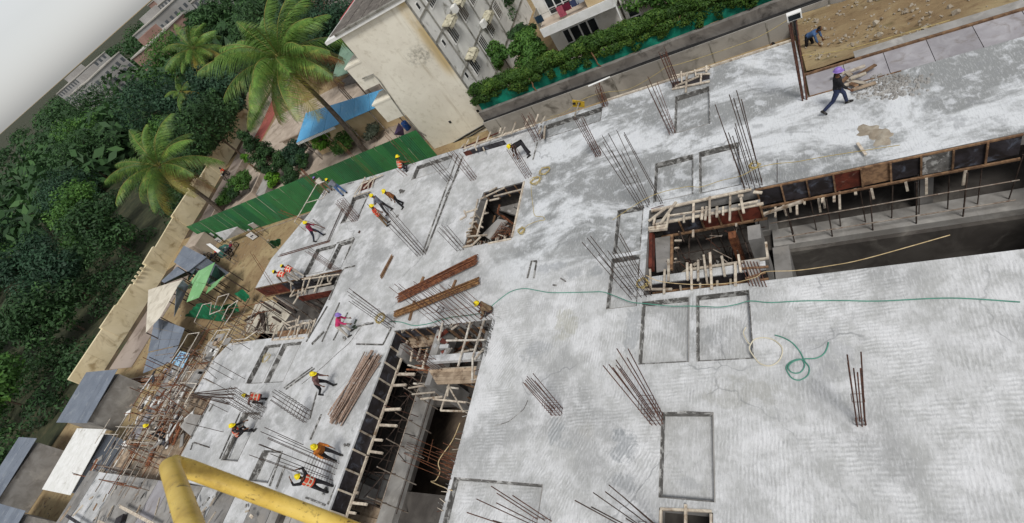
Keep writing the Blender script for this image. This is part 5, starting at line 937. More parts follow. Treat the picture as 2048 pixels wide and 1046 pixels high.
# ---------------------------------------------------------------- people
def voxel(name, mb, mat, size, smooth=3):
    me = mb.mesh(name+'_raw', mat); o = bpy.data.objects.new(name, me); C.objects.link(o)
    r = o.modifiers.new('r', 'REMESH'); r.mode = 'VOXEL'; r.voxel_size = size
    if smooth: s = o.modifiers.new('s', 'SMOOTH'); s.iterations = smooth; s.factor = .5
    return o
PEND = []
for n_, c_, c2 in (('skin', '#6b4a36', '#593c2b'), ('hair', '#1b1715', '#120f0e'), ('boot', '#2c2a29', '#1d1c1b'), ('helmet_yellow', '#e3cf1c', '#d2bd14'), ('helmet_purple', '#8d74bd', '#7d65ac'), ('c_black', '#1e1c20', '#141316'), ('c_jeans', '#2b3552', '#222a43'),
      ('c_orange', '#d8553a', '#c04632'), ('c_rust', '#86552f', '#6f4526'), ('c_grey', '#6d7078', '#5c5f67'), ('c_dark', '#2f2d31', '#232226'), ('c_maroon', '#8b2b45', '#742239'), ('c_pink', '#c2366a', '#a82b5a'), ('c_brown', '#7a5a57', '#664a48'), ('c_pale', '#b9b2a8', '#a59d92'),
      ('c_stripe', '#cfcdb8', '#bdbba5'), ('c_blue', '#48648c', '#3c557a'), ('c_navy', '#24283a', '#1b1e2d'), ('c_red', '#d23b2c', '#b73024'), ('c_khaki', '#7f6a52', '#6c5943'), ('c_patch', '#c27a2f', '#8f4d22'), ('c_green', '#3f4a3c', '#31392f'), ('c_white', '#d9d7d2', '#c5c3bd')):
    M[n_] = mk(n_, c_, c2, 7, .45 if 'helmet' in n_ else .85, dirt=None if n_ in ('skin', 'hair') else '#8d8a84', dscale=6, dlo=.58, dhi=.8, bump=0 if 'helmet' in n_ or n_ in ('skin', 'hair') else .5, bscale=11)
def human(label, px, yaw, shirt, trousers, helmet='helmet_yellow', vest=None, lean=5, hip=None, legs=((4, -2), (-4, -6)), arms=((10, 10, 25, 5), (-8, 10, 12, 5)), head=5, z=0., scale=1., strip=True, loc=None, group='construction workers'):
    """legs: (thigh, shin) pitch; arms: (upper pitch, upper outward, fore pitch, fore outward); degrees, + is forward"""
    W = loc if loc is not None else G(*px, z); o = thing('person', label, 'person', W, group)
    D = math.radians; rot = Matrix.Rotation(D(yaw)-math.pi/2, 3, 'Z')
    def pd(p, out, side): return Vector((side*math.sin(D(out)), math.sin(D(p))*math.cos(D(out)), -math.cos(D(p))*math.cos(D(out))))
    P = Vector((0, 0, 0)); u = Vector((0, math.sin(D(lean)), math.cos(D(lean)))); fw = Vector((0, u.z, -u.y)); X = Vector((1, 0, 0))
    J = {}; J['ch'] = P+u*.30; J['nk'] = P+u*.47; hd = Vector((0, math.sin(D(head+lean*.6)), math.cos(D(head+lean*.6)))); J['hd'] = J['nk']+hd*.17
    feet = []
    for s, (a, b_), (ua, uo, fa, fo), k in ((-1, legs[0], arms[0], 'l'), (1, legs[1], arms[1], 'r')):
        J[k+'h'] = P+X*(s*.095); J[k+'k'] = J[k+'h']+pd(a, 4, s)*.41; J[k+'a'] = J[k+'k']+pd(b_, 1, s)*.40; feet.append(J[k+'a'].z)
        J[k+'s'] = P+u*.425+X*(s*.18); J[k+'e'] = J[k+'s']+pd(ua, uo, s)*.275; J[k+'w'] = J[k+'e']+pd(fa, fo, s)*.245; J[k+'hdir'] = pd(fa, fo, s)
    low = min(feet)-.075 if hip is None else -hip; mid = (J['la']+J['ra'])/2; off = Vector((-mid.x, -mid.y if hip is None else -mid.y, -low))
    tr = lambda p: W+rot @ ((p+off)*scale)
    for k in list(J):
        if not k.endswith('dir'): J[k] = tr(J[k])
    d3 = lambda v: rot @ v
    U, F, XX = d3(u), d3(fw), d3(X); HD = d3(hd); HF = d3(Vector((0, hd.z, -hd.y))); Pw = tr(P); S = scale
    def torso(mb, g, lo=-.06, hi=.47, arms_=0, sh=True):
        n = 14
        prof = [(-.07, .15, .105), (0, .165, .115), (.1, .15, .105), (.2, .16, .11), (.32, .178, .118), (.41, .17, .105), (.455, .1, .08), (.5, .058, .06)]
        pr = [q for q in prof if lo-.02 <= q[0] <= hi+.02]; vs = []
        for (h, rx, ry) in pr:
            c = Pw+U*h*S
            vs += [c+XX*math.cos(t*2*math.pi/n)*(rx+g)*S+F*math.sin(t*2*math.pi/n)*(ry+g)*S for t in range(n)]
        m = len(pr); mb.add(vs, [(i*n+t, i*n+(t+1) % n, (i+1)*n+(t+1) % n, (i+1)*n+t) for i in range(m-1) for t in range(n)]+[tuple(range(n))[::-1], tuple(range((m-1)*n, m*n))], 0, True)
    # body: one continuous surface, with a face, ears and five fingers on each hand
    b = MB(); torso(b, -.012)
    b.tube([Pw+U*.44*S, J['hd']-HD*.05*S], .055*S, 8)
    def ell(mb, c, rx, ry, rz, ax, ay, az, n=10, m=7, mi=0):
        vs = []; 
        for i in range(1, m):
            th = math.pi*i/m
            for k in range(n): ph = 2*math.pi*k/n; vs.append(c+ax*rx*math.sin(th)*math.cos(ph)+ay*ry*math.sin(th)*math.sin(ph)+az*rz*math.cos(th))
        o_ = len(vs); vs += [c+az*rz, c-az*rz]
        mb.add(vs, [(i*n+k, (i+1)*n+k, (i+1)*n+(k+1) % n, i*n+(k+1) % n) for i in range(m-2) for k in range(n)]+[(o_, k, (k+1) % n) for k in range(n)]+[(o_+1, (m-2)*n+(k+1) % n, (m-2)*n+k) for k in range(n)], mi, True)
    ell(b, J['hd'], .075*S, .092*S, .112*S, XX, HF, HD); ell(b, J['hd']+HF*.045*S-HD*.055*S, .05*S, .05*S, .055*S, XX, HF, HD, 8, 6)
    b.tube([J['hd']+HF*.08*S+HD*.015*S, J['hd']+HF*.112*S-HD*.025*S], [.009*S, .016*S], 6)
    for s in (-1, 1): ell(b, J['hd']+XX*s*.078*S-HF*.005*S, .012*S, .022*S, .032*S, XX, HF, HD, 6, 5)
    for k, s in (('l', -1), ('r', 1)):
        b.tube([Pw+XX*s*.09*S, J[k+'k'], J[k+'a']], [.078*S, .052*S, .036*S], 9)
        b.tube([J[k+'s'], J[k+'e'], J[k+'w']], [.046*S, .036*S, .025*S], 8)
        hd_ = d3(J[k+'hdir']); side = XX*s; side = (side-hd_*side.dot(hd_)).normalized(); pn = hd_.cross(side); fwd_ = -pn if pn.dot(F) < 0 else pn
        pc = J[k+'w']+hd_*.05*S; ell(b, pc, .018*S, .042*S, .055*S, side, fwd_, hd_, 8, 6)
        for q, (w_, L) in enumerate(((-.03, .062), (-.01, .075), (.01, .078), (.03, .068))):
            p0 = J[k+'w']+hd_*.085*S+fwd_*w_*S; p1 = p0+(hd_*.6-side*.15)*L*.7*S; b.tube([p0-hd_*.02*S, p1, p1+(hd_*.5-side*.6)*L*.45*S], [.0105*S, .010*S, .008*S], 6)
        p0 = J[k+'w']+hd_*.03*S+fwd_*.03*S; b.tube([p0, p0+(hd_*.5+fwd_*.6)*.045*S, p0+(hd_*1.1+fwd_*.6)*.06*S], [.013*S, .011*S, .009*S], 6)
    PEND.append((voxel('body', b, 'skin', .0125, 2), o))
    # clothes
    b = MB(); torso(b, .012, -.06, .455)
    for k in 'lr': b.tube([J[k+'s'].lerp(Pw+U*.38*S, .25), J[k+'s'], J[k+'e'], J[k+'e'].lerp(J[k+'w'], .55)], [.07*S, .066*S, .052*S, .045*S], 9)
    PEND.append((voxel('shirt', b, shirt, .02, 3), o))
    b = MB(); torso(b, .012, -.07, .08)
    for k, s in (('l', -1), ('r', 1)):
        b.tube([Pw+XX*s*.085*S, Pw.lerp(J[k+'k'], .5)+XX*s*.045*S, J[k+'k'], J[k+'a']+(J[k+'k']-J[k+'a'])*.08], [.098*S, .085*S, .066*S, .055*S], 10)
    PEND.append((voxel('trousers', b, trousers, .02, 3), o))
    for k in 'lr':
        b = MB(); a = J[k+'a']; tw = d3(Vector((0, 1, 0))); zz = Vector((0, 0, 1)); sh = (J[k+'a']-J[k+'k']).normalized(); toe = (tw-sh*tw.dot(sh)*.6).normalized()
        if abs(a.z-W.z-.075*S) > .04*S: zz = -sh; toe = (tw-sh*tw.dot(sh)).normalized()
        b.tube([a+zz*.05*S, a-zz*.03*S], [.05*S, .05*S], 8); b.tube([a-toe*.06*S-zz*.035*S, a+toe*.05*S-zz*.03*S, a+toe*.16*S-zz*.042*S, a+toe*.19*S-zz*.05*S], [.036*S, .046*S, .036*S, .02*S], 8); b.build('boot', 'boot', o)
    if vest:
        b = MB(); torso(b, .026, -.0, .42)
        for s in (-1, 1): b.tube([Pw+U*.38*S+XX*s*.12*S, Pw+U*.455*S+XX*s*.12*S], [(.06*S, .115*S)]*2 if False else [.075*S, .05*S], 8)
        vo = voxel('vest', b, vest, .02, 2); PEND.append((vo, o))
        if strip:
            b = MB(); n = 16
            for h in (.1, .26):
                rx, ry = (.15, .105) if h < .2 else (.172, .115); c = Pw+U*h*S; vs = []
                for hh in (-.022, .022): vs += [c+U*hh*S+XX*math.cos(t*2*math.pi/n)*(rx+.036)*S+F*math.sin(t*2*math.pi/n)*(ry+.036)*S for t in range(n)]
                b.add(vs, [(t, (t+1) % n, n+(t+1) % n, n+t) for t in range(n)], 0, True)
            for s in (-1, 1):
                for f_ in (1, -1): b.bar(Pw+U*.1*S+XX*s*.085*S+F*f_*.136*S, Pw+U*.43*S+XX*s*.1*S+F*f_*.11*S, .04*S, .008*S, 0, tuple(F))
            b.build('reflective_strip', 'c_stripe', o)
    # hard hat
    if helmet:
        b = MB(); c = J['hd']+HD*.035*S; n = 14; vs = []
        for i in range(6):
            th = math.pi/2*(1-i/5); vs += [c+XX*math.cos(t*2*math.pi/n)*.105*S*math.sin(th)+HF*math.sin(t*2*math.pi/n)*.125*S*math.sin(th)+HD*.125*S*math.cos(th) for t in range(n)]
        b.add(vs, [(i*n+t, i*n+(t+1) % n, (i+1)*n+(t+1) % n, (i+1)*n+t) for i in range(5) for t in range(n)], 0, True)
        vs = []
        for r1, dz in ((1., 0), (1.16, -.012)): vs += [c+XX*math.cos(t*2*math.pi/n)*.105*r1*S+HF*(math.sin(t*2*math.pi/n)*.125*r1+(.035*(r1 > 1)*max(0, math.sin(t*2*math.pi/n))))*S+HD*dz*S for t in range(n)]
        b.add(vs, [(n+t, n+(t+1) % n, (t+1) % n, t) for t in range(n)], 0, False); b.tube([c-HF*.09*S+HD*.1*S, c+HD*.135*S, c+HF*.09*S+HD*.1*S], .012*S, 5); b.build('hard_hat', helmet, o)
    b = MB(); ell(b, J['hd']-HF*.022*S+HD*.012*S, .081*S, .086*S, .1*S, XX, HF, HD, 10, 7); b.build('hair', 'hair', o)
    b = MB()
    for s in (-1, 1): ell(b, J['hd']+HF*.088*S+XX*s*.03*S+HD*.01*S, .012*S, .008*S, .007*S, XX, HF, HD, 6, 5)
    ell(b, J['hd']+HF*.098*S-HD*.06*S, .024*S, .006*S, .006*S, XX, HF, HD, 6, 5); b.build('face_mark', 'hair', o)
    return o
E_, N_, W_, S_ = 0, 90, 180, 270      # yaw: 0 faces +X, 90 faces away from the camera
WALK = ((24, 4), (-18, -42)); STAND = ((5, 0), (-5, -5)); CR = ((95, -35), (70, -50)); SIT = ((88, 20), (80, -10)); AR_D = ((8, 8, 18, 4), (-6, 8, 8, 4)); AR_F = ((22, 8, 45, -4), (28, 8, 50, -4)); AR_W = ((30, 8, 45, 4), (-25, 8, -5, 4))
human('man in a purple helmet, black shirt and dark jeans striding along the far right slab', ('', 1671, 219), 5, 'c_black', 'c_jeans', 'helmet_purple', None, 6, None, ((28, 8), (-26, -48)), ((-14, 8, 10, 4), (22, 10, 40, 4)), scale=1.04)
human('worker in black bending double by the far edge form', ('E8', 1255, 690), 215, 'c_black', 'c_dark', lean=82, legs=((6, -2), (-4, -6)), arms=((20, 8, 15, 2), (28, 8, 22, 2)), head=-10)
human('worker in an orange vest crouching at the far edge by the green fence', ('', 813, 342), 60, 'c_rust', 'c_dark', vest='c_orange', lean=30, legs=CR, arms=AR_F)
human('worker in a purple helmet and pale shirt leaning out at the far left corner', ('D3', 380, 330), 150, 'c_pale', 'c_khaki', 'helmet_purple', lean=55, legs=((10, -4), (0, -8)), arms=((35, 5, 50, 0), (28, 8, 45, 0)))
human('worker in a grey shirt and blue jeans leaning beside the pale shirted worker', ('D3', 560, 365), 160, 'c_grey', 'c_blue', lean=32, legs=((6, 0), (-8, -10)), arms=((20, 6, 35, 0), (15, 8, 30, 0)))
human('worker in a brown shirt and black trousers, nearest the dark stain on the slab', ('D3', 1275, 500), 250, 'c_rust', 'c_black', lean=14, legs=((12, -2), (-10, -20)), arms=AR_D)
human('worker in a grey checked shirt standing between brown shirt and orange vest', ('D3', 1115, 580), 200, 'c_grey', 'c_dark', vest=None, lean=5, legs=((14, 6), (-10, -16)), arms=((40, 14, 95, -10), (10, 16, 60, -20)))
human('worker in an orange reflective vest standing with legs together by the long cage', ('D3', 1085, 735), 35, 'c_orange', 'c_khaki', vest='c_orange', lean=8, legs=STAND, arms=AR_D)
human('worker in a maroon shirt stepping at the left edge of the far slab', ('D3', 245, 910), 20, 'c_maroon', 'c_navy', lean=12, legs=((25, 5), (-24, -40)), arms=((20, 12, 50, 0), (10, 10, 30, 0)))
human('worker in brown and a red vest bending at the left bay, leftmost of the pair', ('D4', 545, 350), 175, 'c_khaki', 'c_pale', vest='c_red', lean=62, legs=((16, 2), (0, -10)), arms=((15, 6, 25, 0), (20, 8, 30, 0)), scale=1.05)
human('worker in a bright red vest bending at the left bay, right of the pair', ('D4', 610, 300), 165, 'c_black', 'c_pale', vest='c_red', lean=60, legs=((14, 0), (-4, -10)), arms=((10, 6, 20, 0), (16, 8, 25, 0)))
human('worker in a purple helmet and pink shirt leaning over near the left bay', ('D4', 1105, 880), 30, 'c_pink', 'c_pale', 'helmet_purple', lean=48, legs=((14, -2), (-6, -8)), arms=((10, 8, 40, 0), (16, 8, 45, 0)))
human('worker in a brown shirt hurrying past the heap of scaffold tubes', ('U1', 1305, 1052), 20, 'c_brown', 'c_black', lean=34, legs=((30, 2), (-20, -50)), arms=((5, 8, 40, 0), (-10, 8, 10, 0)))
human('worker in a pink vest crouching among the bars of the left wing', ('V1', 820, 108), 200, 'c_brown', 'c_dark', vest='c_orange', lean=38, legs=CR, arms=((55, 8, 30, 0), (50, 8, 25, 0)))
human('worker in an orange vest squatting low on the left wing with legs forward', ('V1', 715, 335), 40, 'c_black', 'c_black', vest='c_orange', lean=28, legs=((100, -15), (92, 30)), arms=((60, 6, 70, 0), (50, 8, 60, 0)))
human('worker in a patterned orange jacket stooping by the ramp void edge', ('V1', 1375, 540), 350, 'c_patch', 'c_dark', vest='c_patch', lean=26, legs=((10, 0), (-10, -10)), arms=((30, 10, 55, 0), (20, 10, 45, 0)), strip=False)
human('worker raising both arms beside the ramp void, nearest to the yellow rail', ('V1', 1320, 785), 170, 'c_black', 'c_dark', vest='c_orange', lean=5, legs=STAND, arms=((120, 28, 165, -35), (115, 28, 160, -35)))
human('yellow helmeted worker half hidden in the clutter at the left frame edge', ('D7', 90, 620), 30, 'c_pale', 'c_dark', z=-.9, lean=25, legs=STAND, arms=AR_F)
human('yellow helmeted worker crouching low among the wall bars at the ramp void edge', ('D2', 700, 760), 200, 'c_khaki', 'c_dark', z=-.35, lean=20, legs=CR, arms=AR_F)
human('dark haired man crouching on the soil just past the far slab edge', None, 200, 'c_black', 'c_dark', None, lean=30, legs=CR, arms=AR_F, loc=WY('D1', 165, 335, 22.0)+Vector((0, 0, -.9)))
human('man in a blue shirt bending on the soil behind the brown poles', None, 330, 'c_blue', 'c_black', None, lean=62, legs=((12, 0), (-8, -16)), arms=((8, 6, 14, 0), (12, 6, 20, 0)), loc=G('D1', 470, 405, -2.3))
# rider on the road
RP = G('S1', 530, 405, -4.97)
mo = thing('motorcycle', 'dark motorcycle ridden down the road past the beige wall', 'motorcycle', RP)
ax = Vector((.3, -.95, 0)).normalized(); sd_ = Vector((ax.y, -ax.x, 0))
def wheel(c, nm):
    b = MB(); n = 18
    b.tube([c+ax*.27*math.cos(t*2*math.pi/n)+Vector((0, 0, .27*math.sin(t*2*math.pi/n))) for t in range(n+1)], .045, 6); w = b.build(nm, 'boot', mo); b = MB(); b.tube([c-sd_*.05, c+sd_*.05], .14, 12); b.build('rim', 'pipe', w)
wheel(RP+ax*.63+Vector((0, 0, .31)), 'wheel'); wheel(RP-ax*.63+Vector((0, 0, .31)), 'wheel')
b = MB(); b.tube([RP+ax*.35+Vector((0, 0, .62)), RP+ax*.2+Vector((0, 0, .78)), RP-ax*.05+Vector((0, 0, .74))], [.08, .15, .1], 8); b.build('fuel_tank', 'c_black', mo)
b = MB(); b.tube([RP-ax*.05+Vector((0, 0, .74)), RP-ax*.4+Vector((0, 0, .76)), RP-ax*.75+Vector((0, 0, .8))], [.1, .11, .06], 8); b.build('seat', 'c_dark', mo)
b = MB(); b.tube([RP+ax*.63+Vector((0, 0, .31)), RP+ax*.4+Vector((0, 0, .95))], .035, 6); b.tube([RP+ax*.38+Vector((0, 0, .98))-sd_*.36, RP+ax*.42+Vector((0, 0, 1.0)), RP+ax*.38+Vector((0, 0, .98))+sd_*.36], .02, 6); b.build('handlebar', 'pipe', mo)
b = MB(); b.tube([RP+ax*.1+Vector((0, 0, .3)), RP+ax*.05+Vector((0, 0, .58))], .17, 8); b.tube([RP+Vector((0, 0, .28)), RP-ax*.7+Vector((0, 0, .34))], .04, 6); b.build('engine', 'pipe', mo)
b = MB(); b.tube([RP+ax*.5+Vector((0, 0, .86)), RP+ax*.58+Vector((0, 0, .86))], .09, 8); b.build('headlight', 'white', mo)
human('rider in an orange shirt and dark helmet on the motorcycle', None, math.degrees(math.atan2(ax.y, ax.x)), 'c_orange', 'c_dark', 'c_black', None, 12, .78, ((78, -10), (78, -10)), ((50, 12, 62, -4), (50, 12, 62, -4)), loc=RP-ax*.18+Vector((0, 0, .02)), group=None)
# turn the remeshed bodies and clothes into plain meshes
bpy.context.view_layer.update(); dg = bpy.context.evaluated_depsgraph_get(); new = []
for o, par in PEND: new.append(bpy.data.meshes.new_from_object(o.evaluated_get(dg)))
for (o, par), me in zip(PEND, new):
    old = o.data; o.modifiers.clear(); me.name = o.name; o.data = me; o.parent = par; o.location = -Vector(par['_w'])
    me.polygons.foreach_set('use_smooth', [True]*len(me.polygons)); bpy.data.meshes.remove(old)
# ---------------------------------------------------------------- hoses and ropes
M['hose_green'] = mk('green_hose', '#55907f', '#437a6b', 2, .5); M['hose_white'] = mk('cream_hose', '#cfc8b4', '#bdb59f', 3, .55); M['rope'] = mk('yellow_rope', '#b9a76d', '#9c8a58', 6, .8); M['rope_w'] = mk('pale_rope', '#c8b38c', '#a9936c', 6, .8)
def smooth(pts, n=8):
    out = []; P_ = [pts[0]]+list(pts)+[pts[-1]]
    for i in range(1, len(P_)-2):
        a, b, c, d = P_[i-1:i+3]
        for k in range(n): t = k/n; out.append(.5*((2*b)+(c-a)*t+(2*a-5*b+4*c-d)*t*t+(3*b-a-3*c+d)*t**3))
    return out+[pts[-1]]
def hose(name, label, cat, t, pts, r, mat, z=0):
    b = MB(); b.tube(smooth([G(t, p[0], p[1], (p[2] if len(p) > 2 else z)+r) for p in pts]), r, 6); return tag(b.build(name, mat), label, cat)
hose('hose', 'long green hose snaking across the slab from the ramp void to the right edge', 'hose', '', ((982, 613), (1000, 598), (1022, 583), (1048, 577), (1075, 581), (1100, 585), (1140, 585), (1180, 584), (1206, 584), (1230, 592), (1262, 604), (1290, 607), (1340, 612), (1378, 612), (1410, 613), (1440, 614), (1472, 609), (1500, 602), (1540, 605), (1600, 602), (1680, 601), (1760, 602), (1900, 596), (2040, 604)), .017, 'hose_green')
hose('hose', 'cream hose loop lying across the corner of a sunken bay', 'hose', 'U4', ((510, 560, .0), (492, 610, 0), (540, 690, .01), (575, 655), (640, 640), (720, 655), (785, 710), (790, 770), (755, 830), (690, 858), (620, 840), (575, 790), (538, 725), (560, 670, .03)), .018, 'hose_white')
hose('hose', 'green hose coil on the near slab right of the cream loop', 'hose', 'U4', ((735, 620), (800, 640), (870, 680), (930, 750), (965, 820), (1000, 870), (990, 930), (930, 968), (870, 955), (830, 900), (825, 860), (870, 820), (940, 808), (965, 860, .03), (930, 910, .03), (870, 910, .03), (838, 870, .03), (880, 825, .03), (960, 805, .03), (1050, 800), (1110, 770), (1140, 720), (1150, 675)), .017, 'hose_green')
hose('hose', 'green hose end curling along the far edge of the ramp void', 'hose', 'U2', ((470, 515), (550, 520), (640, 545), (720, 540), (790, 525), (870, 500), (950, 480), (1080, 465), (1200, 445)), .02, 'hose_green')
hose('cable', 'thin grey cable running over the slab past the man in pink', 'cable', 'U2', ((-220, 1000), (-60, 870), (60, 760), (150, 680), (230, 570), (270, 530), (340, 520)), .012, 'shutter')
hose('rope', 'yellow rope lying on the slab right of the stair opening', 'rope', 'S3', ((240, 440), (243, 520), (255, 620), (270, 700), (330, 710), (345, 735), (290, 745), (210, 780), (160, 840)), .012, 'rope')
hose('rope', 'thin grey rope curled in the long strip of the near slab', 'rope', 'V3', ((-40, 290), (60, 262), (140, 200), (185, 160), (215, 95)), .012, 'shutter')
def barrier(label, pts, mat='rope', r=.011):
    b = MB(); b.tube(smooth(pts, 5), r, 5); return tag(b.build('barrier_rope', mat), label, 'rope')
barrier('pale barrier rope stretched along the near side of the right opening', [G('E1', 60, 800, .6), G('E1', 200, 860, .35), G('E1', 450, 888, .25), G('E1', 700, 890, .25), G('E1', 950, 870, .3), G('E1', 1150, 820, .5), G('E1', 1250, 765, .7), G('U4', 900, 120, .7), G('U4', 1150, 85, .7), G('U4', 1432, 30, .9), G('', 1900, 470, .9)], 'rope_w', .012)
barrier('yellow barrier rope hanging beside the sunken bays at the tall cage', [G('', 1225, 440, .5), G('', 1300, 393, .9), G('', 1370, 374, .7), G('S4', 160, 480, .7), G('S4', 320, 430, .7), G('S4', 470, 395, .9), G('S4', 590, 335, 1.0), G('S4', 740, 300, .9), G('S4', 900, 285, .8), G('S4', 1150, 240, .9), G('', 1800, 290, .9)], 'rope')
barrier('yellow barrier rope strung along the far slab edge', [WY('Q3', 390, 905, 21.6), WY('Q3', 500, 870, 21.7), WY('Q3', 620, 780, 21.9), WY('Q3', 800, 718, 22), WY('Q3', 1000, 690, 22), WY('Q3', 1200, 580, 22), WY('Q3', 1290, 520, 22), WY('Q4', 0, 495, 22.0), WY('Q4', 300, 400, 22), WY('Q4', 600, 290, 22), WY('Q4', 850, 145, 22)], 'rope')
barrier('yellow barrier rope from the brown poles to the right frame edge', [G('Q4', 945, 430, 1.6), G('Q4', 1050, 420, 1.5), G('Q4', 1200, 400, 1.5), G('Q4', 1432, 345, 1.6), G('', 1900, 40, 1.6)], 'rope')
barrier('frayed yellow rope hanging down inside the ramp void', [G('E3', 1060, 260, -.05), G('E3', 1000, 400, -.6), G('E3', 895, 555, -.9), G('E3', 905, 640, -1.), G('E3', 870, 710, -1.), G('E3', 835, 720, -.9), G('E3', 960, 775, -.1), G('E3', 1000, 790, .02)], 'rope_w', .018)
def coil(label, p, R, turns=5, mat='rope', z=.05, r=.012):
    b = MB(); rr = random.Random(int(R*1000)+turns); b.tube([p+Vector((R*rr.uniform(.6, 1.1)*math.cos(k*.7), R*rr.uniform(.5, 1.)*math.sin(k*.7), z+rr.uniform(0, .12))) for k in range(turns*9)], r, 5)
    return tag(b.build('rope_coil', mat), label, 'rope')
coil('yellow rope tangle lying near the upper right corner of the stair opening', G('S3', 285, 440), .3); coil('loose yellow rope end stretched right of the rope tangle', G('S3', 355, 365), .32, 4)
coil('yellow rope bundle at the lower right corner of the stair opening', G('S3', 175, 830), .2); coil('yellow rope knot wound on the cage at the ramp void corner', G('U2', 400, 500, .5), .32, 8)
coil('small yellow rope scrap on the double sunken bay of the left wing', G('U1', 835, 805), .3, 3); coil('dark wire coil at the end of the lower rebar bundle', G('U2', 860, 430, .3), .22, 3, 'rust_dark', 0, .01); coil('yellow rope knot on the wide fan of bars', G('U3', 1110, 230, .3), .22, 4)
coil('yellow rope wound round the tall thick cage', G('S4', 580, 330, .9), .18, 5)
def litter(label, name, t, u, v, mat, k=3, s=.12):
    o = thing(name, label, 'debris', G(t, u, v))
    for i in range(k): p = G(t, u, v, .03)+Vector((rnd(-s, s), rnd(-s, s), 0)); beam(o, p, p+Vector((rnd(-s, s)*1.6, rnd(-s, s)*1.6, rnd(0, .05))), rnd(.05, .12), .05, mat, 'scrap')
litter('dark scrap on the slab right of the worker in brown', 'scrap_pile', 'D3', 1260, 320, 'shutter', 4, .2); litter('dark scrap below the group of three workers', 'scrap_pile', 'D3', 720, 835, 'rust_dark', 3, .1); litter('two small rings of dark scrap beside the raised arms worker', 'scrap_pile', 'V1', 1270, 800, 'shutter', 3, .08)
litter('small dark scrap next to the man in pink', 'scrap_pile', 'D4', 1035, 945, 'shutter', 4, .12); litter('dark bundle of scraps at the feet of the man in pink', 'scrap_pile', 'D4', 1135, 800, 'c_green', 5, .15); litter('rectangular offcut near the orange vest by the long cage', 'scrap_pile', 'D3', 1195, 620, 'shutter', 3, .1)
litter('curled dark scrap near the edge strip of the ramp void', 'scrap_pile', 'E3', 165, 425, 'shutter', 2, .1)
# lamp post at the stepped corner, tube lamp, notice
o = thing('flood_light', 'white flood light box on top of the brown poles at the far right', 'light', G('Q4', 900, 300, 0)); p = tip(G('Q4', 968, 768), 'Q4', 882, 122)
box(o, (p.x-.2, p.y-.08, p.z-.12), (p.x+.22, p.y+.1, p.z+.12), 'white', 'housing'); box(o, (p.x-.16, p.y-.1, p.z-.09), (p.x+.18, p.y-.082, p.z+.09), 'glass', 'lens'); rod(o, (p.x, p.y, p.z-.9), (p.x, p.y, p.z-.1), .05, 'black_pipe', 'bracket')
p0 = G('Q3', 805, 825); p1 = tip(p0, 'Q3', 705, 655); a = tip(p0, 'Q3', 768, 632); o = thing('tube_lamp', 'white tube lamp fixed across the rusty cage at the far edge', 'light', p0); d = Vector((.75, 0, .05)); rod(o, a-d*.75, a+d*.75, .04, 'white', 'tube', 8)
rod(o, p0, a, .02, 'rust_bright', 'post')
o = thing('warning_board', 'small yellow board with dark marks at the far slab edge', 'sign', G('Q3', 600, 840)); q = [WY('Q3', 560, 775, 21.7), WY('Q3', 655, 790, 21.7), WY('Q3', 655, 832, 21.7), WY('Q3', 565, 828, 21.7)]; M['yboard'] = mk('yellow_board', '#c9a733', '#b08f2b', 3, .7, dirt='#7d6a2e', dscale=4)
quad(o, [q[3], q[2], q[1], q[0]], .03, 'yboard', 'board'); beam(o, G('Q3', 578, 900, .0), tip(G('Q3', 578, 900), 'Q3', 615, 785)+Vector((0, -.1, 0)), .06, .05, 'batten', 'post')
for u in (578, 615): p = WY('Q3', u, 803, 21.66); box(o, (p.x-.09, p.y-.01, p.z-.05), (p.x+.06, p.y, p.z+.07), 'black_pipe', 'marking')
# ---------------------------------------------------------------- yard below the left edge
M['flex'] = mk('white_flex_sheet', '#dedede', '#cfcfcf', 1.5, .5, dirt='#b9b6b0', dscale=1.5); M['blueboard'] = mk('pale_blue_board', '#9dc3dc', '#8bb3cf', 2, .6); M['tent'] = mk('cream_tarp', '#d6cfc0', '#c4bcab', 1, .8, dirt='#a9a193', dscale=1)
def board_(label, t, q, z, mat, marks=(), h=.0):
    P4 = [G(t, u, v, zz) for (u, v), zz in zip(q, z)]; o = thing('notice_board', label, 'sign', (P4[0]+P4[2])/2*1.0); o['_w'] = list((P4[0]+P4[2])/2); quad(o, P4, .03, mat, 'sheet')
    n = (P4[1]-P4[0]).cross(P4[2]-P4[0]).normalized()*.012
    for (a, b_, w, hh) in marks:
        c = P4[0].lerp(P4[1], a).lerp(P4[3].lerp(P4[2], a), b_)+n; e1 = (P4[1]-P4[0])*w/2; e2 = (P4[3]-P4[0])*hh/2; m = MB(); m.add([c-e1-e2, c+e1-e2, c+e1+e2, c-e1+e2], [(0, 1, 2, 3)]); m.build('marking', 'c_navy', o)
    for p in P4: 
        if p.z > -4.9: rod(o, (p.x, p.y+.03, -5), p+Vector((0, .03, -.02)), .025, 'pipe_dark', 'leg')
    return o
board_('large wavy white notice sheet leaning on the green fence', 'D5', ((900, 355), (1205, 230), (1080, 165), (775, 255)), (-4.2, -4.2, -3.1, -3.1), 'flex', ((.06, .35, .09, .18),))
board_('white notice board at the upper right of the wavy white sheet', 'D5', ((1305, 195), (1385, 155), (1300, 105), (1225, 140)), (-4, -4, -3.2, -3.2), 'flex', ())
board_('white board with a dark bar mark, below the wavy white sheet', 'D5', ((1290, 350), (1365, 300), (1270, 235), (1195, 285)), (-4.9, -4.9, -4.1, -4.1), 'flex', ((.5, .5, .5, .14), (.3, .3, .2, .05)))
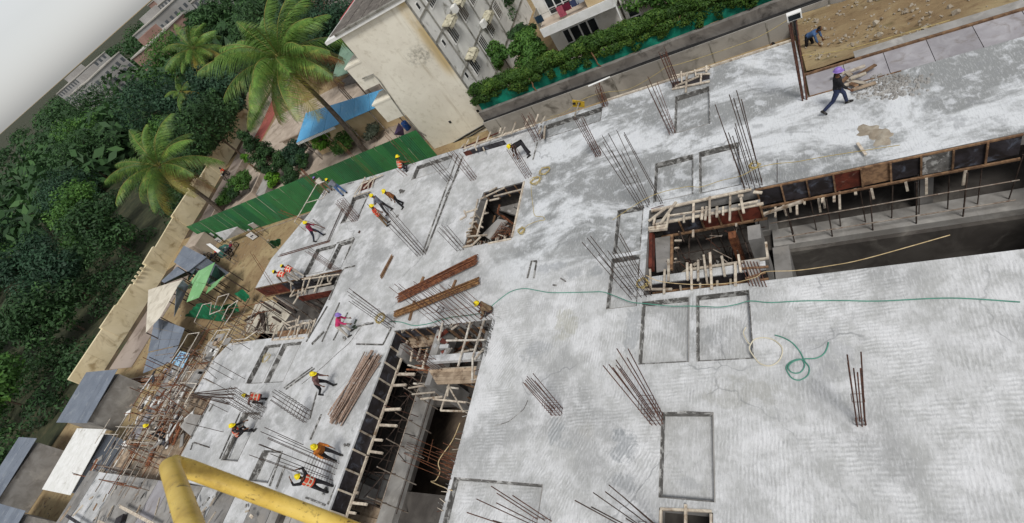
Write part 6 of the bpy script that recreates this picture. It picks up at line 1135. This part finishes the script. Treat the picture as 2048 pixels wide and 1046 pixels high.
board_('small white notice left of the wavy white sheet', 'D5', ((735, 300), (765, 280), (705, 245), (685, 262)), (-4.0, -4.0, -3.5, -3.5), 'flex'); board_('small pale green notice under the wavy white sheet', 'D5', ((820, 388), (865, 360), (805, 310), (755, 345)), (-4.6, -4.6, -4., -4.), 'flex', ((.4, .5, .5, .12), (.6, .25, .4, .1)))
board_('tiny white notice right of the wavy white sheet', 'D5', ((1240, 235), (1270, 218), (1240, 198), (1210, 212)), (-4.2, -4.2, -3.9, -3.9), 'flex'); board_('dark notice at the left end of the notices on the fence', 'D5', ((690, 262), (720, 245), (680, 215), (645, 238)), (-3.9, -3.9, -3.4, -3.4), 'net_dark')
M['tarp_teal'] = mk('teal_tarp', '#3f6f66', '#335b54', 2, .7, dirt='#6f918a', dscale=3)
o = thing('covered_scooter', 'scooter under a teal cover beside the white notice sheets', 'scooter', G('D5', 960, 500, -5)); P0 = G('D5', 950, 530, -5); b = MB(); n = 8
vs = []
for i in range(7):
    s = i/6; c = P0+Vector((.9-1.8*s, .15*math.sin(s*6), 0)); hgt_ = .55+.45*math.sin(s*math.pi)+(.25 if i == 1 else 0); vs += [c+Vector((0, math.cos(k*math.pi/n)*.42, .05+math.sin(k*math.pi/n)*hgt_)) for k in range(n+1)]
b.add(vs, [(i*(n+1)+k, (i+1)*(n+1)+k, (i+1)*(n+1)+k+1, i*(n+1)+k+1) for i in range(6) for k in range(n)], 0, True); b.build('cover', 'tarp_teal', o)
for s in (-.75, .75): c = P0+Vector((s, -.1, .28)); b = MB(); b.tube([c+Vector((.26*math.cos(t*.5236), -.3, .26*math.sin(t*.5236))) for t in range(13)], .05, 6); b.build('wheel', 'boot', o)
def bike(label, p, ang, col):
    o = thing('parked_motorcycle', label, 'motorcycle', p, 'motorcycles parked by the notices'); a = Vector((math.cos(ang), math.sin(ang), 0)); s = Vector((-a.y, a.x, 0)); Z = Vector((0, 0, 1))
    for k in (-.62, .62): c = p+a*k+Z*.3; b = MB(); b.tube([c+a*.26*math.cos(t*.4189)+Z*.26*math.sin(t*.4189) for t in range(16)], .045, 6); w = b.build('wheel', 'boot', o); b = MB(); b.tube([c-s*.04, c+s*.04], .13, 10); b.build('rim', 'pipe', w)
    b = MB(); b.tube([p+a*.35+Z*.62, p+a*.2+Z*.76, p-a*.05+Z*.72], [.07, .15, .1], 8); b.build('fuel_tank', col, o); b = MB(); b.tube([p-a*.05+Z*.72, p-a*.4+Z*.75, p-a*.75+Z*.8], [.1, .11, .06], 8); b.build('seat', 'c_dark', o)
    b = MB(); b.tube([p+a*.62+Z*.3, p+a*.4+Z*.95], .035, 6); b.tube([p+a*.38+Z*.98-s*.34, p+a*.42+Z, p+a*.38+Z*.98+s*.34], .02, 6); b.build('handlebar', 'pipe', o); b = MB(); b.tube([p+a*.1+Z*.28, p+a*.05+Z*.56], .16, 8); b.tube([p+Z*.26, p-a*.7+Z*.32], .04, 6); b.build('engine', 'pipe', o)
    b = MB(); b.tube([p+a*.5+Z*.86, p+a*.57+Z*.86], .085, 8); b.build('headlight', 'white', o)
for (u, v, an, c, l) in ((860, 580, 1.9, 'c_red', 'red motorcycle parked nearest the white hut awning'), (800, 640, 2.0, 'c_dark', 'dark motorcycle parked left of the red one'), (690, 640, 1.8, 'c_black', 'black motorcycle parked by the blue grey roof'), (1060, 500, 1.7, 'c_maroon', 'maroon motorcycle parked right of the teal cover'), (1000, 570, 2.1, 'c_grey', 'grey motorcycle parked before the teal cover')): bike(l, G('D5', u, v, -5), an, c)
hut = thing('site_hut', 'site hut with a blue grey sheet roof next to the compound wall', 'hut', G('D5', 420, 620, -5)); q = [G('D5', 335, 428, -2.4), G('D5', 655, 590, -2.4), G('D5', 390, 795, -2.4), G('D5', 195, 660, -2.4)]
def sheets(o, q, n, mat, th=.03, m=1):
    for j in range(m):
        for i in range(n):
            a, b_ = i/n, (i+1)/n-.01; c, d = j/m, (j+1)/m-.008; f = lambda s, t: q[0].lerp(q[1], s).lerp(q[3].lerp(q[2], s), t); quad(o, [f(a, c), f(a, d), f(b_, d), f(b_, c)][::-1], th, mat, 'roof_sheet')
sheets(hut, q, 2, 'bluegrey', m=2); cx = sum(q, Vector())/4
b = MB(); b.prism([tuple((p-cx).xy*.93+cx.xy) for p in q][::-1], -5.02, -2.46); b.build('wall', 'bluegrey', hut)
q2 = [G('D5', 240, 720, -2.2), G('D5', 355, 800, -2.2), G('D5', 60, 950, -2.2), G('D5', 20, 925, -2.2)]; hut = thing('site_hut', 'smaller grey sheet roof hut left of the blue grey hut', 'hut', (q2[0]+q2[2])/2); hut['_w'] = list((q2[0]+q2[2])/2); sheets(hut, q2, 3, 'bluegrey', m=2)
for p in q2: rod(hut, (p.x, p.y, -5), (p.x, p.y, p.z-.05), .05, 'pipe_dark', 'post')
o = thing('white_awning', 'white awning panel on a pinkish brick shed beside the motorcycles', 'shed', G('D5', 690, 500, -5)); quad(o, [G('D5', 640, 405, -3), G('D5', 800, 525, -3), G('D5', 840, 495, -3), G('D5', 700, 395, -3)], .06, 'white', 'awning'); p = G('D5', 640, 540, -5); box(o, (p.x-1.3, p.y-.5, -5), (p.x+1.3, p.y+1.4, -3.2), 'paving', 'wall')
for u, v in ((640, 405), (800, 525), (840, 495), (700, 395)): p = G('D5', u, v, -3); rod(o, (p.x, p.y, -5), (p.x, p.y, -3.05), .04, 'pipe', 'post')
o = thing('garden_rubble', 'loose pink bricks piled by the end of the green fence', 'bricks', G('D5', 500, 470, -5))
for i in range(16): p = G('D5', rnd(450, 640), rnd(370, 560), -4.9); beam(o, p, p+Vector((rnd(-.4, .4), rnd(-.4, .4), rnd(0, .3))), .25, .2, random.choice(['paving', 'path_red', 'paving']), 'brick')
o = thing('net_barrier', 'dark green shade net barrier across the yard beside the cream tarp', 'netting', G('D5', 300, 830, -5)); quad(o, [G('D5', 15, 930, -2.6), G('D5', 500, 745, -2.6), G('D5', 505, 800, -3.7), G('D5', 15, 985, -3.7)][::-1], .04, 'net_dark', 'net'); quad(o, [G('D5', 500, 745, -2.7), G('D5', 420, 900, -2.7), G('D5', 380, 920, -3.6), G('D5', 420, 760, -3.6)][::-1], .04, 'net_dark', 'net')
for u, v in ((15, 930), (260, 838), (500, 745)): p = G('D5', u, v, -2.6); rod(o, (p.x, p.y, -5), p, .05, 'pipe_dark', 'post')
o = thing('tarp_tent', 'cream tarp roof tent at the left frame edge of the yard', 'tent', G('U1', 60, 300, -5)); A_ = [G('U1', -90, 270, -1.7), G('U1', 0, 240, -1.5), G('U1', 175, 190, -1.5), G('U1', 225, 240, -2.2), G('U1', 0, 480, -1.6), G('U1', -110, 600, -1.7), G('U1', 130, 250, -1.3)]
for f_ in ((A_[0], A_[1], A_[4], A_[5]), (A_[1], A_[2], A_[6], A_[4])): quad(o, list(f_)[::-1], .03, 'tent', 'tarp')
quad(o, [A_[2], A_[3], G('U1', 110, 480, -2.6), A_[6]][::-1], .03, 'bluegrey', 'tarp_side')
for p in A_: rod(o, (p.x, p.y, -5), p+Vector((0, 0, -.04)), .05, 'pipe_dark', 'post')
o = thing('light_green_roof', 'bent light green sheets roofing a lean-to at the yard', 'shed', G('U1', 330, 250, -5))
for q, z in ((((425, 55), (355, 222), (270, 205), (318, 115)), (-2, -2, -2, -2)), (((300, 120), (318, 115), (230, 260), (200, 265)), (-2, -2, -2.5, -2.5)), (((355, 225), (300, 330), (205, 365), (265, 205)), (-2.1, -2.3, -2.3, -2.1)), (((495, 160), (430, 240), (355, 300), (375, 245)), (-2.4, -2.4, -2.5, -2.5))):
    P4 = [G('U1', u, v, zz) for (u, v), zz in zip(q, z)]; quad(o, P4 if (P4[1]-P4[0]).cross(P4[2]-P4[0]).z > 0 else P4[::-1], .03, 'ltgreen', 'roof_sheet')
    for p in P4[:2]: rod(o, (p.x, p.y, -5), (p.x, p.y, p.z-.05), .05, 'pipe_dark', 'post')
o = thing('dark_net_panel', 'dark green net panel hung under the light green sheets', 'netting', G('U1', 440, 190, -5)); quad(o, [G('U1', 430, 85, -3.0), G('U1', 510, 150, -3.0), G('U1', 470, 180, -4.2), G('U1', 370, 230, -4.2)][::-1], .04, 'net_dark', 'net'); rod(o, G('U1', 430, 85, -5), G('U1', 430, 85, -2.98), .05, 'pipe_dark', 'post')
def drape(label, t, pts, mat='net_green', n=12):
    b = MB(); A, B_, C_, D_ = [G(t, *p) for p in pts]; rr = random.Random(len(label)); vs = []
    for j in range(n+1):
        for i in range(n+1): p = A.lerp(B_, i/n).lerp(D_.lerp(C_, i/n), j/n); vs.append(p+Vector((0, 0, .12*math.sin(i*1.3+j)*math.sin(j*1.1)+rr.uniform(-.05, .05))))
    b.add(vs, [(j*(n+1)+i, j*(n+1)+i+1, (j+1)*(n+1)+i+1, (j+1)*(n+1)+i) for j in range(n) for i in range(n)], 0, True); b.add([tuple(Vector(v)-Vector((0, 0, .02))) for v in vs], [((j+1)*(n+1)+i, (j+1)*(n+1)+i+1, j*(n+1)+i+1, j*(n+1)+i) for j in range(n) for i in range(n)], 0, True)
    return tag(b.build('debris_net', mat), label, 'netting')
drape('large green debris net draped over the scaffold below the left bay', 'U1', ((310, 370, -2.6), (490, 400, -2.8), (510, 520, -4.6), (190, 475, -4.2))); drape('small green debris net patch right of the large draped one', 'U1', ((575, 300, -3.2), (640, 265, -3.2), (695, 320, -4), (660, 365, -4.2))); drape('green debris net strip near the slab corner', 'U1', ((480, 390, -2.9), (590, 370, -3.2), (610, 440, -4.2), (510, 455, -4.4)))
drape('small green net flag hanging at the left slab edge by the maroon worker', 'S1', ((830, 905, -2.5), (930, 880, -2.4), (930, 930, -3.6), (880, 960, -3.8)))
o = thing('grey_sheet_roof', 'wide blue grey sheet roof below the left scaffolding', 'shed', G('D6', 150, 250, -5)); q = [G('D6', -60, -40, -2.7), G('D6', 330, 110, -2.7), G('D6', 250, 330, -2.9), G('D6', -150, 420, -2.9)]; sheets(o, q, 3, 'bluegrey', m=3)
q = [G('D6', -150, 430, -3), G('D6', 250, 340, -3), G('D6', 130, 560, -3.1), G('D6', -220, 700, -3.1)]; sheets(o, q, 3, 'bluegrey', m=2)
for u, v in ((-60, -40), (330, 110), (250, 330), (130, 560), (-150, 420)): p = G('D6', u, v, -2.9); rod(o, (p.x, p.y, -5), (p.x, p.y, p.z-.2), .05, 'pipe_dark', 'post')
mk_ = [(.15+.11*i, .3, .07, .16) for i in range(4)]+[(.2+.1*i, .62, .06, .16) for i in range(6)]
o = board_('pale blue board with two lines of dark lettering below the scaffold', 'D6', ((285, 640), (390, 440), (265, 405), (150, 565)), (-2.4, -1.9, -1.9, -2.4), 'blueboard')
P_ = [G('D6', 285, 640, -2.4), G('D6', 390, 440, -1.9), G('D6', 265, 405, -1.9), G('D6', 150, 565, -2.4)]; n_ = (P_[1]-P_[0]).cross(P_[2]-P_[0]).normalized()*.012; n_ = n_ if n_.z > 0 else -n_
rr = random.Random(5)
for row in (.32, .68):
    s_ = .12
    while s_ < .86:
        for k in range(3):
            s0 = s_+rr.uniform(0, .05); t0 = row+rr.uniform(-.1, .1); e1 = (P_[1]-P_[0])*rr.choice((.012, .035)); e2 = (P_[3]-P_[0])*rr.choice((.02, .07)); c = P_[0].lerp(P_[1], s0).lerp(P_[3].lerp(P_[2], s0), t0)+n_*1.5; m = MB(); m.add([c-e1-e2, c+e1-e2, c+e1+e2, c-e1+e2], [(0, 1, 2, 3)]); m.build('lettering', 'c_blue', o)
        s_ += .12
M['sack'] = mk('blue_white_sack', '#b7bccb', '#8f97ae', 3, .7, var=.2)
o = thing('sack_heap', 'heap of pale blue sacks and scraps under the blue board', 'sacks', G('D6', 140, 720, -3.2))
for i in range(22): p = G('D6', rnd(60, 230), rnd(650, 820), -3.1); beam(o, p, p+Vector((rnd(-.4, .4), rnd(-.4, .4), rnd(-.1, .2))), rnd(.2, .4), .15, random.choice(['sack', 'sack', 'white', 'blueboard']), 'sack')
# ---------------------------------------------------------------- scaffolding outside the left edge
def hoop(label, t, q, z, mat='pipe_white', r=.03, posts=True):
    o = thing('guard_scaffold', label, 'scaffold', G(t, *q[0], -5), 'scaffold frames along the left slab edge'); P4 = [G(t, *p, z) for p in q]
    for a, b_ in zip(P4, P4[1:]): rod(o, a, b_, r, mat, 'tube')
    if posts:
        for p in (P4[0], P4[-1]): rod(o, (p.x, p.y, -5 if p.x < -31.9 or p.y > 10 and p.y < 13 else 0), p, r*.9, 'pipe', 'post')
    return o
hoop('white tube guard frame at the far left corner in front of the fence', 'D3', ((300, 200), (205, 235), (70, 468), (0, 590), (-70, 700)), 1.0); hoop('short cross tubes of the guard frame at the far left corner', 'D3', ((70, 468), (280, 408), (330, 320)), .95, posts=False)
hoop('second tube rail sloping below the far left corner', 'S1', ((1210, 670), (830, 800), (740, 835)), -.4, 'pipe'); hoop('white hoop frame standing over the pale panels', 'D6', ((560, 510), (630, 320), (750, 140), (920, 120), (780, 370), (560, 760)), .7); hoop('white hoop frame above the blue board', 'D6', ((130, 560), (300, 300), (365, 185), (515, 163), (370, 420), (180, 780)), .2)
hoop('thin hoop frame before the large green net', 'U1', ((265, 520), (330, 385), (400, 370), (385, 460), (465, 430), (535, 300), (450, 325), (420, 410)), -.3); hoop('thin second hoop frame beside the large green net', 'U1', ((480, 500), (530, 400), (605, 350), (560, 450), (500, 540)), -.3)
hoop('white bent tube at the far corner of the left wing', 'D6', ((1270, 140), (1120, 245), (960, 260), (940, 320), (1110, 290)), .2, posts=False); hoop('low tube frame at the left frame edge', 'D6', ((180, 980), (350, 680), (440, 670), (200, 1010)), .3); hoop('low second tube frame at the left frame edge', 'D6', ((60, 960), (290, 820), (480, 830), (320, 1100)), .4)
s = thing('edge_scaffold', 'mesh of brown scaffold tubes outside the left wing', 'scaffold', (-33.5, 6, -5))
for i, (x, y) in enumerate([(x, y) for x in (-32.4, -33.6, -35.2) for y in (1.6, 3.4, 5.2, 7.0, 8.8)]): rod(s, (x, y, -5), (x+rnd(-.05, .05), y, rnd(.1, 1.0)), .025, random.choice(['pipe', 'pipe_dark', 'rust_bright']), 'standard')
for z in (-1.3, -.3, .5):
    for x in (-32.4, -33.6, -35.2): rod(s, (x, 1.0, z), (x, 9.4, z), .025, random.choice(['pipe', 'rust_bright', 'pipe_white']), 'ledger')
    for y in (1.6, 3.4, 5.2, 7.0, 8.8): rod(s, (-32.2, y, z+.06), (-35.5, y, z+.06), .025, random.choice(['pipe', 'rust_bright', 'pipe_dark']), 'transom')
for i in range(12): y = rnd(1, 9); rod(s, (-32.3, y, -3), (-35, y+rnd(-1.5, 1.5), rnd(-1, .8)), .022, random.choice(['rust_bright', 'pipe']), 'brace')
s = thing('edge_scaffold', 'mesh of brown scaffold tubes below the left bay toward the green nets', 'scaffold', (-34, 12, -5))
for x in (-33, -34.6, -36.5, -38.4):
    for y in (10.6, 12.2, 13.8): rod(s, (x, y, -5), (x, y, rnd(-1.6, -.4)), .025, random.choice(['pipe', 'pipe_dark', 'rust_bright']), 'standard')
for z in (-2.4, -1.4):
    for y in (10.6, 12.2, 13.8): rod(s, (-32.6, y, z), (-39, y, z), .025, random.choice(['pipe', 'rust_bright']), 'ledger')
    for x in (-33, -34.6, -36.5, -38.4): rod(s, (x, 10, z+.06), (x, 14.4, z+.06), .025, random.choice(['pipe', 'rust_bright', 'pipe_dark']), 'transom')
# pale panels and planks outside the left wing
o = thing('pale_panels', 'row of pale panels and planks along the outside of the left wing', 'formwork', (-32.2, 8, -.4))
for (u0, v0, u1, v1) in ((720, 240, 830, 220), (610, 330, 700, 330), (840, 290, 920, 270), (590, 400, 720, 390), (600, 470, 690, 470), (560, 540, 660, 520), (500, 590, 610, 600), (480, 650, 580, 660), (430, 710, 540, 730), (370, 800, 480, 850), (640, 430, 740, 420), (700, 290, 780, 270)):
    a = G('D6', u0, v0, -.28); c = G('D6', u1, v1, -.28); beam(o, a, c, .5, .04, random.choice(['conc_pale', 'white', 'conc_pale', 'ply_pale']), 'panel')
for i in range(30):
    p = G('D6', rnd(300, 560), rnd(520, 1000), -.5); beam(o, p, p+Vector((rnd(-.5, .5), rnd(-1, 1), rnd(-.1, .1))), rnd(.06, .14), .05, random.choice(['batten', 'ply_pale', 'batten_brown']), 'plank')
o = thing('scaffold_deck', 'cluttered brown deck of planks and grey sheets outside the left wing corner', 'scaffold', (-31, 5, -.8))
panel(o, [G('D7', 260, 480, -.25), G('D7', 400, 600, -.25), G('D7', 540, 330, -.25), G('D7', 390, 310, -.25)], .04, 'conc_pale', 'sheet')
for i in range(56):
    p = G('D7', rnd(-80, 380), rnd(80, 760), rnd(-1.2, -.5)); beam(o, p, p+Vector((rnd(-.9, .9), rnd(-1.2, 1.2), rnd(-.2, .2))), rnd(.06, .3), .05, random.choice(['batten', 'ply_pale', 'batten_brown', 'conc_pale', 'rust_bright', 'white', 'ply_dark']), 'plank')
for i in range(24):
    p = G('D7', rnd(-80, 330), rnd(0, 400), rnd(-.6, -.2)); rod(o, p, p+Vector((rnd(-1, 1), rnd(-1.5, 1.5), rnd(-.1, .2))), .022, random.choice(['rust_bright', 'rust', 'pipe']), 'tube')
panel(o, [(-36.5, 0, -1.7), (-31.9, 0, -1.7), (-31.9, 9, -1.7), (-36.5, 9, -1.7)], .05, 'ply_pale', 'deck_board')
# clutter beyond the near side of the left wing, under the yellow rail, and out along the left edge
o = thing('near_deck', 'cluttered timber deck with grey sheets along the near side of the left wing', 'formwork', (-24, 0, -.8))
for k in range(16):
    for j in range(2): x = -41+k*1.5; y0 = -7.2+j*4.7; panel(o, [(x, y0+rnd(-.1, .1), -.75-.01*j), (x+1.45, y0, -.75-.01*j), (x+1.45, y0+4.65, -.75-.01*j), (x, y0+4.65, -.75-.01*j)], .05, random.choice(['conc_pale', 'conc_dark', 'deck_grey', 'conc_pale', 'slab']), 'sheet')
for i in range(14): y = rnd(-6.5, 1.5); z_ = rnd(-.5, -.3); x = rnd(-40, -24); beam(o, (x, y, z_), (x+rnd(4, 9), y+rnd(-.5, .5), z_), .14, .06, random.choice(['batten', 'ply_pale', 'ply_dark']), 'plank')
for i in range(170):
    p = Vector((rnd(-40, -18), rnd(-6, 1.7), rnd(-.65, -.3))); beam(o, p, p+Vector((rnd(-.4, .4), rnd(-.8, .8), rnd(-.1, .1)))*rnd(.6, 1.3), rnd(.05, .12), .05, random.choice(['batten', 'batten', 'ply_pale', 'batten_brown', 'shutter', 'conc_pale']), 'batten')
for i in range(18): x = rnd(-39, -18); y = rnd(-6, .6); beam(o, (x, y, -.6), (x+rnd(.5, 1.2), y+rnd(-.3, .3), -.6), rnd(.4, .9), .2, random.choice(['ply_dark', 'ply_dark', 'conc_pale']), 'box_form')
for x in range(-40, -17, 3):
    for y in (-6.6, -2.4, 1.2): rod(o, (x, y, -6 if x > -36 else -5), (x, y, -.81), .05, 'pipe_dark', 'prop')
o = thing('outer_scaffold', 'deep tangle of brown tubes, planks and grey panels past the left frame edge', 'scaffold', (-38, 5, -5))
for i in range(46): x, y = rnd(-44, -35.8), rnd(1.5, 10.5); rod(o, (x, y, -5), (x+rnd(-.2, .2), y, rnd(-2.2, -.4)), .026, random.choice(['pipe', 'pipe_dark', 'rust_bright']), 'standard')
for i in range(60): x, y, z = rnd(-44, -36), rnd(1, 10.5), rnd(-2.6, -.7); L = rnd(1.5, 5); rod(o, (x, y, z), ((x+L, y, z+rnd(-.1, .1)) if i % 2 else (x, y+L*.7, z+rnd(-.1, .1))), .024, random.choice(['pipe', 'rust_bright', 'pipe_white', 'pipe_dark']), 'ledger')
for i in range(80): p = Vector((rnd(-44, -35.5), rnd(1, 10), rnd(-2.7, -1.4))); beam(o, p, p+Vector((rnd(-.6, .6), rnd(-1.3, 1.3), rnd(-.1, .1))), rnd(.08, .4), .05, random.choice(['batten', 'ply_pale', 'batten_brown', 'conc_pale', 'rust_bright', 'ply_dark', 'white']), 'plank')
for k in range(6):
    for j in range(5): panel(o, [(-44+k*1.5, 1+j*1.9, -2.9), (-42.55+k*1.5, 1+j*1.9, -2.9), (-42.55+k*1.5, 2.85+j*1.9, -2.9), (-44+k*1.5, 2.85+j*1.9, -2.9)], .04, random.choice(['ply_pale', 'conc_pale', 'mud_pale', 'deck_grey']), 'deck_board')
# stores and sheds of the site yard past the left frame edge
rg = random.Random(12)
for i, (x, y, w, d, h) in enumerate(((-58, 6, 6, 4, -2.6), (-52, 1, 5, 4, -2.7), (-57, -6, 6, 5, -2.5), (-50, -9, 5, 4, -2.6), (-63, -1, 4, 5, -2.6), (-47, -16, 6, 5, -2.5), (-55, -16, 5, 5, -2.6))):
    o = thing('site_shed', ['grey sheet shed beside the cream tarp tent', 'white sheet shed left of the outer scaffold', 'long grey shed by the compound wall', 'small grey shed below the outer scaffold', 'narrow shed against the compound wall', 'grey shed at the lower left corner', 'white roofed shed at the lower left corner'][i], 'shed', (x, y, -5)); box(o, (x, y, -5.02), (x+w, y+d, h-.02), 'bluegrey' if i % 2 else 'conc_pale', 'wall')
    n = int(w); m = 'white' if i in (1, 6) else 'bluegrey'
    for k in range(n): quad(o, [(x-.2+k*(w+.4)/n, y-.25, h-.0), (x-.2+(k+1)*(w+.4)/n-.02, y-.25, h), (x-.2+(k+1)*(w+.4)/n-.02, y+d+.25, h+.35), (x-.2+k*(w+.4)/n, y+d+.25, h+.35)], .03, m, 'roof_sheet')
for i in range(12):
    x, y = rg.uniform(-58, -45), rg.uniform(-14, 12); L = rg.uniform(3, 6); an = rg.uniform(-.3, .3); o = thing('material_stack', 'stack of long tubes and planks lying in the yard past the left frame edge', 'stack', (x, y, -5), 'stacks of site material')
    for k in range(18): yy = y+rg.uniform(-.6, .6); z = -4.95+rg.uniform(0, .5); beam(o, (x, yy, z), (x+L*math.cos(an), yy+L*math.sin(an), z), .08, .06, rg.choice(['pile_pipe', 'batten', 'rust_bright'] if i % 2 else ['ply_pale', 'batten', 'ply_dark']), 'length')
# purple cloth and things by the cream block
o = tag(thing('washing', 'purple cloth hanging on a line behind the fence near the cream block', 'laundry', G('E5', 1240, 450, -4))); M['purple'] = mk('purple_cloth', '#6d5a80', '#5c4b6e', 4, .9); b = MB(); P4 = [G('E5', 1190, 470, -4.2), G('E5', 1300, 480, -4.2), G('E5', 1290, 400, -2.6), G('E5', 1240, 345, -2.4)]; b.slabq(P4, .03); b.build('cloth', 'purple', o); rod(o, P4[3]+Vector((-1.2, 0, 0)), P4[2]+Vector((1.2, .0, .1)), .01, 'pipe', 'line')
for s_ in (-1.2, 1.2): p = P4[3]+Vector((s_, 0, 0)) if s_ < 0 else P4[2]+Vector((1.2, 0, .1)); rod(o, (p.x, p.y, -5), p, .025, 'pipe', 'pole')
o = thing('water_drum', 'blue plastic drum at the foot of the cream block', 'drum', G('E5', 1350, 400, -5)); p = G('E5', 1350, 410, -5); M['blue_drum'] = mk('blue_drum', '#2b5aa0', '#23498a', 3, .5); b = MB(); b.tube([p+Vector((0, 0, z)) for z in (0, .05, .45, .5, .85, .9)], [.25, .29, .3, .31, .29, .24], 14); b.build('drum', 'blue_drum', o); b = MB(); b.tube([p+Vector((.08, 0, .9)), p+Vector((.08, 0, .94))], .05, 8); b.build('cap', 'black_pipe', o)
# ---------------------------------------------------------------- yellow rail of the camera's platform
def yellow_mat():
    t = NT('chipped_yellow_paint'); o = t.mix(t.ramp(t.noise(9, 5), .3, .7), lin('#dcc063'), lin('#c9a94a')); o = t.mix(t.ramp(t.noise(17, 7, .7, .5), .60, .66), o, lin('#4a3626')); o = t.mix(t.ramp(t.noise(6, 8, .7), .48, .68, 0, .6), o, lin('#84672a'))
    o = t.mix(t.ramp(t.noise(120, 3), .62, .7, 0, .5), o, lin('#5d4a22')); t.bump(t.noise(60, 4), .25, .004); return t.done(o, .42, 0, .45)
M['yellow'] = yellow_mat()
o = thing('guard_rail', 'chipped yellow guard rail pipe bent at the lower left in front of the camera', 'railing', EYE+ray(336, 922)*1.22)
c0 = EYE+ray(336, 922)*1.22; a = EYE+ray(392, 1085)*.84; e = EYE+ray(780, 1088)*1.34; a2 = a+(a-c0)*1.2; e2 = e+(e-c0)*1.0; da, de = (a-c0).normalized(), (e-c0).normalized()
b = MB(); pts = [a2, a]+[c0+da*.35, c0+da*.12, c0+da*.05]+[c0+(da+de)*.012]+[c0+de*.05, c0+de*.12, c0+de*.35]+[e, e2]; b.tube(pts, .0215, 20); b.build('bent_pipe', 'yellow', o)
b = MB(); b.tube([a2, a2+Vector((0, 0, -1.2))], .0215, 16); b.tube([e2, e2+(a2-c0)], .0215, 16); b.build('lower_pipe', 'yellow', o)
